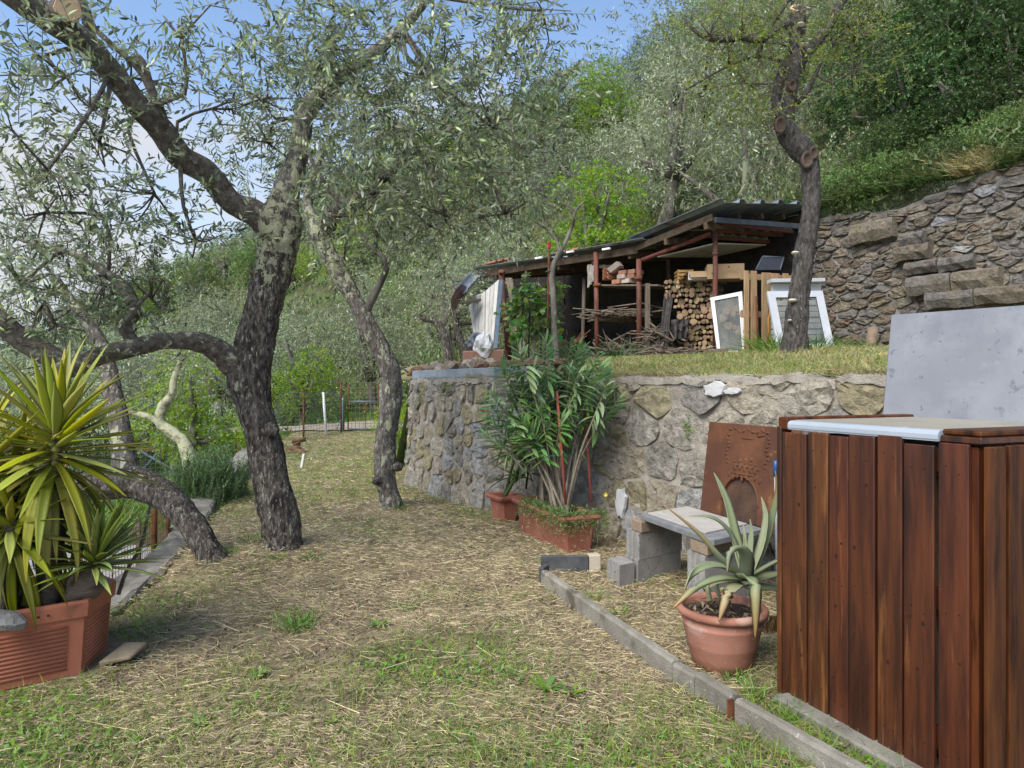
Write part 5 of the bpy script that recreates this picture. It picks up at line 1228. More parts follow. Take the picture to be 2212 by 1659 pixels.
pp = P(1258, 760, 13.2); pipe('post', Vector((pp.x, pp.y, zt(pp))), P(1262, 600, 13.2), .035, 'old_wood')
wp0, wp1 = P(1399, 780, 11.9), P(1399, 612, 11.9)
MB().cbox(Vector((wp0.x - .04, wp0.y, zt(wp0))), Vector((.085, 0, 0)), Vector((0, .05, 0)), UP * (wp1.z - zt(wp0)), .004).build('timber_post', MT['old_wood'], shed, False, True)
a = P(1092, 600, 13.3); b = P(1122, 765, 12.9); MB().cbox(b, Vector((.13, 0, 0)), Vector((0, .04, 0)), a - b, .004).build('timber_post', MT['old_wood'], shed, False, True)
a = P(1440, 560, 12.6); b = P(1448, 770, 12.3); MB().cbox(b, Vector((.06, 0, 0)), Vector((0, .06, 0)), a - b, .004).build('timber_post', MT['old_wood_h'], shed, False, True)
# back wall of masonry, the shed's inner shade put into its colour, and the earth behind
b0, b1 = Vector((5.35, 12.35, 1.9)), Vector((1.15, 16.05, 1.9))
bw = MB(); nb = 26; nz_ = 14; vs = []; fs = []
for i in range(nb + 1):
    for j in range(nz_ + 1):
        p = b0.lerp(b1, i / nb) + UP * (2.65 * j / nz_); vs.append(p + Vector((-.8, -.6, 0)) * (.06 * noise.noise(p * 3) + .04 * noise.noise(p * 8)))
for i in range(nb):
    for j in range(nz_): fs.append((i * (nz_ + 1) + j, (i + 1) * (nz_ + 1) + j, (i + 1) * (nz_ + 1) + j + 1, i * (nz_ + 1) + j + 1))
bw.add(vs, fs).build('back_wall', MT['shed_shade'], shed, False, True)
for k in range(7):      # added dark boards standing in for roof shade, upper back at the low end
    f0, f1 = k / 7, (k + 1) / 7 - .012; a, b = Vector((1.2, 16.0, 2.95)), Vector((-.9, 17.0, 2.95)); MB().cbox(a.lerp(b, f0), (b - a) * (f1 - f0), Vector((.01, .03, 0)), UP * (1.45 - .05 * (k % 3)), .003).build('shade_board', MT['shed_shade'], shed, False, True)
# gutter at the low end: half-round zinc with a red-brown end stop
g0, g1 = P(1033, 583, 14.0), P(997, 622, 12.6)
mb = MB(); T = (g1 - g0).normalized(); S = T.cross(UP).normalized(); U_ = S.cross(T); k = 9; vs = []
for c in (g0, g0.lerp(g1, .5), g1):
    for r in (.13, .12):
        for i in range(k): a = math.pi * i / (k - 1); vs.append(c + S * r * math.cos(a) - U_ * r * math.sin(a) * .9)
fs = []
for s in range(2):
    o, p = s * 2 * k, (s + 1) * 2 * k
    for i in range(k - 1): fs += [(o + i, o + i + 1, p + i + 1, p + i), (o + k + i, p + k + i, p + k + i + 1, o + k + i + 1)]
    fs += [(o, p, p + k, o + k), (o + k - 1, o + 2 * k - 1, p + 2 * k - 1, p + k - 1)]
gut = mb.add(vs, fs).build('gutter', MT['zinc'], shed, True, True)
MT['brown_sheet'] = M('red_brown_sheet', (.12, .055, .045), (.17, .085, .07), 5, .6, .1)
ge = [P(997, 622, 12.6), P(985, 634, 12.4), P(977, 648, 12.3), P(974, 658, 12.25)]
for i in range(3):
    a, b = ge[i], ge[i + 1]; MB().cbox(a - UP * .05, b - a, Vector((.06, .5, .02)), UP * .13, .004).build('verge_piece', MT['brown_sheet'], shed, False, True)
beam(P(1000, 652, 12.6), P(1036, 645, 12.9), .08, .05, 'old_wood', 'edge_board'); beam(P(1026, 640, 13.0), P(1048, 632, 13.2), .1, .07, 'white_sheet', 'edge_board')
# red ridge tiles lying on the sheets
MT['clay'] = M('clay_tile', (.24, .09, .048), (.33, .14, .075), 6, .85, .3, 50, (1, 1, 1), [((.22, .10, .06), 5, .6, .1)], rand=.2)
def coppo(c, ax, up, L, r, label=None, group=None, parent=None):
    ax, up = Vector(ax).normalized(), Vector(up).normalized(); s = ax.cross(up).normalized(); up = s.cross(ax); k = 8; vs = []
    for e, sc_ in ((0, 1.0), (1, .82)):
        for rr_ in (1.0, .86):
            for i in range(k): a = math.pi * i / (k - 1); vs.append(Vector(c) + ax * L * e + (s * math.cos(a) + up * math.sin(a)) * r * rr_ * sc_)
    fs = [(i, i + 1, 2 * k + i + 1, 2 * k + i) for i in range(k - 1)] + [(k + i + 1, k + i, 3 * k + i, 3 * k + i + 1) for i in range(k - 1)]
    for e in (0, 2 * k): fs += [(e + i, e + k + i, e + k + i + 1, e + i + 1) if e == 0 else (e + i + 1, e + k + i + 1, e + k + i, e + i) for i in range(k - 1)]
    fs += [(0, 2 * k, 3 * k, k), (k - 1, 2 * k - 1, 4 * k - 1, 3 * k - 1)]
    return MB().add(vs, fs).solo('roof_tile', MT['clay'], label, 'tile', group, True, True)
for i, (px, py, d, lab) in enumerate(((1048, 574, 14.2, 'red clay tile lying at the low left end of the shed roof'), (1062, 571, 14.3, 'red clay tile lying second from the low left end of the shed roof'), (1075, 568, 14.4, 'red clay tile lying third from the low left end of the shed roof'), (1200, 551, 13.9, 'red clay tile on the middle of the shed roof, left one of two'), (1222, 547, 13.8, 'red clay tile on the middle of the shed roof, right one of two'))):
    coppo(P(px, py, d), (-e1s.x, -e1s.y, .08), UP, .34, .06, lab, 'clay tiles on the shed roof')

# ---------------------------------------------------------------- things kept in the shed
MT['board_white'] = M('flaking_white_board', (.36, .35, .32), (.50, .49, .455), 3, .85, .2, 30, (6, 6, .6), [((.30, .27, .22), 3, .60, .1)], rand=.1)
MT['blue_edge'] = M('blue_grey_edge', (.17, .24, .32), (.25, .32, .4), 6, .7, .1)
lt, rt_, rb, lb = P(1014, 661, 13.2), P(1079, 604, 12.9), P(1066, 752, 12.6), P(1025, 730, 12.9)
bs = thing('board_panel', 'leaning panel of whitewashed upright boards closing the low end of the shed', 'panel', tuple((rb + lb) / 2 - UP * .1))
for i in range(7):
    f0, f1 = i / 7 + .006, (i + 1) / 7 - .006; a0, a1, c1, c0_ = lb.lerp(rb, f0), lb.lerp(rb, f1), lt.lerp(rt_, f1), lt.lerp(rt_, f0)
    nn = (a1 - a0).cross(c0_ - a0).normalized() * .02 * (1 if i != 3 else 1.6)
    MB().prism([a0, a1, c1, c0_], nn).build('board', MT['board_white'], bs, False, True)
MB().prism([rb, rb + Vector((.07, .05, 0)), rt_ + Vector((.06, .05, 0)), rt_], Vector((0, .04, 0))).build('edge_strip', MT['blue_edge'], bs, False, True)

# firewood: every log a thing, bark and a sawn end
MT['log_bark'] = M('log_bark', (.095, .075, .058), (.22, .185, .15), 12, .95, .8, 40, (1, 1, 1), [((.30, .27, .23), 8, .6, .08)], rand=.3, bdist=.02)
MT['log_end'] = M('sawn_log_end', (.19, .125, .07), (.33, .235, .135), 14, .85, .4, 60, rand=.42)
log_meshes = []
for s in range(6):
    r_ = random.Random(s); k = 11; prof = [1 + r_.uniform(-.14, .14) for _ in range(k)]; b = MB(); vs = []
    for q in range(5):
        for i in range(k):
            a = 6.283 * i / k; w = prof[i] * (1 + .06 * noise.noise(Vector((q * .9, i * .7, s)))); vs.append((math.cos(a) * w, q * .25 + (.02 if q == 0 else 0), math.sin(a) * w))
    b.add(vs, [(q * k + i, q * k + (i + 1) % k, (q + 1) * k + (i + 1) % k, (q + 1) * k + i) for q in range(4) for i in range(k)] + [tuple(4 * k + i for i in range(k))])
    mbk = b.mesh('firewood_log', smooth=True); mbk.materials.append(MT['log_bark'])
    e = MB(); e.add([(v[0] * .96, .012, v[2] * .96) for v in vs[:k]] + [(v[0], .03, v[2]) for v in vs[:k]] + [(0, .0, 0)], [(i, (i + 1) % k, 2 * k) for i in range(k)] + [(k + i, k + (i + 1) % k, (i + 1) % k, i) for i in range(k)])
    me = e.mesh('cut_end'); me.materials.append(MT['log_end']); log_meshes.append((mbk, me))
rl = random.Random(31); nlog = 0
def log(c, r, L, ax, label='short split log with a pale sawn end in the firewood stack', group='logs in the firewood stack'):
    global nlog
    bk, en = log_meshes[rl.randrange(6)]; o = bpy.data.objects.new('firewood_log', bk); COL.objects.link(o)
    ax = Vector(ax).normalized(); x = ax.cross(UP).normalized(); z = x.cross(ax)
    m = Matrix((x, ax, z)).transposed().to_4x4(); m.translation = c
    o.matrix_world = m @ Matrix.Rotation(rl.uniform(0, 6.28), 4, 'Y') @ Matrix.Diagonal((r, L, r, 1))
    tag(o, label, 'log', group)
    c2 = bpy.data.objects.new('cut_end', en); COL.objects.link(c2); c2.parent = o; nlog += 1; return o
base_z = z_terrace(3.0, 11.8) + .03
def wood_pt(px, z, d=11.75): return Vector(((px - CX) / F * d, d, z))
z = base_z + .62 * 0
row = 0
while z < base_z + 1.22:
    x = 1458 + rl.uniform(-4, 4) if z > base_z + .36 else 1476
    step = rl.uniform(.075, .105); px = x - (22 if z > base_z + .95 else 0)
    while px < 1542:
        r = rl.choice((rl.uniform(.022, .036), rl.uniform(.032, .064))); px += r / 11.75 * F
        if px > 1545: break
        dd = 11.75 - (px - 1470) * .0035 + rl.uniform(-.06, .06)
        log(wood_pt(px, z + rl.uniform(-.015, .015) + .03, dd), r, rl.uniform(.3, .42), (rl.uniform(.15, .95), 1, rl.uniform(-.15, .15)))
        px += r / 11.75 * F * rl.uniform(.85, 1.15)
    z += step
# logs seen through the right-hand window sash
for i in range(26):
    px = rl.uniform(1560, 1606); zz = base_z + rl.uniform(.03, .85)
    log(wood_pt(px, zz, 11.6 + rl.uniform(-.1, .1)), rl.uniform(.035, .07), .35, (rl.uniform(-.2, .5), 1, rl.uniform(-.1, .1)), 'log seen through the dusty glass of the white window sash', 'logs behind the window sash')
c = P(1576 - 2, 752 + 10, 10.7); log(Vector((c.x - .02, c.y, z_terrace(c.x, c.y) + .06)), .055, .3, (-.8, .6, .0), 'single cut log lying on the grass against the red shed post', None)
# brushwood: tangle of sticks lower left of the logs and on the racks
MT['stick'] = M('dry_stick', (.075, .056, .042), (.19, .15, .112), 10, .9, .4, 40)
def sticks(name, n, cx0, cx1, z0, z1, d0, d1, label, Lr=(.3, .8), r=(.008, .022), seed=1, flat=.25):
    q = random.Random(seed); mb = MB()
    for _ in range(n):
        dd = q.uniform(d0, d1); c = Vector(((q.uniform(cx0, cx1) - CX) / F * dd, dd, q.uniform(z0, z1))); L = q.uniform(*Lr)
        ax = (e1s * q.uniform(-1, 1) + e2s * q.uniform(-.5, .5) + UP * q.gauss(0, flat)).normalized(); b = Vector((q.gauss(0, .05), q.gauss(0, .05), q.gauss(0, .05)))
        rr_ = q.uniform(*r); mb.tube([c - ax * L / 2, c + b, c + ax * L / 2], [rr_, rr_ * .9, rr_ * .6], 5)
    o = mb.solo(name, MT['stick'], label, 'brushwood', None, True); o['kind'] = 'stuff'; return o
sticks('brushwood', 170, 1395, 1490, base_z, base_z + .45, 11.7, 12.2, 'tangle of dry sticks at the foot of the log stack', seed=2)
sticks('brushwood', 60, 1300, 1375, base_z, base_z + .3, 12.3, 12.9, 'tangle of dry sticks between the two left pipe posts', seed=3)
sticks('brushwood', 60, 1300, 1385, base_z + .72, base_z + .84, 12.3, 12.9, 'layer of thin poles on the middle rack of the shed', (.6, 1.2), (.01, .02), 4, .03)
sticks('brushwood', 40, 1395, 1540, base_z - .02, base_z + .06, 11.3, 11.6, 'long sticks lying along the front of the log stack', (.5, 1.1), (.008, .016), 5, .04)
# racks
for (xa, ya, da, xb, yb, db, lab) in ((1282, 614, 12.55, 1420, 614, 11.95, 'upper plank shelf of the woodshed, carrying bricks and tiles'), (1292, 690, 12.6, 1436, 667, 12.1, 'middle plank rack of the woodshed')):
    a, b = P(xa, ya, da), P(xb, yb, db); sh = thing('plank_shelf', lab, 'shelf', tuple((a + b) / 2))
    for k in range(4): MB().cbox(a + e2s * (.01 + .17 * k) + DN * .03, b - a, e2s * .15, UP * .028, .003).build('plank', MT['old_wood'], sh, False, True)
MT['brick'] = M('old_brick', (.21, .10, .065), (.31, .165, .11), 8, .9, .5, 60, rand=.3); MT['pale_brick'] = M('pale_brick', (.30, .25, .20), (.40, .34, .28), 8, .9, .5, 60, rand=.2)
sy = P(1340, 614, 12.3)
bricks = [(1331, 606, .23, 'brick', 'reddish brick at the left of the brick pile on the shed shelf'), (1352, 604, .23, 'pale_brick', 'pale brick beside the red one on the shed shelf'), (1342, 595, .23, 'pale_brick', 'pale brick in the second layer on the shed shelf'), (1364, 594, .2, 'brick', 'brick at the right end of the second layer on the shed shelf'), (1345, 586, .22, 'brick', 'topmost reddish brick of the pile on the shed shelf'), (1366, 584, .2, 'brick', 'topmost right brick of the pile on the shed shelf')]
for px, py, L, m, lab in bricks:
    d = 12.35 - (px - 1340) * .004; c = P(px - 10, py + 8, d); MB().cbox(c, -e1s * L * .72, e2s * .24, UP * .075, .004).solo('brick', MT[m], lab, 'brick', 'bricks on the shed shelf', fix=True)
c = P(1318, 590, 12.3); MB().cbox(c, Vector((.17, -.02, .13)), e2s * .1, Vector((-.06, 0, .08)), .004).solo('brick', MT['pale_brick'], 'pale tilted brick leaning beside the curved tiles on the shed shelf', 'brick', 'bricks on the shed shelf', fix=True)
for i in range(5): coppo(P(1307 + (i % 2), 604 - i * 4.2, 12.38), (e2s.x * .9, e2s.y * .9, 0), UP, .4, .072, ('lowest', 'second', 'middle', 'fourth', 'topmost')[i] + ' curved orange tile of the small pile on the shed shelf', 'curved tiles on the shed shelf')
for px, w in ((1294, .12), (1308, .12), (1322, .10)):
    c = P(px, 579, 12.7); MB().cbox(c, -e1s * w, e2s * .2, UP * .05, .003).solo('stone_block', MT['white_sheet'], {1294: 'left', 1308: 'middle', 1322: 'right'}[px] + ' pale block of three behind the curved tiles on the shed shelf', 'block', 'pale blocks on the shed shelf', fix=True)
# rag hanging over the left end of the shelf, dark netting by the logs
MT['rag'] = M('old_sacking', (.25, .23, .20), (.36, .33, .29), 8, .95, .3, 30); MT['net'] = M('dark_netting', (.035, .033, .032), (.075, .07, .066), 14, .95, .6, 30)
def cloth(name, tl, tr, bl, br, m, label, fold=.05, nx=14, ny=16, seed=0):
    mb = MB(); vs = []; fs = []
    n_ = (Vector(tr) - Vector(tl)).cross(Vector(bl) - Vector(tl)).normalized()
    for j in range(ny + 1):
        for i in range(nx + 1):
            p = Vector(tl).lerp(Vector(tr), i / nx).lerp(Vector(bl).lerp(Vector(br), i / nx), j / ny)
            vs.append(p + n_ * (fold * math.sin(i * 1.4 + seed + j * .12) * (.3 + .7 * j / ny) + fold * noise.noise(Vector((i * .4, j * .2, seed)))))
    fs = [(j * (nx + 1) + i, j * (nx + 1) + i + 1, (j + 1) * (nx + 1) + i + 1, (j + 1) * (nx + 1) + i) for j in range(ny) for i in range(nx)]
    base = len(vs); vs += [Vector(v) + n_ * .006 for v in vs]; fs += [tuple(base + q for q in reversed(f)) for f in fs]
    return mb.add(vs, fs).solo(name, m, label, 'cloth', None, True)
cloth('sacking', P(1268, 572, 12.7), P(1286, 570, 12.6), P(1268, 625, 12.7), P(1282, 606, 12.6), MT['rag'], 'ragged pale sacking hanging at the left end of the shed shelf', .03)
cloth('netting', P(1436, 628, 11.9), P(1452, 640, 11.8), P(1420, 772, 11.7), P(1444, 770, 11.6), MT['net'], 'dark netting draped down the left side of the log stack', .05, seed=2)
cloth('netting', P(1448, 690, 11.62), P(1490, 690, 11.55), P(1452, 735, 11.6), P(1486, 730, 11.55), MT['net'], 'bundle of black netting stuffed under the logs', .09, seed=5)
# cartons, crate, black box
MT['carton'] = M('brown_cardboard', (.26, .175, .095), (.33, .23, .13), 4, .9, .05, 30); MT['carton_white'] = M('white_cardboard', (.55, .54, .52), (.62, .61, .59), 4, .85, .05); MT['ink_blue'] = M('blue_print', (.03, .04, .22), None, 4, .8, 0); MT['ink_red'] = M('red_print', (.35, .03, .03), None, 4, .8, 0); MT['ink_brown'] = M('brown_print', (.14, .085, .045), None, 4, .9, 0)
ztop = base_z + 1.25
def carton(c, w, dp, h, label, m='carton', flap=True):
    c = Vector(c); t = thing('cardboard_box', label, 'box', tuple(c)); fx = Vector((.985, -.17, 0)); fy = Vector((.17, .985, 0)); th = .006
    for nm, o, a, b, u in (('front_panel', c, fx * w, fy * th, UP * h), ('back_panel', c + fy * (dp - th), fx * w, fy * th, UP * h), ('side_panel', c + fy * th, fx * th, fy * (dp - 2 * th), UP * h), ('side_panel', c + fx * (w - th) + fy * th, fx * th, fy * (dp - 2 * th), UP * h), ('base_panel', c + fx * th + fy * th, fx * (w - 2 * th), fy * (dp - 2 * th), UP * th)):
        MB().obox(o, a, b, u).build(nm, MT[m], t, False, True)
    return t, fx, fy
c = P(1487, 614, 11.45); c.z = ztop - .02
t, fx, fy = carton(c, .30, .3, .135, 'white cardboard box with open brown flaps and a blue mark on the log stack', 'carton_white')
MB().prism([c + fx * .0 + UP * .135, c + fx * .0 + fy * .28 + UP * .135, c - fx * .15 + fy * .26 + UP * .03, c - fx * .13 - fy * .02 + UP * .03], UP * .004).build('flap', MT['carton'], t, False, True)
MB().prism([c + UP * .137 - fy * .002, c + fx * .30 + UP * .137 - fy * .002, c + fx * .33 + UP * .03 - fy * .07, c + fx * .03 + UP * .03 - fy * .07], -fy * .004).build('flap', MT['carton'], t, False, True)
MB().obox(c + fx * .012 - fy * .002 + UP * .045, fx * .05, fy * .0015, UP * .06).build('blue_label', MT['ink_blue'], t, False, True)
MB().obox(c + fx * .012 - fy * .002 + UP * .022, fx * .05, fy * .0015, UP * .012).build('red_label', MT['ink_red'], t, False, True)
c = P(1528, 617, 11.3); c.z = ztop - .03
t, fx, fy = carton(c, .58, .4, .24, 'plain brown cardboard box behind the right-hand red post, on the log stack')
MB().obox(c + fx * .17 - fy * .002 + UP * .0, fx * .004, fy * .0015, UP * .235).build('fold', MT['ink_brown'], t, False, True)
for fx_, z_, r_ in ((.34, .19, .018), (.09, .09, .024)):
    k = 10; MB().prism([c + fx * (fx_ + r_ * math.cos(6.283 * i / k)) - fy * .0005 + UP * (z_ + r_ * math.sin(6.283 * i / k)) for i in range(k)], -fy * .0015).build('hand_hole', MT['ink_brown'], t, False, True)
for r_ in (.09, .07, .05): MB().tube([c + fx * (.36 + r_ * 1.3 * math.cos(math.pi * i / 12)) - fy * .001 + UP * (.05 + r_ * math.sin(math.pi * i / 12)) for i in range(13)], .0012, 4).build('printed_arc', MT['ink_brown'], t)
MT['crate_wood'] = M('orange_crate_wood', (.33, .18, .055), (.42, .25, .09), 6, .85, .2, 30)
c = P(1464, 618, 11.75); c.z = ztop - .04; cr = thing('wooden_crate', 'small orange slatted fruit crate at the left end of the log stack', 'crate', tuple(c))
for k in range(4): MB().cbox(c + UP * (.01 + .06 * k), Vector((.26, -.03, 0)), Vector((0, .008, 0)), UP * .042, .002).build('slat', MT['crate_wood'], cr, False, True)
for x in (0, .23): MB().cbox(c + Vector((x, .01 - x * .1, 0)), Vector((.03, 0, 0)), Vector((0, .03, 0)), UP * .24, .002).build('corner_post', MT['crate_wood'], cr, False, True)
for k in range(4): MB().cbox(c + Vector((.0, .012, 0)) + UP * (.01 + .06 * k), Vector((.008, 0, 0)), Vector((0, .25, 0)), UP * .042, .002).build('slat', MT['crate_wood'], cr, False, True)
MT['black_plastic'] = M('black_plastic', (.018, .020, .024), (.03, .033, .038), 5, .4, .05, spec=.5); MT['grey_plastic'] = M('slate_grey_plastic', (.06, .07, .085), (.08, .09, .105), 5, .4, .05)
a, b, c_, d_ = P(1633, 583, 10.55), P(1685, 583, 10.6), P(1693, 556, 10.75), P(1648, 554, 10.7)
bb = thing('plastic_tray', 'black plastic tray tilted up on top of the pallet', 'tray', tuple((a + b) / 2))
MB().prism([a, b, c_, d_], Vector((0, .05, .012))).build('panel', MT['black_plastic'], bb, False, True)
for p, q in ((a, d_), (d_, c_), (c_, b)): MB().tube([p, q], .012, 8).build('rim', MT['grey_plastic'], bb, True)

# ---------------------------------------------------------------- pallet, windows, shutters against the shed's right end
MT['pallet'] = M('pallet_pine', (.27, .165, .085), (.38, .25, .14), 4, .85, .3, 30, (7, 7, .7), [((.17, .12, .08), 3, .58, .1)], rand=.22)
pd = 10.35; pz = z_terrace(P(1630, 770, pd).x, pd) - .02
pal = thing('pallet', 'upright wooden pallet leaning between the two white window sashes', 'pallet', (P(1640, 770, pd).x, pd, pz))
px_ = P(1608, 584, pd); ptop = px_.z; hh = ptop - pz
fx, fy = Vector((.97, .24, 0)), Vector((-.24, .97, 0)); o = Vector((px_.x, pd, pz))
for u, w, dz in ((.0, .085, 0), (.115, .10, .0), (.30, .10, -.02), (.44, .09, 0), (.58, .10, -.01), (.73, .10, 0), (.88, .09, -.01), (1.0, .1, 0)):
    MB().cbox(o + fx * u + fy * (0 if u < .44 else .10), fx * w, fy * .022, UP * (hh + dz), .003).build('slat', MT['pallet'], pal, False, True)
for v in (.0, .46, .90):
    for u in (.0, .5, 1.0): MB().cbox(o + fx * u + fy * .024 + UP * (v * hh), fx * .1, fy * .075, UP * .11, .003).build('block', MT['pallet'], pal, False, True)
    MB().cbox(o + fy * .102 + UP * (v * hh + .01), fx * 1.1, fy * .02, UP * .09, .003).build('cross_board', MT['pallet'], pal, False, True)
MT['white_pvc'] = M('white_frame', (.50, .51, .52), (.56, .57, .58), 4, .4, .03, spec=.4)
def glass_mat():
    m = bpy.data.materials.new('dusty_glass'); m.use_nodes = True; n, l = m.node_tree.nodes, m.node_tree.links
    b = n['Principled BSDF']; b.inputs['Base Color'].default_value = (.16, .18, .17, 1); b.inputs['Roughness'].default_value = .25
    t = n.new('ShaderNodeBsdfTransparent'); x = n.new('ShaderNodeMixShader'); nz = n.new('ShaderNodeTexNoise'); nz.inputs['Scale'].default_value = 3; nz.inputs['Detail'].default_value = 6
    r = n.new('ShaderNodeMapRange'); r.inputs['To Min'].default_value = .08; r.inputs['To Max'].default_value = .42; l.new(nz.outputs['Fac'], r.inputs['Value']); l.new(r.outputs['Result'], x.inputs[0]); l.new(t.outputs[0], x.inputs[1]); l.new(b.outputs[0], x.inputs[2]); l.new(x.outputs[0], n['Material Output'].inputs['Surface']); return m
MT['glass'] = glass_mat(); MT['gasket'] = M('black_gasket', (.02, .02, .02), None, 4, .6, 0)
def sash(name, label, tl, tr, br, bl, w, group=None):
    tl, tr, br, bl = map(Vector, (tl, tr, br, bl)); t = thing(name, label, 'window', tuple((bl + br) / 2)); n = (tr - tl).cross(bl - tl).normalized(); n = -n if n.y < 0 else n
    th = n * .045
    def q(u, v): return tl.lerp(tr, u).lerp(bl.lerp(br, u), v)
    W_, H_ = (tr - tl).length, (bl - tl).length; u, v = w / W_, w / H_
    for poly in ((q(0, 0), q(1, 0), q(1 - u, v), q(u, v)), (q(0, 1), q(u, 1 - v), q(1 - u, 1 - v), q(1, 1)), (q(0, 0.0), q(u, v), q(u, 1 - v), q(0, 1)), (q(1, 0), q(1, 1), q(1 - u, 1 - v), q(1 - u, v))):
        MB().prism(poly, th).build('frame_bar', MT['white_pvc'], t, False, True)
    MB().prism([q(u, v) + n * .02, q(1 - u, v) + n * .02, q(1 - u, 1 - v) + n * .02, q(u, 1 - v) + n * .02], n * .005).build('pane', MT['glass'], t, False, True)
    e = .008
    g = MB()
    for a, b in (((u, v), (1 - u, v)), ((1 - u, v), (1 - u, 1 - v)), ((1 - u, 1 - v), (u, 1 - v)), ((u, 1 - v), (u, v))): g.tube([q(*a) + n * .012, q(*b) + n * .012], .005, 5)
    g.build('gasket', MT['gasket'], t)
    return t, q, n
zg = lambda p: z_terrace(p.x, p.y)
bl, br = P(1550, 767, 10.75), P(1612, 766, 10.6)
t, q, n = sash('window_sash', 'narrow white window sash with a black handle slot leaning by the red shed post', P(1534, 643, 11.02), P(1603, 629, 10.9), br, bl, .062)
MB().cbox(q(.955, .62) - n * .006, (q(.955, .80) - q(.955, .62)), (q(.975, .62) - q(.955, .62)) * 1.2, n * .008, .002).build('handle', MT['gasket'], t, False, True)
d2 = 9.1
bl, br = P(1682, 764, d2), P(1803, 752, d2 - .05)
sash('window_sash', 'wide white window sash with dusty glass leaning behind the plum trunk', P(1657, 629, d2 + .38), P(1777, 628, d2 + .33), br, bl, .10)
sp_ = thing('shutter_stack', 'stack of white plastic shutters with a projecting ledge behind the wide window sash', 'shutter', tuple(P(1730, 762, d2 + .55)))
a, b = P(1664, 612, d2 + .62), P(1776, 615, d2 + .55)
bz = z_terrace(a.x, a.y); xw = (b - a); xw.z = 0
MB().cbox(a - Vector((.02, .10, .0)), xw * 1.03, Vector((0, .18, 0)), UP * .05, .004).build('ledge', MT['white_pvc'], sp_, False, True)
nsl = 9; hz = (a.z - bz - .25) / nsl
MB().cbox(a + Vector((.03, .02, -.16)), xw * .95, Vector((0, .05, 0)), UP * .155, .004).build('slat', MT['white_pvc'], sp_, False, True)
for k in range(nsl):
    if k < 2: continue
    MB().cbox(Vector((a.x + .03, a.y + .02 + .015 * (k % 2), bz + .02 + k * hz)), xw * .95, Vector((0, .05, 0)), UP * (hz - .012), .006).build('slat', MT['white_sheet'], sp_, False, True)
MB().cbox(Vector((a.x + .05, a.y + .09, bz)), xw * .9, Vector((0, .03, 0)), UP * .42, .004).solo('grey_board', MT['grey_plastic'], 'dark grey board at the foot of the white shutters', 'board', fix=True)
a = P(1566, 760, 11.1); MB().cbox(a, Vector((.25, -.02, 0)), Vector((0, .05, 0)), UP * .2, .003).solo('black_box', MT['black_plastic'], 'small black box behind the narrow window sash', 'box', fix=True)
a, b = P(1668, 764, 10.0), P(1658, 640, 10.2); MB().tube([P(1664, 764, 9.7), P(1660, 690, 9.75), P(1668, 650, 9.8)], [.018, .013, .01], 6).solo('orange_rope', M('orange_rope', (.38, .17, .04), (.46, .22, .06), 20, .8, .4), 'frayed orange strap hanging beside the wide window sash', 'strap', smooth=True)
a, b = P(1638, 768, 10.1), P(1634, 640, 10.3); MB().tube([a, b], .016, 8).solo('iron_rod', MT['rust'], 'rusty iron rod leaning against the pallet', 'rod', smooth=True)
a, b = P(1878, 756, 9.6), P(1886, 712, 9.75); MB().tube([a, b], [.075, .07], 12).solo('cut_post', M('cut_post_wood', (.20, .14, .09), (.30, .22, .15), 8, .9, .4), 'short round wooden post leaning at the foot of the high stone wall', 'post', smooth=True)
# ================================================================ yucca planter at the left
MT['planter'] = M('terracotta_plastic', (.36, .125, .068), (.43, .16, .092), 4, .6, .12, 60, (1, 1, 1), [((.34, .20, .15), 16, .68, .05), ((.19, .075, .048), 2.5, .6, .1)], spec=.35)
hexa = [Vector((-2.20, 3.58, 0)), Vector((-2.265, 3.94, 0)), Vector((-2.56, 4.17, 0)), Vector((-3.16, 3.72, 0)), Vector((-3.14, 3.36, 0)), Vector((-2.84, 3.10, 0))]
pcen = sum(hexa, Vector()) / 6
yp = thing('planter_box', 'large six-sided terracotta planter with ribbed panels at the left edge', 'planter', tuple(pcen))
def ring(off, z, taper=1.0): return [pcen + (h - pcen) * taper + (h - pcen).normalized() * off + UP * z for h in hexa]
def wallring(z0, o0, z1, o1, name, t0=1.0, t1=1.0, parent=None, thick=.012):
    a, b = ring(o0, z0, t0), ring(o1, z1, t1); a2, b2 = ring(o0 - thick, z0, t0), ring(o1 - thick, z1, t1); n = 6
    fs = []
    for i in range(n): j = (i + 1) % n; fs += [(i, j, n + j, n + i), (2 * n + j, 2 * n + i, 3 * n + i, 3 * n + j), (i, 2 * n + i, 2 * n + j, j), (n + i, n + j, 3 * n + j, 3 * n + i)]
    return MB().add(a + b + a2 + b2, fs).build(name, MT['planter'], parent or yp, False, True)
wallring(.0, -.035, .318, -.012, 'wall')
wallring(.300, .004, .372, .012, 'rim'); wallring(.366, .012, .384, .006, 'rim', thick=.03)
rb = MB()
for i in range(6):      # raised panel with horizontal ribs on every side
    a, b = hexa[i], hexa[(i + 1) % 6]
    for k in range(11):
        z = .045 + k * .0215; f = (z / .318); off = lerp(-.035, -.012, f)
        pa = pcen + (a - pcen) + (a - pcen).normalized() * off; pb = pcen + (b - pcen) + (b - pcen).normalized() * off
        p0, p1 = pa.lerp(pb, .09) + UP * z, pa.lerp(pb, .91) + UP * z
        rb.tube([p0, p1], .0088, 7)
o_ = rb.build('rib', MT['planter'], yp, True); o_['kind'] = 'stuff'; o_.name = 'ribbing'
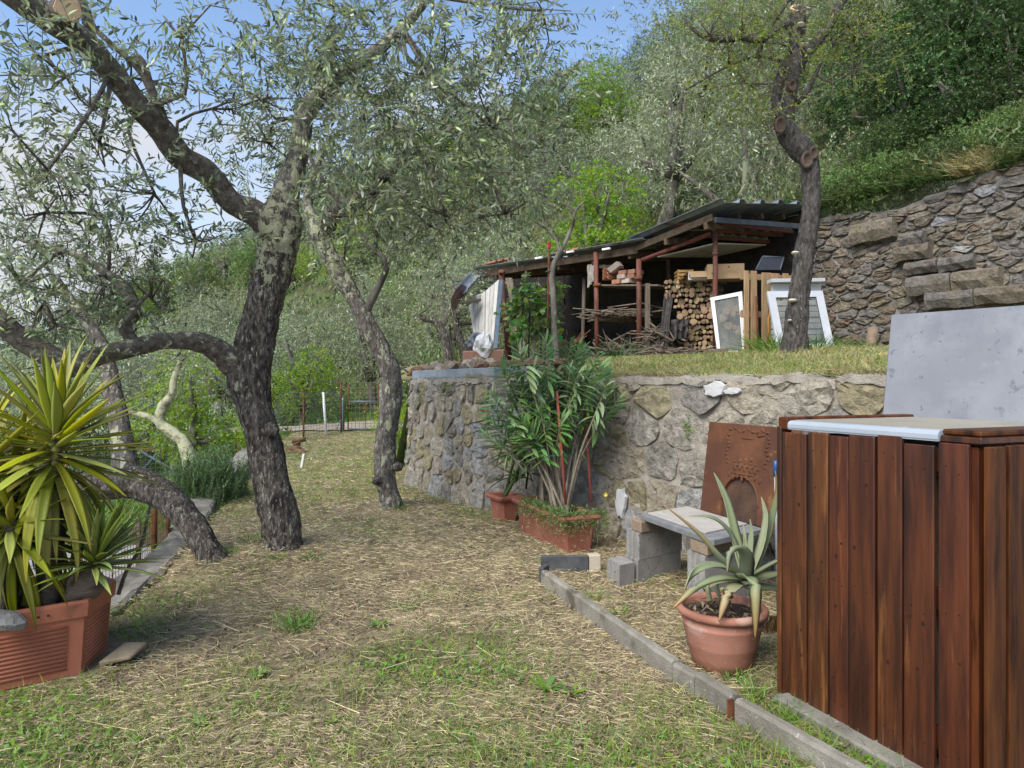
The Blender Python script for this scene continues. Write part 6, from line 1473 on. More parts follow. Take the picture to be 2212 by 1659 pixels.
for f in (.52, .40):
    c = hexa[0].lerp(hexa[5], 1 - f if False else f * .42 + .04); n_ = Vector((.6, -.8, 0)); c = c + n_ * .012 + UP * .338; k = 10
    a_v = (hexa[5] - hexa[0]).normalized(); MB().prism([c + a_v * .006 * math.cos(6.283 * i / k) + UP * .006 * math.sin(6.283 * i / k) for i in range(k)], n_ * .002).build('drain_hole', MT['gasket'], yp, False, True)
so_ = ring(-.03, .345); MB().add([pcen + UP * .36] + so_, [(0, 1 + i, 1 + (i + 1) % 6) for i in range(6)]).build('soil', MT['soil'], yp)
MB().cbox(Vector((-2.62, 3.5, 0)) + UP * -.03, Vector((.36, .30, 0)), Vector((-.5, .5, 0)), UP * .03, .004).solo('plastic_sheet', MT['gasket'], 'black saucer edge showing under the terracotta planter', 'saucer', fix=True)

MT['yucca'] = LEAF('yucca_leaf', (.345, .36, .03), (.36, .365, .055), .25, .03, .42, .28, tip=(.30, .22, .06), obj_rand=.2)
MT['yucca_young'] = LEAF('young_yucca_leaf', (.30, .39, .06), (.33, .40, .09), .2, .02, .42, .25, tip=(.30, .28, .08), obj_rand=.12)
MT['yucca_bark'] = M('yucca_trunk', (.12, .095, .075), (.22, .18, .145), 10, .95, .9, 26, (1, 1, 3), bdist=.03)
def leaf_proto(name, mat, prof, bend, channel=.3, tip=(.9, .6), thick=.003, sub=3, teeth=0.0, seed=0):
    """unit leaf along +Y, upper side +Z. prof: widths at equal steps; bend: z offsets (as a share of the length)"""
    n = len(prof); pts = []
    for i in range(n):
        f = i / (n - 1); pts.append((.02 * math.sin(f * 3 + seed), f * (1 - .25 * abs(bend) * f), bend * f * f))
    vs, fs, tv = strap(pts, prof, thick, tip[0], channel, (0, 0, 1), teeth, tip[1], sub)
    me = MB().add(vs, fs).mesh(name, smooth=True); at = me.attributes.new('tip', 'FLOAT', 'POINT'); at.data.foreach_set('value', tv); me.materials.append(mat); return me
def put_leaf(parent, me, base, d, up, L, Wk=1.0, name='leaf'):
    d = Vector(d).normalized(); up = Vector(up); x = d.cross(up)
    x = x.normalized() if x.length > 1e-4 else Vector((1, 0, 0)); z = x.cross(d)
    m = Matrix((x, d, z)).transposed().to_4x4() @ Matrix.Diagonal((L * Wk, L, L * Wk, 1)); m.translation = Vector(base) - origin(parent)
    o = bpy.data.objects.new(name, me); COL.objects.link(o); o.parent = parent; o.matrix_local = m; return o
YP = [.056, .068, .084, .096, .097, .086, .062, .034, .004]
YL = [leaf_proto('yucca_blade', MT['yucca'], YP, b, .32, (.93, .8), .0025, seed=k) for k, b in enumerate((-.02, -.06, -.14, .03))]
YLd = [leaf_proto('yucca_blade', MT['yucca'], YP, b, .30, (.85, .9), .0025, seed=k) for k, b in enumerate((-.35, -.5))]
YY = [leaf_proto('yucca_blade', MT['yucca_young'], YP, b, .32, (.95, .5), .0025, seed=k) for k, b in enumerate((-.02, -.10, -.2))]
ry = random.Random(17)
def yucca_head(root, top, n, L, axis=(0, 0, 1), pol=(4, 150), stem=.30, meshes=YL, droop=YLd, wk=1.0, az0=0.0):
    ax = Vector(axis).normalized(); a = ax.orthogonal().normalized(); b = ax.cross(a)
    for i in range(n):
        f = (i + .5) / n; th = math.radians(lerp(pol[0], pol[1], f ** .85) + ry.uniform(-6, 6)); ph = az0 + i * 2.39996 + ry.uniform(-.2, .2)
        rad = a * math.cos(ph) + b * math.sin(ph); d = ax * math.cos(th) + rad * math.sin(th)
        base = Vector(top) - ax * stem * f + rad * .018
        upv = ax if th > .3 else -rad
        me = ry.choice(droop) if math.degrees(th) > 105 else ry.choice(meshes)
        up2 = rad * math.cos(th) * -1 + ax * math.sin(th)
        put_leaf(root, me, base, d, up2, L * ry.uniform(.82, 1.1) * (.8 + .2 * min(1, f * 3)), wk * ry.uniform(.9, 1.15))
MT['yellow_stub'] = M('yellow_green_stem', (.24, .25, .05), (.30, .30, .09), 9, .7, .2)
y1 = thing('yucca', 'tall yucca with a big fan of yellow-green sword leaves in the planter', 'yucca', (-2.45, 3.66, .34))
top1 = P(122, 905, 3.60)
MB().tube([Vector((-2.45, 3.66, .33)), Vector((-2.40, 3.63, .7)), top1 - UP * .30, top1 - UP * .02], [.055, .045, .030, .022], 12, step=.04, rough=.15, freq=22).build('stem', MT['yucca_bark'], y1, True)
for k in range(9):
    c = top1 - UP * (.03 + .035 * k) + Vector((ry.uniform(-.02, .02), -.018, 0)); MB().tube([c, c + UP * .012 + Vector((0, -.006, 0)), c + UP * .03], [.016, .019, .008], 7).build('leaf_scar', MT['yellow_stub'], y1, True)
yucca_head(y1, top1, 112, .54, (.05, -.05, 1), (6, 148), .34)
y2 = thing('yucca', 'second yucca stem behind the tall one, half cut off by the left edge', 'yucca', (-2.85, 3.55, .34))
top2 = P(-60, 985, 3.55)
MB().tube([Vector((-2.85, 3.55, .33)), Vector((-2.84, 3.55, .8)), top2], [.06, .05, .025], 10, step=.05, rough=.15, freq=22).build('stem', MT['yucca_bark'], y2, True)
yucca_head(y2, top2, 80, .54, (0, 0, 1), (8, 155), .36, az0=1.0)
y4 = thing('yucca', 'low yucca head with drooping broad leaves under the tall one', 'yucca', (-2.66, 3.55, .34))
top4 = P(25, 1120, 3.5)
MB().tube([Vector((-2.60, 3.50, .33)), top4], [.05, .03], 10, step=.05, rough=.15, freq=22).build('stem', MT['yucca_bark'], y4, True)
yucca_head(y4, top4, 60, .46, (0, -.1, 1), (25, 160), .16, az0=2.0)
y5 = thing('yucca', 'middle yucca head packed behind the tall one, its leaves pointing left', 'yucca', (-2.72, 3.72, .34))
top5 = P(30, 1010, 3.75); MB().tube([Vector((-2.70, 3.70, .33)), top5], [.05, .028], 10, step=.05, rough=.15, freq=22).build('stem', MT['yucca_bark'], y5, True)
yucca_head(y5, top5, 56, .52, (-.1, 0, 1), (12, 150), .26, az0=.6)
y3 = thing('yucca', 'small pale yucca growing from a swollen grey trunk at the right end of the planter', 'yucca', (-2.30, 3.72, .34))
c = P(186, 1262, 3.66)
MB().tube([c + Vector((-.03, .0, -.10)), c + Vector((-.035, 0, -.05)), c, c + Vector((.02, 0, .045)), c + Vector((.035, 0, .075)), P(207, 1228, 3.66), P(207, 1205, 3.66)], [.045, .080, .088, .070, .040, .024, .018], 14, step=.02, rough=.12, freq=16, lump=.15).build('trunk', MT['yucca_bark'], y3, True)
yucca_head(y3, P(207, 1198, 3.66), 74, .35, (.03, -.03, 1), (4, 96), .07, YY, YY, 1.05)
MB().tube([P(255, 1285, 3.8), P(275, 1230, 3.85), P(305, 1180, 3.9), P(318, 1120, 3.9), P(330, 1070, 3.9)], [.012, .011, .010, .008, .006], 8, step=.04, rough=.2, freq=20).solo('dry_branch', MT['bark_branch'], 'bare dry twig rising from the right end of the planter', 'branch', smooth=True)
rs_ = MB(); rs_.lathe(P(18, 1345, 3.34), [(.02, -.03), (.06, -.02), (.075, .01), (.06, .045), (.03, .06), (.004, .063)], 12).jitter(.03, 12); rs_.solo('grey_stone', MT['cinder'], 'rough grey stone on the soil of the planter, at the left edge', 'stone')
MT['sandstone'] = M('sandstone', (.22, .17, .11), (.31, .25, .17), 6, .9, .5, 40)
MB().cbox(G(215, 1437, .02), Vector((.13, .03, 0)), Vector((.01, .20, 0)), UP * .03, .01).jitter(.03, 7).solo('flat_stone', MT['sandstone'], 'flat tan stone on the ground beside the planter', 'stone', fix=True)
MT['aloe_red'] = LEAF('reddish_aloe_leaf', (.17, .11, .07), (.22, .10, .07), .25, .03, .5, .1, tip=(.28, .08, .05), obj_rand=.2)
al = thing('aloe_plant', 'little reddish aloe clinging to the elbow of the leaning olive trunk', 'aloe', tuple(P(346, 1056, 5.72)))
AR = [leaf_proto('aloe_blade', MT['aloe_red'], [.10, .12, .11, .08, .05, .01], b, .3, (.5, .8), .02) for b in (-.3, -.6, -.1)]
for i in range(13):
    ph = i * 2.4; el = ry.uniform(.0, 1.0); d = Vector((math.cos(ph) * math.cos(el), math.sin(ph) * math.cos(el) - .3, math.sin(el))); put_leaf(al, ry.choice(AR), P(346, 1056, 5.72), d, UP, ry.uniform(.09, .16), 1.5)
MB().tube([P(350, 1060, 5.7), P(354, 1085, 5.68), P(350, 1105, 5.68), P(356, 1120, 5.68)], .004, 5, step=.02).build('root', MT['twig'], al, True)

# ================================================================ planters at the wall
MT['planter_red'] = M('weathered_terracotta', (.25, .088, .056), (.34, .128, .084), 4, .75, .25, 50, (1, 1, 1), [((.30, .17, .12), 9, .62, .08), ((.15, .06, .042), 2.6, .6, .1)])
def trough_planter(name, label, c0, ux, uy, L, W, Hh, taper, z0):
    """rectangular tapered planter: c0 near corner at ground, ux along the length, uy along the width"""
    t = thing(name, label, 'planter', tuple(c0 + ux * L / 2 + uy * W / 2)); t.location.z = z0
    cen = c0 + ux * L / 2 + uy * W / 2; cen.z = 0
    def rr_(e, z, k=.03):
        a, b = L / 2 + e, W / 2 + e
        return [cen + ux * s * (a - q) + uy * r * (b - p) + UP * (z0 + z) for s, r, q, p in ((-1, -1, k, 0), (1, -1, k, 0), (1, -1, 0, k), (1, 1, 0, k), (1, 1, k, 0), (-1, 1, k, 0), (-1, 1, 0, k), (-1, -1, 0, k))]
    def tier(specs, nm):
        vs = []; fs = []; n = 8
        for e, z in specs: vs += rr_(e, z)
        for q in range(len(specs) - 1):
            for i in range(n): fs.append((q * n + i, q * n + (i + 1) % n, (q + 1) * n + (i + 1) % n, (q + 1) * n + i))
        return MB().add(vs, fs).build(nm, MT['planter_red'], t, False, True)
    tier([(-taper, 0), (-.012, Hh - .05), (-.022, Hh - .05), (-taper - .01, .01)], 'wall')
    tier([(-.014, Hh - .055), (.022, Hh - .045), (.032, Hh - .02), (.026, Hh), (.0, Hh + .004), (-.022, Hh - .01), (-.026, Hh - .05)], 'rim')
    MB().add(rr_(-.02, Hh - .04) , [tuple(range(8))]).build('soil', MT['soil'], t)
    return t, cen
pux, puy = Vector((-.37, .929, 0)), Vector((.929, .37, 0))
pn = Vector((.45, 6.10, 0)); pz0 = z_lawn(.5, 6.6) - .02
pl1, pcen1 = trough_planter('planter_box', 'long terracotta planter by the wall holding the oleander and trailing succulents', pn, pux, puy, 1.15, .36, .345, .045, pz0)
q0 = Vector((-.12, 7.42, 0)); pl2, pcen2 = trough_planter('planter_box', 'small terracotta planter with a spiky aloe behind the long one', q0, Vector((-.45, .89, 0)), Vector((.89, .45, 0)), .34, .26, .30, .04, z_lawn(0, 7.5) - .02)
def stake(pa, pb, r, m, label): return MB().tube([pa, pb], r, 10).solo('garden_stake', MT[m], label, 'stake', None, True)
MT['stake_red'] = M('red_plastic_stake', (.33, .075, .050), (.40, .11, .075), 6, .55, .1)
MT['stake_black'] = M('black_stake', (.018, .018, .018), (.03, .03, .03), 6, .7, .2)
stake(P(1222, 1090, 6.35), P(1203, 845, 6.38), .013, 'stake_red', 'red stake in front of the oleander stems, the nearer of two')
stake(P(1277, 1085, 6.55), P(1262, 865, 6.6), .012, 'stake_red', 'red stake at the right of the oleander stems, the farther of two')
stake(P(1136, 1056, 7.0), P(1150, 945, 7.0), .011, 'stake_black', 'black stake leaning between the aloe and the oleander')
stake(P(1197, 1060, 6.8), P(1195, 880, 6.8), .010, 'stake_black', 'upright black stake hidden among the oleander stems')
# oleander
MT['ole'] = LEAF('oleander_leaf', (.21, .35, .10), (.32, .43, .20), .25, .02, .42, .25, obj_rand=.25, tip=(.22, .22, .07))
MT['ole_stem'] = M('oleander_stem', (.20, .165, .12), (.32, .275, .21), 12, .9, .3, 40)
OL = [leaf_proto('oleander_blade', MT['ole'], [.05, .14, .215, .235, .205, .13, .01], b, .16, (.92, .5), .004, 2, seed=k) for k, b in enumerate((-.25, -.5, -.75, -.1))]
ole = thing('oleander_shrub', 'leafy oleander with many bare grey stems growing from the long planter', 'shrub', (pcen1.x, pcen1.y, pz0 + .3))
ro = random.Random(41); nole = 0; xs_pos = []; stems = MB()
heads = [(1085, 800), (1120, 760), (1150, 800), (1180, 740), (1205, 790), (1232, 735), (1255, 800), (1285, 770), (1305, 830), (1325, 850), (1070, 850), (1090, 900), (1115, 930), (1140, 865), (1165, 905), (1190, 850), (1215, 900), (1240, 860), (1268, 890), (1200, 830), (1160, 830), (1275, 835), (1100, 850), (1225, 800), (1075, 955), (1240, 770), (1300, 790), (1130, 815)]
heads = heads + [(h[0] + ro.uniform(-26, 26), h[1] + ro.uniform(-26, 26)) for h in heads]
for i, (px, py) in enumerate(heads):
    d = 6.5 + ro.uniform(-.28, .38); tip = P(px + ro.uniform(-8, 8), py + ro.uniform(-8, 8), d)
    b = pcen1 + pux * ro.uniform(-.30, .30) + puy * ro.uniform(-.08, .08) + UP * (pz0 + .30)
    m1 = b.lerp(tip, .35) + UP * .10 + Vector((ro.uniform(-.04, .04), ro.uniform(-.04, .04), 0)); m2 = b.lerp(tip, .75) + UP * .05
    nst = i < 24
    if not nst: b = m1.lerp(m2, .2); m1 = b.lerp(m2, .5)
    stems = MB().tube([b - UP * .04, m1, m2, tip], [.015, .011, .008, .004] if nst else [.007, .006, .005, .003], 7, step=.06, rough=.1, freq=20); stems.build('stem', MT['ole_stem'], ole, True)
    tang = (tip - m2).normalized(); nl = 27
    for k in range(nl):
        f = k / nl; base = tip - tang * (f * .38); ph = k * 2.1 + ro.uniform(-.3, .3); a = tang.orthogonal().normalized(); b2 = tang.cross(a)
        rad = a * math.cos(ph) + b2 * math.sin(ph); el = lerp(.55, 2.0, f) + ro.uniform(-.2, .2); dv = tang * math.cos(el) + rad * math.sin(el)
        L = ro.uniform(.15, .215) * (.7 if f < .15 else 1); up2 = tang * math.sin(el) - rad * math.cos(el)
        if nole < 300: put_leaf(ole, ro.choice(OL), base, dv, up2, L); nole += 1
        else: xs_pos.append((base, dv, up2, L))
if xs_pos:
    V, fn, ix = leaf_arrays(np.array([p[0] for p in xs_pos]), np.array([p[1] for p in xs_pos]), np.array([p[2] for p in xs_pos]), np.array([p[3] for p in xs_pos]), np.array([p[3] * .2 for p in xs_pos]))
    o = link('foliage', mesh_np('foliage', V - np.array(origin(ole)), fn, ix), MT['ole'], ole); o['kind'] = 'stuff'
MT['flower_bud'] = M('pink_bud', (.22, .09, .06), (.3, .13, .09), 10, .7, 0)
q = MB()
for dx, dy in ((0, 0), (10, -10), (16, -3), (24, -16), (8, -16)): q.tube([P(1236, 745, 6.4), P(1252 + dx, 728 + dy, 6.4)], [.003, .004], 5)
q.build('flower_stalk', MT['flower_bud'], ole, True)
MT['tie'] = M('green_twine', (.01, .12, .09), (.02, .16, .12), 10, .8, 0)
q = MB(); q.tube([P(1168, 983, 6.45), P(1190, 985, 6.3), P(1215, 984, 6.3), P(1240, 982, 6.45), P(1215, 978, 6.6), P(1168, 983, 6.45)], .004, 5, step=.03); q.tube([P(1180, 984, 6.32), P(1172, 996, 6.3)], .003, 4); q.build('twine', MT['tie'], ole, True)
# spiky aloe in the small planter
MT['aloe'] = LEAF('aloe_leaf', (.085, .135, .035), (.10, .15, .045), .25, .03, .5, .1, tip=(.22, .12, .05), obj_rand=.25)
AL = [leaf_proto('aloe_blade', MT['aloe'], [.10, .105, .095, .08, .06, .038, .01], b, .35, (.8, .7), .012, 3, .05, seed=k) for k, b in enumerate((-.5, -.8, -1.1, -.25))]
alo = thing('aloe_plant', 'spiky green aloe with arching toothed leaves in the small planter by the wall', 'aloe', (pcen2.x, pcen2.y, z_lawn(0, 7.5) + .27))
for (px, py, n, L) in ((1118, 985, 18, .46), (1110, 930, 16, .50), (1140, 960, 12, .42), (1100, 1030, 10, .34)):
    c = P(px + 15, py, 7.45); MB().tube([Vector((pcen2.x, pcen2.y, z_lawn(0, 7.5) + .25)), c], [.02, .014], 7, step=.05).build('stem', MT['aloe'], alo, True)
    for i in range(n):
        ph = i * 2.4 + ro.uniform(-.3, .3); el = ro.uniform(.05, 1.15); dv = Vector((math.cos(ph) * math.cos(el), math.sin(ph) * math.cos(el) * .7, math.sin(el))); put_leaf(alo, ro.choice(AL), c - UP * ro.uniform(0, .06), dv, UP, L * ro.uniform(.8, 1.15))
# trailing ice plant along the front planter's rim, one yellow flower
MT['ice'] = LEAF('ice_plant_leaf', (.13, .20, .055), (.16, .22, .075), .4, .05, .45, .15)
ip = thing('ice_plant', 'trailing green succulent spilling over the rim of the long planter', 'succulent', tuple(pcen1 + UP * (pz0 + .33)))
n = 3800; u = RNG.uniform(-.62, .35, n); side = RNG.random(n); e = RNG.normal(0, .035, n)
pos = np.zeros((n, 3)); c3 = np.array(pcen1); ux3, uy3 = np.array(pux), np.array(puy)
for i in range(n):
    if side[i] < .55: q = c3 + ux3 * u[i] + uy3 * (-.19 + e[i] * .9)           # along the front edge
    elif side[i] < .85: q = c3 + ux3 * (-.585 + e[i] * .9) + uy3 * RNG.uniform(-.2, .26)    # round the near end
    else: q = c3 + ux3 * u[i] + uy3 * RNG.uniform(-.18, .15)
    w_ = u[i] if side[i] < .55 else -.6
    hang = max(0, -.19 - (q - c3) @ uy3) + max(0, (-.575 - (q - c3) @ ux3))
    pos[i] = q; pos[i, 2] = pz0 + .36 + .05 * max(0, noise.noise(Vector(q) * 6)) - hang * 2.6 * RNG.uniform(.5, 1.3) + RNG.normal(0, .012)
dv = rand_dirs(n); dv[:, 2] = np.abs(dv[:, 2]) * .9 - .1
V, fn, ix = leaf_arrays(pos, dv, rand_dirs(n), RNG.uniform(.022, .05, n), RNG.uniform(.005, .008, n)); o = link('foliage', mesh_np('ice', V - np.array(origin(ip)), fn, ix), MT['ice'], ip); o['kind'] = 'stuff'
n = 500; k_ = RNG.integers(0, len(pos), n); V, fn, ix = leaf_arrays(pos[k_] - np.array([0, 0, .02]), np.stack([RNG.normal(0, .4, n), RNG.normal(0, .4, n), -np.ones(n)], 1), rand_dirs(n), RNG.uniform(.03, .07, n), np.full(n, .004)); o = link('dry_stems', mesh_np('dry', V - np.array(origin(ip)), fn, ix), MT['dead'], ip); o['kind'] = 'stuff'
MT['petal'] = M('yellow_petal', (.75, .58, .03), (.8, .65, .06), 10, .6, 0)
fc = P(1308, 1068, 6.3); k = MB()
for i in range(9):
    a = 6.283 * i / 9; d = Vector((math.cos(a) * .8, -.35, math.sin(a) * .9)).normalized(); s = d.cross(Vector((0, 1, .3))).normalized(); k.add([fc, fc + d * .012 + s * .007, fc + d * .024, fc + d * .012 - s * .007], [(0, 1, 2, 3)])
k.build('flower', MT['petal'], ip)
MB().tube([fc, fc + Vector((0, .02, -.07)), P(1298, 1110, 6.3)], .003, 5).build('flower_stem', MT['ice'], ip, True)

# ================================================================ rosemary beyond the kerb
MT['rosemary'] = LEAF('rosemary_leaf', (.080, .175, .045), (.13, .21, .08), .45, .03, .5, .12)
rm = thing('rosemary_bush', 'dark green upright rosemary bush against the outer side of the kerb', 'shrub', (P(470, 1080, 8.8).x, 8.8, -.45))
S, D, Ln = [], [], []
for i in range(760):
    px, py = ry.gauss(470, 30), 0; base = Vector(((px - CX) / F * 8.8 - .15, 8.8 + ry.uniform(-.35, .55), ry.uniform(-.35, .25))); S.append(base); D.append((ry.gauss(0, .30), ry.gauss(0, .25), 1)); Ln.append(ry.uniform(.22, .5))
pos, d, up, L, W, poly = twig_leaves(np.array(S), np.array(D), np.array(Ln), 60, .042, .0095, .8, -.05)
V, fn, ix = leaf_arrays(pos, d, up, L, W, 'kite'); o = link('foliage', mesh_np('ros', V - np.array(origin(rm)), fn, ix), MT['rosemary'], rm); o['kind'] = 'stuff'
V, fn, ix = twig_mesh_arrays(poly, .0022, .001); o = link('twigs', mesh_np('rost', V - np.array(origin(rm)), fn, ix), MT['twig'], rm); o['kind'] = 'stuff'

# ================================================================ before the shed: vine on a trellis, sapling, capped pole, tuft
MT['vine_leaf'] = LEAF('vine_leaf', (.085, .19, .030), (.15, .24, .06), .4, .05, .45, .3)
d = 10.4; tz = z_terrace(P(1150, 780, d).x, d)
tr = thing('trellis', 'thin dark metal trellis the climbing vine grows on', 'trellis', (P(1150, 780, d).x, d, tz - .05))
for px in (1127, 1142, 1168, 1178): MB().tube([Vector((P(px, 0, d).x, d, tz - .05)), P(px + 2, 618, d)], .010, 6).build('upright', MT['stake_black'], tr, True)
for py in (640, 690, 735): MB().tube([P(1112, py, d), P(1200, py - 2, d)], .006, 6).build('cross_bar', MT['rust'], tr, True)
vi = thing('climbing_vine', 'broad-leaved green vine climbing the trellis at the left end of the shed', 'vine', (P(1150, 780, d).x, d, tz))
MB().tube([Vector((P(1150, 0, d).x, d - .02, tz - .03)), P(1155, 720, d), P(1145, 660, d), P(1160, 610, d)], [.02, .016, .012, .006], 7, step=.06, rough=.15).build('stem', MT['bark_far'], vi, True)
crown(vi, [(P(1145, 660, d), 1125, 640, d, 42, 40, .3, 1.3), (P(1155, 720, d), 1165, 660, d, 45, 50, .3, 1.3), (P(1155, 720, d), 1150, 710, d, 55, 34, .3, 1.2), (P(1160, 610, d), 1195, 650, d, 28, 50, .25, 1.1)], .12, .085, MT['vine_leaf'], per=8, tl=(.15, .3), branch_r=.006)
d = 9.6; sl = thing('young_tree', 'slender forked sapling tied to the red-capped pole before the shed', 'tree', (P(1200, 745, d).x, d, z_terrace(P(1200, 745, d).x, d) - .04))
limb(sl, 'trunk', [(1204, 790, d, 16), (1199, 740, d, 14), (1196, 660, d, 13), (1192, 600, d, 13), (1197, 570, d, 12), (1209, 546, d, 11), (1225, 515, d, 9), (1240, 470, d, 7), (1228, 440, d, 4)], 'bark_far', 9, .1, 12, .1, .04)
limb(sl, 'branch', [(1209, 546, d, 7), (1202, 520, d, 6), (1185, 500, d, 4), (1165, 480, d, 3)], 'bark_far', 6, .1, 12, .1, .05)
limb(sl, 'branch', [(1240, 470, d, 5), (1246, 450, d, 4), (1262, 435, d, 2.5)], 'bark_far', 6, .1, 12, .1, .05)
crown(sl, [(P(1240, 470, d), 1240, 455, d, 26, 26, .25, .18), (P(1185, 500, d), 1180, 490, d, 24, 20, .2, .12)], .05, .02, MT['plum_leaf'], per=8, tl=(.1, .25), branch_r=.004, down=.2)
MT['red_cap'] = M('red_plastic_cap', (.36, .035, .045), (.42, .05, .06), 5, .45, 0)
cp_ = thing('garden_pole', 'tall rusty pole with a red plastic cap standing before the shed', 'pole', (P(1182, 740, d).x, d, z_terrace(P(1182, 740, d).x, d) - .04))
MB().tube([Vector((P(1181, 0, d).x, d, z_terrace(P(1182, 740, d).x, d) - .04)), P(1186, 530, d)], .013, 8).build('pole', MT['rust'], cp_, True)
c = P(1186.5, 536, d); MB().lathe(c, [(.022, 0), (.026, .06), (.030, .062), (.030, .078), (.012, .086)], 14, True, True).build('cap', MT['red_cap'], cp_, False)
MB().tube([P(1178, 588, d - .02), P(1188, 584, d - .03), P(1198, 588, d - .02)], .008, 5).build('tie', MT['tie'], cp_, True)
MT['tuft'] = LEAF('grass_tuft_blade', (.105, .22, .025), (.14, .26, .05), .35, .04, .5, .3, tip=(.2, .24, .06))
MT['tuft_dark'] = LEAF('dark_tuft_blade', (.045, .10, .03), (.06, .12, .04), .3, .03, .5, .2)
def tuft(c, n, L, label, m='tuft', spread=.05, lean=.55, seed=0, group=None, w=.007, cat='grass tuft', name='grass_tuft'):
    r_ = np.random.default_rng(seed + 500); pos = np.array(c) + np.stack([r_.normal(0, spread, n), r_.normal(0, spread, n), np.full(n, -.01)], 1)
    out = np.stack([r_.normal(0, lean, n), r_.normal(0, lean, n), np.ones(n)], 1) + (pos - np.array(c)) * np.array([6, 6, 0]); d1 = unit(out); Ls = r_.uniform(.55, 1.1, n) * L
    V, fn, ix = blade_arrays(pos, d1, Ls, np.full(n, w) * r_.uniform(.7, 1.2, n), r_.uniform(.1, .5, n), r_)
    z = np.array(c); o = link(name, mesh_np(name, V - z, fn, ix), MT[m]); o.location = Vector(c); tag(o, label, cat, group); return o
def blade_arrays(pos, d, L, W, bend, rng, k=3):
    """grass blades: three bent segments ending in a point"""
    n = len(pos); s = unit(np.cross(d, rng.normal(size=(n, 3)))); hor = d * np.array([1, 1, 0]) + rng.normal(scale=.15, size=(n, 3)); hor[:, 2] = 0
    hor = unit(hor); Vs = []
    for i in range(k):
        f = i / k; p = pos + d * (L * f)[:, None] + (hor - np.array([0, 0, .7])) * (bend * L * f * f)[:, None]; w = (W * (1 - f * .55) / 2)[:, None]; Vs += [p - s * w, p + s * w]
    Vs.append(pos + d * L[:, None] + (hor - np.array([0, 0, .7])) * (bend * L)[:, None]); V = np.stack(Vs, 1).reshape(-1, 3); m = 2 * k + 1; f = []; cnt = []
    for i in range(k - 1): f += [2 * i, 2 * i + 1, 2 * i + 3, 2 * i + 2]; cnt.append(4)
    f += [2 * k - 2, 2 * k - 1, 2 * k]; cnt.append(3)
    return V, np.tile(cnt, n), (np.arange(n)[:, None] * m + np.array(f)[None]).ravel()
d = 11.6; c = P(1340, 770, d); c.z = z_terrace(c.x, c.y)
tuft(c, 120, .55, 'dark arching grassy clump growing under the shed beside the pipe posts', 'tuft_dark', .10, .8, 3, w=.014)
# ================================================================ dry straw, grass and weeds on the ground
class ZGrid:
    def __init__(self, f, x0, x1, y0, y1, st):
        self.x0, self.y0, self.st = x0, y0, st; self.nx, self.ny = int((x1 - x0) / st) + 2, int((y1 - y0) / st) + 2
        self.z = np.array([[f(x0 + i * st, y0 + j * st) for i in range(self.nx)] for j in range(self.ny)])
    def __call__(self, x, y):
        fx, fy = (x - self.x0) / self.st, (y - self.y0) / self.st; i = np.clip(fx.astype(int), 0, self.nx - 2); j = np.clip(fy.astype(int), 0, self.ny - 2); a, b = np.clip(fx - i, 0, 1), np.clip(fy - j, 0, 1)
        return self.z[j, i] * (1 - a) * (1 - b) + self.z[j, i + 1] * a * (1 - b) + self.z[j + 1, i] * (1 - a) * b + self.z[j + 1, i + 1] * a * b
ZL = ZGrid(z_lawn, -7, 5, 1.8, 24, .12); ZT = ZGrid(z_terrace, -3, 9, 2, 17, .25)
ky = np.array([p[1] for p in KERB]); kx = np.array([p[0] for p in KERB]); wy = np.array([p[1] for p in LOWER_WALL])[::-1]; wx_ = np.array([p[0] for p in LOWER_WALL])[::-1]
uy = np.array([p[1] for p in UPPER_WALL]); ux_ = np.array([p[0] for p in UPPER_WALL])
def NZ(x, y, s, seed):      # smooth random field in 0..1 from a lattice
    r = np.random.default_rng(seed).random((64, 64)); fx, fy = x * s + 31.3, y * s + 17.7; i, j = np.floor(fx).astype(int), np.floor(fy).astype(int); a, b = fx - i, fy - j; a, b = a * a * (3 - 2 * a), b * b * (3 - 2 * b)
    g = lambda p, q: r[p % 64, q % 64]
    return (g(i, j) * (1 - a) + g(i + 1, j) * a) * (1 - b) + (g(i, j + 1) * (1 - a) + g(i + 1, j + 1) * a) * b
def lawn_points(n, y0=2.3, y1=21.5):
    y = y0 * (y1 / y0) ** RNG.random(n); a = RNG.uniform(-.80, .80, n); x = a * y
    ok = (x > np.interp(y, ky, kx) + .0) & (x < np.where(y < 10.4, np.interp(y, wy, wx_) - .04, -1.75))
    ins = np.ones(len(x), bool)
    for i in range(6):
        a, b = hexa[i], hexa[(i + 1) % 6]; ins &= ((b.x - a.x) * (y - a.y) - (b.y - a.y) * (x - a.x)) > -.03
    ok &= ~ins
    return x[ok], y[ok]
MT['straw'] = LEAF('dry_straw', (.54, .45, .27), (.54, .45, .27), .5, .018, .75, .15, spec=.2)
MT['blade'] = LEAF('lawn_blade', (.19, .285, .04), (.22, .31, .06), .42, .05, .55, .3, tip=None)
MT['weed'] = LEAF('weed_leaf', (.15, .27, .04), (.2, .30, .07), .35, .04, .55, .3)
MT['litter'] = LEAF('fallen_olive_leaf', (.22, .165, .105), (.34, .31, .26), .4, .03, .7, .1)
def green_field(x, y):      # where grass and weeds come through the straw: 0..1
    g = NZ(x, y, .9, 1) * .55 + NZ(x, y, 2.3, 2) * .45
    band = np.exp(-((y - 6.4) / 1.7) ** 2)                     # pale raked band across the middle of the lawn
    near = npstep(4.6, 3.2, y)
    far = npstep(8, 11, y)
    return np.clip((g - .38) * 2.4 + .40 * near + .9 * far * NZ(x, y, .55, 6) + .55 * far - .36 * band, 0, 1)
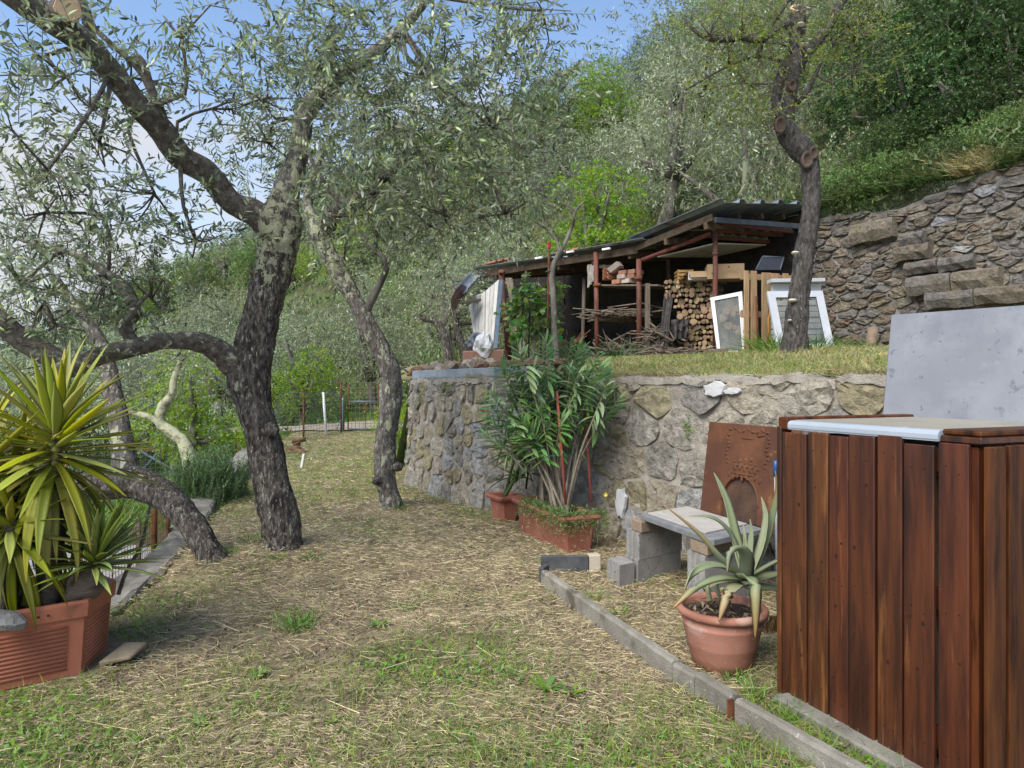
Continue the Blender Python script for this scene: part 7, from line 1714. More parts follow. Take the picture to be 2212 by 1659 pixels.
# straw
x, y = lawn_points(200000, 2.3, 19); g = green_field(x, y); soil = NZ(x, y, 1.3, 8)
keep = RNG.random(len(x)) < np.clip(1.05 - .62 * g - .75 * npstep(.58, .82, soil) * npstep(5.6, 4.4, y), .08, 1); x, y = x[keep], y[keep]; n = len(x)
dist = np.hypot(x, y); ang = RNG.uniform(0, 6.283, n) * .5 + NZ(x, y, .8, 9) * 6.28; d = np.stack([np.cos(ang), np.sin(ang), RNG.normal(.05, .16, n)], 1)
L = RNG.uniform(.02, .095, n) * (1 + .4 * (RNG.random(n) < .12)); W = RNG.uniform(.0016, .0036, n) * np.clip(dist / 4.5, 1, 3)
p = np.stack([x, y, ZL(x, y) + RNG.uniform(.002, .026, n)], 1)
V, fn, ix = blade_arrays(p, unit(d), L, W, RNG.uniform(-.1, .25, n), RNG, 2); o = link('dry_straw', mesh_np('dry_straw', V, fn, ix), MT['straw']); o['kind'] = 'stuff'
# grass blades
x, y = lawn_points(170000, 2.3, 21.5); g = green_field(x, y); keep = RNG.random(len(x)) < .05 + .95 * g; x, y = x[keep], y[keep]; n = len(x); dist = np.hypot(x, y)
d = np.stack([RNG.normal(0, .6, n), RNG.normal(0, .6, n), np.ones(n)], 1); L = RNG.uniform(.025, .085, n) * (1 + .4 * NZ(x, y, 1.7, 4)); W = RNG.uniform(.0018, .0042, n) * np.clip(dist / 4.5, 1, 3.2)
V, fn, ix = blade_arrays(np.stack([x, y, ZL(x, y)], 1), unit(d), L, W, RNG.uniform(.0, .6, n), RNG, 3); o = link('lawn_grass', mesh_np('lawn_grass', V, fn, ix), MT['blade']); o['kind'] = 'stuff'
# small broad weeds close to the path
x, y = lawn_points(30000, 2.3, 7.5); g = green_field(x, y) * NZ(x, y, 2.6, 12); keep = RNG.random(len(x)) < np.clip((g - .18) * 2.6, 0, 1); x, y = x[keep], y[keep]; n = len(x)
a = RNG.uniform(0, 6.283, n); d = np.stack([np.cos(a), np.sin(a), RNG.uniform(.0, .7, n)], 1); up = np.stack([RNG.normal(0, .3, n), RNG.normal(0, .3, n), np.ones(n)], 1)
V, fn, ix = leaf_arrays(np.stack([x, y, ZL(x, y) + RNG.uniform(.0, .03, n)], 1), d, up, RNG.uniform(.014, .042, n), RNG.uniform(.009, .020, n)); o = link('lawn_weeds', mesh_np('lawn_weeds', V, fn, ix), MT['weed']); o['kind'] = 'stuff'
# fallen olive leaves and bits
x, y = lawn_points(16000, 2.3, 9); n = len(x); a = RNG.uniform(0, 6.283, n); d = np.stack([np.cos(a), np.sin(a), RNG.normal(.02, .12, n)], 1); up = np.stack([RNG.normal(0, .4, n), RNG.normal(0, .4, n), np.ones(n)], 1)
V, fn, ix = leaf_arrays(np.stack([x, y, ZL(x, y) + RNG.uniform(.006, .03, n)], 1), d, up, RNG.uniform(.025, .065, n), RNG.uniform(.007, .014, n)); o = link('fallen_leaves', mesh_np('fallen_leaves', V, fn, ix), MT['litter']); o['kind'] = 'stuff'
# crumbs of soil
x, y = lawn_points(14000, 2.3, 6.5); n = len(x); s = RNG.uniform(.002, .008, n); c = np.stack([x, y, ZL(x, y) + s * .3], 1)
oc = np.array([[1, 0, 0], [0, 1, 0], [-1, 0, 0], [0, -1, 0], [0, 0, .8], [0, 0, -.8]], float); V = (c[:, None] + oc[None] * s[:, None, None] * RNG.uniform(.6, 1.2, (n, 6, 1))).reshape(-1, 3)
f = np.array([0, 1, 4, 1, 2, 4, 2, 3, 4, 3, 0, 4]); o = link('soil_crumbs', mesh_np('soil_crumbs', V, np.full(n * 4, 3), (np.arange(n)[:, None] * 6 + f[None]).ravel()), MT['soil']); o['kind'] = 'stuff'
# single long straws and dry stalks
x, y = lawn_points(420, 2.4, 8); n = len(x); a = RNG.uniform(0, 6.283, n); V, fn, ix = blade_arrays(np.stack([x, y, ZL(x, y) + .02], 1), np.stack([np.cos(a), np.sin(a), RNG.uniform(0, .06, n)], 1), RNG.uniform(.12, .36, n), RNG.uniform(.002, .005, n), RNG.uniform(-.05, .05, n), RNG, 3); o = link('dry_stalks', mesh_np('dry_stalks', V, fn, ix), MT['straw']); o['kind'] = 'stuff'
# single tufts and rosettes
for i, (px, py, n, L, lab) in enumerate(((668, 1222, 40, .09, 'short grass tuft at the right foot of the forked olive trunk'), (598, 1226, 36, .10, 'short grass tuft right before the forked olive trunk'), (492, 1222, 36, .11, 'short grass tuft at the foot of the leaning olive'), (868, 1106, 40, .12, 'short grass tuft at the foot of the slim olive'), (640, 1355, 120, .16, 'bright green grass tuft standing alone in the straw right of the forked trunk foot'), (545, 1195, 34, .17, 'thin grass tuft at the left foot of the forked olive trunk'), (1192, 1216, 40, .13, 'grass tuft in front of the black slate offcut'),
        (1345, 1245, 34, .15, 'grass tuft by the left foot of the block bench'), (1585, 1462, 44, .16, 'grass tuft against the foot of the agave pot'), (1630, 1500, 50, .13, 'grass tuft between the agave pot and the chest corner'), (1700, 1545, 60, .12, 'grass tuft at the near corner of the concrete strip'),
        (1755, 1610, 46, .12, 'grass tuft beside the concrete strip, near the bottom edge'), (1290, 1290, 30, .11, 'low grass tuft inside the edging, left of the agave pot'), (1340, 1320, 30, .12, 'small grass tuft leaning on the inner side of the long edging slab'), (880, 1310, 30, .11, 'low grass tuft in the middle of the lawn'), (1245, 1600, 40, .11, 'grass tuft on bare soil near the bottom, left of the edging'))):
    c = G(px, py, .02); c.z = z_lawn(c.x, c.y); tuft(c, n, L, lab, 'tuft', .035 if n < 100 else .05, .35, i, 'grass tufts standing out of the lawn')
def rosette(px, py, R, n, lab, seed):
    c = G(px, py, .02); c.z = z_lawn(c.x, c.y) + .008; r_ = np.random.default_rng(seed); a = np.arange(n) * 2.4 + r_.uniform(-.3, .3, n); d = np.stack([np.cos(a), np.sin(a), r_.uniform(.1, .6, n)], 1); V, fn, ix = leaf_arrays(np.zeros((n, 3)), d, np.tile([0, 0, 1.0], (n, 1)), r_.uniform(.7, 1.1, n) * R, r_.uniform(.22, .34, n) * R)
    o = link('weed_rosette', mesh_np('weed_rosette', V, fn, ix), MT['weed']); o.location = c; tag(o, lab, 'weed', 'weed rosettes in the lawn')
for i, (px, py, R, n, lab) in enumerate(((1180, 1490, .10, 12, 'broad-leaved dandelion rosette, largest in the lawn, left of the edging'), (1235, 1500, .08, 10, 'dandelion rosette just right of the largest one'), (815, 1345, .09, 9, 'pale weed rosette below the middle of the lawn'), (560, 1455, .06, 26, 'small dense dark green clover patch at the lower left'), (850, 1445, .07, 10, 'weed rosette in the lower middle of the lawn'), (430, 1560, .07, 14, 'weed rosette near the lower left corner'), (1000, 1590, .06, 10, 'small weed rosette near the bottom centre'), (720, 1560, .06, 10, 'small weed rosette at the lower left of centre'))): rosette(px, py, R, n, lab, i + 60)
# ---------------------------------------------------------------- terrace grass
MT['tgrass'] = LEAF('terrace_blade', (.185, .255, .040), (.20, .26, .06), .4, .06, .55, .3)
MT['tstraw'] = LEAF('terrace_straw', (.36, .315, .15), (.36, .315, .15), .35, .03, .7, .15)
n = 120000; y = RNG.uniform(3.2, 14.5, n); x = RNG.uniform(-2, 8.5, n); ok = (x > np.where(y < 10.45, np.interp(y, wy, wx_) + .12, -1.5)) & (x < np.where(y > 12, np.interp(y, uy[::-1], ux_[::-1]) - .1, np.interp(y, uy[::-1] if uy[0] > uy[-1] else uy, ux_[::-1] if uy[0] > uy[-1] else ux_) - .05)) & (np.abs(x / y) < .8)
ok &= ~((x - 3.26) * .590 + (y - 11.1) * .807 > .15); x, y = x[ok], y[ok]; n = len(x); edge = RNG.random(n)
d = np.stack([RNG.normal(0, .45, n), RNG.normal(0, .45, n), np.ones(n)], 1); W = RNG.uniform(.004, .008, n); L = RNG.uniform(.025, .065, n) * (1 + .6 * np.exp(-(((x - 3.06) / .7) ** 2 + ((y - 7.5) / .6) ** 2))) ; P3 = np.stack([x, y, ZT(x, y)], 1)
st = RNG.random(n) < .25 + .5 * NZ(x, y, .8, 31)
for nm, m_, sel in (('terrace_grass', 'tgrass', ~st), ('terrace_straw', 'tstraw', st)):
    V, fn, ix = blade_arrays(P3[sel], unit(d[sel]), L[sel], W[sel], RNG.uniform(0, .6, sel.sum()), RNG, 3); o = link(nm, mesh_np(nm, V, fn, ix), MT[m_]); o['kind'] = 'stuff'
for i, (px, dd, n_, L_, lab) in enumerate(((1655, 8.6, 110, .42, 'tall grass tuft left of the plum trunk, before the pallet'), (1685, 8.0, 90, .36, 'tall grass tuft at the left foot of the plum tree'), (1765, 8.0, 130, .30, 'tall grass tuft at the right foot of the plum tree, below the wide sash'), (1830, 9.0, 110, .28, 'grass tuft at the foot of the high stone wall'))):
    x_ = at_px(px, dd); tuft((x_, dd, z_terrace(x_, dd)), n_, L_, lab, 'tuft', .12, .35, i + 40, 'tall tufts on the terrace', .010)
# ---------------------------------------------------------------- undergrowth of the hillside
MT['under'] = LEAF('undergrowth_leaf', (.11, .155, .05), (.17, .21, .09), .5, .06, .55, .25)
MT['bank'] = LEAF('bank_grass_blade', (.12, .26, .022), (.15, .28, .04), .35, .04, .55, .35)
n = 110000; y = 8 * (10.5 ** RNG.random(n)); x = RNG.uniform(-.85, .85, n) * y
ok = np.ones(n, bool); pts = []
for i in range(n):
    X, Y = x[i], y[i]
    if not keep_hill(X, Y) : continue
    if Y < 26 and X < kerb_x(min(Y, 20)) and X > kerb_x(min(Y, 20)) - 4.2 and Y < 18: continue
    if 20.5 < Y < 25 and -9 < X < -2.2: continue
    if X > 1 and Y < 15.5 and X < upper_x(Y) + .12: continue
    if X < 1.4 and Y < 15.5 and X > -2.2: continue
    pts.append((X, Y, z_hill2(X, Y)))
pts = np.array(pts); n = len(pts); sc_ = np.clip(pts[:, 1] / 16, .8, 5); d = np.stack([RNG.normal(0, .7, n), RNG.normal(0, .7, n), np.ones(n)], 1)
hgt = NZ(pts[:, 0], pts[:, 1], .35, 51); pts[:, 2] += RNG.random(n) * hgt * .9
V, fn, ix = leaf_arrays(pts, d, rand_dirs(n), RNG.uniform(.07, .2, n) * sc_, RNG.uniform(.025, .06, n) * sc_, 'kite'); o = link('undergrowth', mesh_np('undergrowth', V, fn, ix), MT['under']); o['kind'] = 'stuff'
MT['fern'] = LEAF('bank_fern', (.075, .125, .030), (.12, .17, .06), .45, .05, .55, .25)
# dry grass and ferny plants on the bank right behind the top of the high wall
n = 26000; y = RNG.uniform(6.4, 13.4, n); uxx = np.array([upper_x(v) for v in y]); x = uxx + .28 + RNG.random(n) ** 1.4 * 2.6; z = np.array([z_hillraw(a, b) for a, b in zip(x, y)])
d = np.stack([RNG.normal(-.35, .6, n), RNG.normal(-.25, .6, n), np.ones(n)], 1); dry = NZ(x, y, 1.1, 71) > .84
for nm, m_, sel in (('bank_plants', 'fern', ~dry), ('bank_dry_grass', 'tstraw', dry)):
    V, fn, ix = blade_arrays(np.stack([x, y, z - .03], 1)[sel], unit(d[sel]), RNG.uniform(.12, .42, sel.sum()), RNG.uniform(.012, .03, sel.sum()), RNG.uniform(.1, .8, sel.sum()), RNG, 3); o = link(nm, mesh_np(nm, V, fn, ix), MT[m_]); o['kind'] = 'stuff'
# grass hanging over the edge of the low wall
n = 5200; u_ = RNG.uniform(1.9, UE - .2, n); e_ = np.array([WM(u, WALL_TOP, -.06 - .22 * RNG.random()) for u in u_]); ok = NZ(u_, u_ * 0, 1.4, 73) > .40; e_ = e_[ok]; n = len(e_)
nrm_ = np.array([-.777, -.63, 0]); V, fn, ix = blade_arrays(e_ + np.array([0, 0, .02]), unit(RNG.normal(0, .4, (n, 3)) * np.array([1, 1, 0]) + nrm_ * RNG.uniform(0, .9, (n, 1)) + np.array([0, 0, 1.0])), RNG.uniform(.05, .16, n), RNG.uniform(.004, .008, n), RNG.uniform(.2, 1.0, n), RNG, 3); o = link('edge_grass', mesh_np('edge_grass', V, fn, ix), MT['tstraw']); o['kind'] = 'stuff'
# bright grass beyond the fence and below the kerb
n = 70000; y = RNG.uniform(11.5, 34, n); x = RNG.uniform(-24, -2.2, n); ok = (np.abs(x / y) < .82) & ~((y > 20.6) & (y < 23.6 + .42 * (x + 4.2)) & (x > -9)) & ((x < np.interp(y, ky, kx) - np.where(y < 13, 3.6, .5)) | (y > 22.5)); x, y = x[ok], y[ok]; n = len(x)
z = np.array([z_hill2(a, b) for a, b in zip(x, y)]); d = np.stack([RNG.normal(0, .4, n), RNG.normal(0, .4, n), np.ones(n)], 1)
V, fn, ix = blade_arrays(np.stack([x, y, z], 1), unit(d), RNG.uniform(.12, .34, n), RNG.uniform(.012, .024, n), RNG.uniform(0, .5, n), RNG, 2); o = link('bank_grass', mesh_np('bank_grass', V, fn, ix), MT['bank']); o['kind'] = 'stuff'
n = 160; k = RNG.integers(0, len(x), n); MT['yflower'] = M('wild_yellow_flower', (.72, .52, .03), (.8, .6, .05), 10, .6, 0)
c = np.stack([x[k], y[k], z[k] + RNG.uniform(.2, .4, n)], 1); a = RNG.uniform(0, 6.28, n); V, fn, ix = leaf_arrays(c, np.stack([np.cos(a), np.sin(a), np.zeros(n)], 1), np.tile([0.1, -1, .6], (n, 1)), np.full(n, .07), np.full(n, .07), 'kite'); o = link('wild_flowers', mesh_np('wild_flowers', V, fn, ix), MT['yflower']); o['kind'] = 'stuff'
# shrubs and trailing grass that hang over the top of the high wall
bu_ = [(1850, 11.9, .55, 'mid'), (1905, 11.6, .6, 'mid'), (1960, 11.4, .55, 'mid'), (2030, 11.2, .6, 'dark'), (2100, 10.9, .55, 'mid'), (2170, 10.7, .6, 'mid'), (2235, 10.4, .6, 'mid'), (1800, 12.6, .6, 'mid'), (1900, 13.0, .9, 'dark'), (2000, 12.4, .9, 'dark'), (2090, 12.0, .8, 'dark'), (2190, 11.7, .9, 'dark')]
nth = ('first', 'second', 'third', 'fourth', 'fifth', 'sixth', 'seventh', 'eighth', 'ninth', 'tenth', 'eleventh', 'twelfth')
NAMES['mid_s'] = NAMES['dark_s'] = NAMES['fresh_s'] = 'bush'
bord = sorted(bu_, key=lambda q: q[0])
for i, (px, dd, R, kd) in enumerate(bord):
    x_ = at_px(px, dd); ux0 = upper_x(dd)
    x_ = max(x_, ux0 + .45); t = hill_tree(kd, x_, dd, R, f'low green bush on the bank above the high wall, {nth[i]} from the left', 'bushes along the top of the high wall', trunk=False, sink=.55); t.name = 'bush'; t['category'] = 'bush'
# ================================================================ mesh fence, gate, pillar, lower fence
MT['wire'] = M('green_grey_wire', (.10, .13, .12), (.15, .17, .16), 8, .6, 0, metal=.3); MT['white_paint'] = M('white_stake_paint', (.62, .62, .60), (.7, .7, .68), 8, .7, .1); MT['blue_steel'] = M('blue_grey_steel', (.14, .20, .24), (.20, .27, .31), 7, .55, .1, metal=.2)
FL = [(-4.98, 20.4), (-5.33, 17.7), (-6.9, 17.3), (-7.35, 16.2), (-9.4, 14.6)]
def zf(x, y): return max(z_hill(x, y), z_lawn(x, y)) if x > kerb_x(min(y, 20)) else z_hill(x, y)
fen = thing('mesh_fence', 'green wire mesh fence on rusty posts across the far end of the lawn', 'fence', (-5.33, 17.7, 0))
for x, y, h in ((-4.99, 20.2, 1.5), (-5.33, 17.7, 1.35), (-6.15, 17.5, 1.3), (-6.9, 17.3, 1.3), (-7.35, 16.2, 1.25), (-8.4, 15.4, 1.25), (-9.4, 14.6, 1.25)): MB().tube([Vector((x, y, zf(x, y) - .3)), Vector((x, y, zf(x, y) + h))], .024, 8).build('post', MT['rust'], fen, True)
mb = MB(); tot = 0
for (xa, ya), (xb, yb) in zip(FL, FL[1:]):
    a, b = Vector((xa, ya, 0)), Vector((xb, yb, 0)); L = (b - a).length; n = int(L / .1)
    for i in range(n + 1):
        p = a.lerp(b, i / n); z = zf(p.x, p.y); mb.tube([Vector((p.x, p.y, z + .02)), Vector((p.x, p.y, z + 1.22))], .0048, 3, cap=False)
    for k in range(13):
        pts = [Vector((a.lerp(b, i / 6).x, a.lerp(b, i / 6).y, zf(*a.lerp(b, i / 6).xy) + .02 + k * .1)) for i in range(7)]; mb.tube(pts, .0048, 3, cap=False)
o = mb.build('wire_mesh', MT['wire'], fen); o['kind'] = 'stuff'
x, y = at_px(706, 19.0), 19.0; MB().tube([Vector((x, y, zf(x, y) - .2)), Vector((x - .10, y, zf(x, y) + 1.18))], .035, 8).solo('white_stake', MT['white_paint'], 'white post leaning slightly before the mesh fence', 'post', smooth=True)
gt = thing('garden_gate', 'light metal garden gate with a wire grid at the far end of the lawn', 'gate', (at_px(782, 20.5), 20.5, zf(at_px(782, 20.5), 20.5)))
xa, xb = at_px(752, 20.5), at_px(817, 20.5); zg0 = zf((xa + xb) / 2, 20.5) + .06
for x in (xa, xb): MB().tube([Vector((x, 20.5, zg0)), Vector((x, 20.5, zg0 + 1.32))], .018, 8).build('upright', MT['rust'], gt, True)
for z in (0, .82): MB().tube([Vector((xa, 20.5, zg0 + z)), Vector((xb, 20.5, zg0 + z))], .016, 8).build('rail', MT['blue_steel'], gt, True)
MB().tube([Vector(((xa + xb) / 2 + .06, 20.5, zg0)), Vector(((xa + xb) / 2 + .06, 20.5, zg0 + .8))], .012, 6).build('upright', MT['rust'], gt, True)
mb = MB()
for i in range(9): xx = lerp(xa, xb, i / 8); mb.tube([Vector((xx, 20.49, zg0)), Vector((xx, 20.49, zg0 + 1.45))], .006, 4)
for k in range(10): mb.tube([Vector((xa, 20.49, zg0 + .02 + .15 * k)), Vector((xb, 20.49, zg0 + .02 + .15 * k))], .006, 4)
o = mb.build('wire_grid', MT['twig'], gt); o['kind'] = 'stuff'
gp = thing('gate_post', 'blue-grey metal gate post with a slanting strut beside the gate', 'post', (at_px(741, 20.4), 20.4, zf(at_px(741, 20.4), 20.4)))
x = at_px(741, 20.4); z = zf(x, 20.4); MB().tube([Vector((x, 20.4, z - .2)), Vector((x, 20.4, z + .92)), Vector((x + .02, 20.4, z + .98))], .045, 10).build('pole', MT['blue_steel'], gp, True); MB().tube([Vector((x - .24, 20.3, z - .1)), Vector((x + .05, 20.4, z + .62))], .015, 6).build('strut', MT['blue_steel'], gp, True)
spx = at_px(826, 20.6); spz = zf(spx, 20.6)
pil = thing('stone_pillar', 'squared stone pillar to the right of the garden gate', 'pillar', (spx, 20.6, spz)); rp2 = random.Random(2)
zz = spz - .2
for k in range(8):
    h = rp2.uniform(.17, .23); f = rp2.uniform(.4, .6); xw = .36
    for a0, a1 in ((0, f), (f, 1)): MB().cbox(Vector((spx - .10 + xw * a0 + .006, 20.5 + rp2.uniform(-.015, .015), zz)), Vector((xw * (a1 - a0) - .012, 0, 0)), Vector((0, .34, 0)), UP * (h - .014), .012).build('stone', MT['stone_low'] if rp2.random() < .7 else MT['stone_blue'], pil, False, True)
    zz += h
MB().obox(Vector((spx - .09, 20.52, spz - .2)), Vector((.34, 0, 0)), Vector((0, .30, 0)), UP * (zz - spz + .2 - .02)).build('mortar', MT['mortar'], pil)
lf = thing('wire_fence', 'low rusty wire grid fence on the outer edge of the kerb by the leaning olive', 'fence', (-3.1, 6.0, -.1)); mb = MB()
fpts = [(kerb_x(y) - .30, y) for y in (4.7, 5.2, 5.75, 6.3, 6.9)]
for (x, y), r in zip(fpts, (.012, .006, .022, .026, .02)): MB().tube([Vector((x, y, -.5)), Vector((x, y, .36))], r, 8).build('post', MT['rust'] if r != .022 else MT['old_wood'], lf, True)
for (a, b) in zip(fpts, fpts[1:]):
    for i in range(9):
        x, y = lerp(a[0], b[0], i / 9), lerp(a[1], b[1], i / 9); mb.tube([Vector((x, y, -.45)), Vector((x, y, .33))], .0024, 3)
    for k in range(13): mb.tube([Vector((*a, -.43 + k * .062)), Vector((*b, -.43 + k * .062))], .0024, 3)
o = mb.build('wire_grid', MT['rust'], lf); o['kind'] = 'stuff'
MB().tube([Vector((fpts[1][0] - .02, 4.9, .10)), Vector((fpts[2][0] - .02, 5.75, .26))], .009, 6).build('stay', MT['blue_steel'], lf, True)
# crossed steel frame beyond the driveway
xf = thing('steel_frame', 'blue-grey crossed steel frame with an orange bar on the green slope', 'frame', tuple(P(338, 1025, 18.0)))
for p, q, m in (((300, 1026), (355, 962), 'blue_steel'), ((292, 968), (392, 1026), 'blue_steel'), ((330, 1028), (392, 1016), 'blue_steel')): MB().tube([P(*p, 18.0), P(*q, 18.1)], .035, 6).build('bar', MT[m], xf, True)
MB().tube([P(290, 973, 18.05), P(366, 973, 18.05)], .035, 6).build('bar', MT['clay'], xf, True)
# yellow-lichened trunk behind the leaning olive, bent dark stems left of the shed
MT['bark_yellow'] = M('yellow_lichen_bark', (.12, .105, .08), (.40, .40, .24), 9, .95, .8, 30, (1, 1, 1), [((.46, .46, .29), 5, .45, .08)], bdist=.03)
b = P(424, 1026, 12.5); ly = thing('olive_tree', 'olive with a trunk crusted in yellow lichen beyond the rosemary', 'tree', (b.x, b.y, z_hill(b.x, b.y) - .1))
limb(ly, 'trunk', [(428, 1075, 12.5, 40), (420, 1022, 12.5, 34), (408, 985, 12.5, 30), (396, 955, 12.5, 26), (372, 935, 12.5, 24), (345, 912, 12.5, 22), (352, 880, 12.5, 20), (372, 850, 12.5, 17), (376, 820, 12.5, 14), (390, 780, 12.5, 10)], 'bark_yellow', 12, .12, 8, .2, .05)
limb(ly, 'branch', [(345, 912, 12.5, 17), (318, 900, 12.5, 13), (290, 892, 12.5, 10), (270, 888, 12.5, 8)], 'bark_yellow', 10, .12, 8, .2, .05)
crown(ly, [(P(390, 780, 12.5), 380, 760, 12.6, 120, 70, .9, .5), (P(270, 888, 12.5), 270, 850, 12.6, 80, 50, .6, .4)], .075, .018, MT['olive_bg'], per=14, leaf_kind='kite')
for lab, pts, blob in (('small olive with a dark bent stem left of the white board panel', [(972, 800, 12.8, 26), (968, 770, 12.8, 20), (962, 735, 12.8, 17), (952, 708, 12.8, 16), (936, 692, 12.8, 14), (916, 690, 12.8, 11), (905, 680, 12.8, 8)], (930, 640, 80, 60)),
                       ('thin olive stem curving up beside the gutter of the shed', [(1010, 790, 13.1, 24), (1003, 755, 13.1, 18), (990, 725, 13.1, 15), (984, 695, 13.1, 14), (978, 665, 13.1, 12), (985, 630, 13.2, 8)], (985, 610, 45, 40))):
    px, py, dd, _ = pts[0]; xx = at_px(px, dd); t = thing('olive_tree', lab, 'tree', (xx, dd, z_terrace(xx, dd) - .15)); limb(t, 'trunk', pts, 'bark', 10, .12, 9, .2, .05)
    crown(t, [(P(*pts[-1][:3]), blob[0], blob[1], dd + .1, blob[2], blob[3], .6, .38)], .075, .018, MT['olive_bg'], per=14, leaf_kind='kite')
MT['old_tile'] = M('old_brown_tile', (.16, .085, .05), (.25, .14, .085), 6, .9, .4, 40, rand=.3)
# pile of curved tiles and the small white marker on the lawn
for i, (px, py, dx, rot) in enumerate(((618, 972, .02, .4), (636, 973, .02, -.3), (628, 967, .07, 1.3), (645, 968, .03, 2.4), (631, 962, .13, .2))):
    c = G(px, py, .05); c.z = z_lawn(c.x, c.y) + dx - .02; coppo(c, (math.cos(rot), math.sin(rot), .12 * (-1) ** i), (.25 * (-1) ** i, -.6, .55 if i % 2 else -.5), .32, .075, ('leftmost', 'middle', 'left upper', 'rightmost', 'topmost')[i] + ' old curved tile in the small heap by the mesh fence', 'tiles heaped by the fence').data.materials[0] = MT['old_tile']
c = G(647, 1008, .03); MB().cbox(Vector((c.x, c.y, z_lawn(c.x, c.y) - .05)), Vector((.04, .0, 0)), Vector((0, .06, 0)), Vector((.05, .0, .30)), .004).solo('marker_stake', MT['white_paint'], 'short pale stake leaning in the lawn near the heap of tiles', 'stake', fix=True)
# ---------------------------------------------------------------- on the end of the low wall: trough, rubble, bench, bags
MT['trough'] = M('blue_grey_stone', (.20, .235, .275), (.30, .33, .36), 3, .85, .3, 40, (1, 1, 1), [((.36, .35, .32), 7, .6, .1), ((.14, .16, .19), 2.2, .6, .1)])
ua, ub = wall_u(WM, 877), wall_u(WM, 1052); a, b = WM(ua, WALL_TOP, -.02), WM(ub, WALL_TOP, -.02); a.z = b.z = WALL_TOP + .035
tw = (b - a).normalized(); tn = Vector((-tw.y, tw.x, 0)); tn = -tn if tn.y < 0 else tn
tg = thing('stone_trough', 'long shallow blue-grey trough lying on the far end of the low stone wall', 'trough', tuple((a + b) / 2))
Lt = (b - a).length
MB().cbox(a, tw * Lt, tn * .04, UP * .115, .006).build('side', MT['trough'], tg, False, True); MB().cbox(a + tn * .46, tw * Lt, tn * .04, UP * .115, .006).build('side', MT['trough'], tg, False, True)
for q in (.0, Lt - .04): MB().cbox(a + tw * q + tn * .042, tw * .04, tn * .416, UP * .112, .004).build('end', MT['trough'], tg, False, True)
MB().cbox(a - tw * .05 - UP * .022 - tn * .012, tw * (Lt + .06), tn * .5, UP * .02, .003).build('base', MT['trough'], tg, False, True)
rk = random.Random(6)
rub = [(905, 800, 10.9, .11), (925, 793, 11.3, .10), (950, 796, 10.8, .09), (972, 792, 10.6, .15), (1000, 795, 10.6, .10), (1015, 790, 10.9, .13), (1040, 795, 10.5, .10), (1058, 790, 10.9, .10), (915, 786, 11.8, .09), (945, 783, 11.8, .12), (985, 782, 11.6, .10), (1030, 780, 11.6, .12), (1070, 800, 10.3, .08), (890, 803, 11.0, .07)]
MT['rubble'] = stone_mat('rubble_stone', [(.24, .20, .155), (.19, .165, .135), (.30, .26, .21), (.22, .13, .09)])
for i, (px, py, dd, s) in enumerate(rub):
    c = P(px, py, dd); c.z = z_terrace(c.x, c.y) + s * .45; bm = bmesh.new(); bmesh.ops.create_icosphere(bm, subdivisions=2, radius=1)
    for v in bm.verts: v.co *= 1 + .38 * noise.noise(v.co * 1.3 + Vector((i * 3.3, 0, 0))); v.co = Vector((v.co.x * s * rk.uniform(.98, 1.02) * 1.25, v.co.y * s, v.co.z * s * .8))
    me = bpy.data.meshes.new('rubble_stone'); bm.to_mesh(me); bm.free(); o = link('rubble_stone', me, MT['rubble']); o.location = c; o.rotation_euler = (rk.uniform(-.3, .3), rk.uniform(-.3, .3), rk.uniform(0, 6)); tag(o, 'rough stone in the rubble heap behind the trough, left of the shed', 'stone', 'stones of the rubble heap')
bn = thing('stone_bench', 'low red-brown bench behind the oleander, on the terrace edge', 'bench', tuple(P(1140, 815, 8.6)))
MT['red_stone'] = M('red_brown_stone', (.15, .075, .055), (.22, .12, .09), 6, .8, .4, 40)
a, b = P(1072, 790, 8.9), P(1215, 788, 8.3); bw_ = (b - a); MB().cbox(a, bw_, Vector((.2, .3, 0)), UP * .07, .012).build('seat', MT['red_stone'], bn, False, True)
for f in (.12, .8): p = a + bw_ * f; MB().cbox(Vector((p.x, p.y + .06, z_terrace(p.x, p.y) - .05)), bw_ * .08, Vector((.14, .2, 0)), UP * (p.z - z_terrace(p.x, p.y) + .05), .012).build('leg', MT['red_stone'], bn, False, True)
MT['bag_white'] = M('white_plastic_bag', (.36, .365, .37), (.46, .465, .47), 8, .5, .4, 14); MT['bag_black'] = M('dark_plastic_bag', (.03, .035, .045), (.08, .09, .11), 8, .4, .4, 14)
for i, (px, py, dd, s, m, lab) in enumerate(((1047, 745, 12.0, .17, 'bag_white', 'crumpled white bag at the foot of the board panel'), (1028, 742, 12.2, .16, 'bag_black', 'crumpled dark bag beside the white one, by the board panel'))):
    c = P(px, py, dd); zb = z_terrace(c.x, c.y); bm = bmesh.new(); bmesh.ops.create_icosphere(bm, subdivisions=3, radius=1)
    for v in bm.verts: q = v.co.copy(); v.co = q * (1 + .35 * noise.noise(q * 1.7 + Vector((i * 5, 0, 0))) - .35 * abs(noise.noise(q * 3.3)) + .12 * noise.noise(q * 9)); f = max(0, q.z); v.co = Vector((v.co.x * s * (1.15 - .75 * f * f), v.co.y * s * .8 * (1.1 - .7 * f * f), v.co.z * s * 1.35))
    me = bpy.data.meshes.new('plastic_bag'); bm.to_mesh(me); bm.free(); o = link('plastic_bag', me, MT[m]); o.location = (c.x, c.y, c.z); tag(o, lab, 'bag')
c = P(1052, 765, 12.1); zb = z_terrace(c.x, c.y); MB().cbox(Vector((c.x - .42, c.y - .1, zb - .05)), Vector((.72, -.1, 0)), Vector((.05, .35, 0)), UP * (P(0, 757, 12.1).z - zb + .05), .02).jitter(.02, 5).solo('stone_block', MT['red_stone'], 'reddish stone block the two bags lie on, left of the shed', 'block', fix=True)
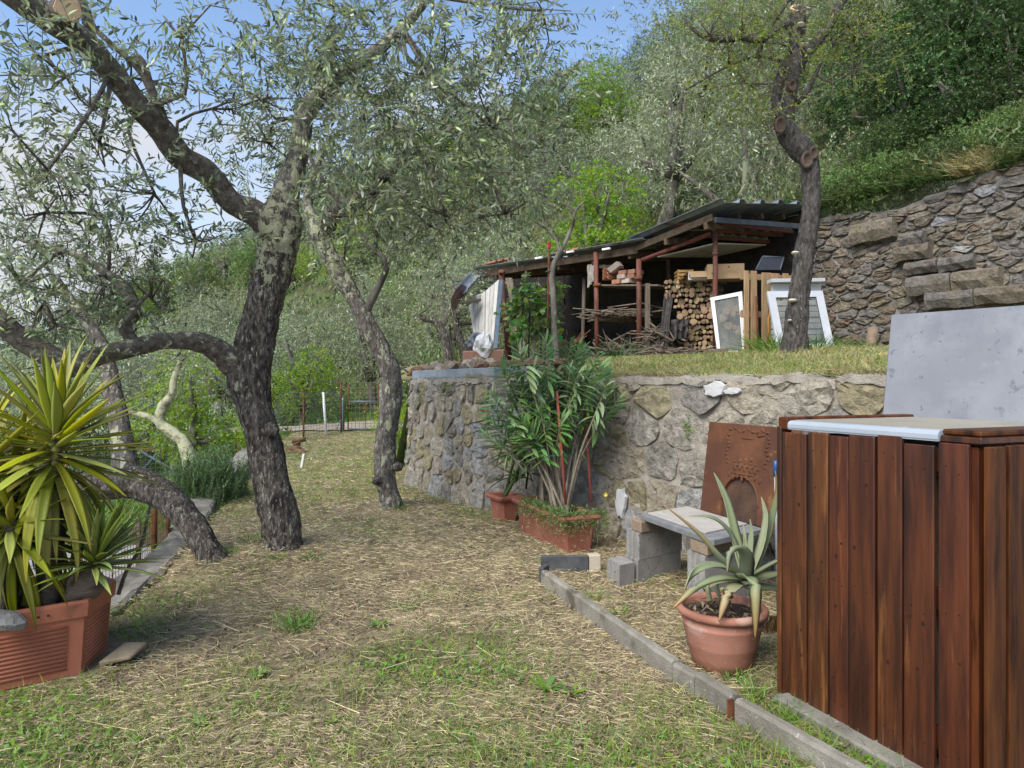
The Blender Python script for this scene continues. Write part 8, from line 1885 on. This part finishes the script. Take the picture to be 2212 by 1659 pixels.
MB().cbox(P(880, 806, 10.6), Vector((-.10, .1, .07)), Vector((.02, .02, 0)), Vector((-.01, 0, .03)), .003).solo('plastic_tube', MT['fascia'], 'dark tube end sticking out behind the left end of the trough', 'tube', fix=True)
# pale bare stems hanging on the bank above the high wall
ps = random.Random(8)
for i, (px, dd) in enumerate(((2070, 12.6), (2085, 12.8), (2110, 12.5), (2030, 12.9), (2135, 12.6))):
    x_ = at_px(px, dd); z_ = z_hill2(x_, dd); MB().tube([Vector((x_, dd, z_)), Vector((x_ + ps.uniform(-.1, .1), dd, z_ + .7)), Vector((x_ + ps.uniform(-.25, .25), dd + .1, z_ + 1.5)), Vector((x_ + ps.uniform(-.4, .4), dd + .2, z_ + 2.3))], [.014, .012, .009, .004], 6, step=.1, rough=.1).solo('bare_stem', MT['twig'], 'pale bare stem rising from the dark thicket above the high wall', 'branch', 'bare stems in the thicket', True)
a, b = P(2075, 418, 10.6), P(2212, 345, 9.9); MB().tube([a, a.lerp(b, .5) + UP * .05, b], [.02, .03, .025], 7, step=.1, rough=.15).solo('dry_branch', MT['twig'], 'long pale dry branch lying along the top of the high stone wall', 'branch', smooth=True)
# little plants rooted in the joints of the low wall
for i, (px, v, lab) in enumerate(((906, 1.34, 'small green weed hanging from a joint near the far end of the low wall'), (962, 1.40, 'tuft of weeds under the rim of the low wall, left of the oleander'), (1592, .98, 'tiny weed in a joint of the low wall above the iron fireback'), (1485, 1.10, 'small weed in a joint of the low wall right of the oleander'))):
    u = wall_u(WM, px); c = WM(u, v, .03); n = 46; r_ = np.random.default_rng(i + 900); d = np.stack([r_.normal(-.5, .5, n), r_.normal(-.4, .5, n), r_.normal(-.2, .7, n)], 1)
    V, fn, ix = leaf_arrays(r_.normal(0, .045, (n, 3)) * np.array([.6, .6, 1.3]), d, rand_dirs(n), r_.uniform(.02, .045, n), r_.uniform(.010, .022, n)); o = link('wall_weed', mesh_np('wall_weed', V, fn, ix), MT['weed']); o.location = c; o['kind'] = 'stuff'; o['label'] = lab
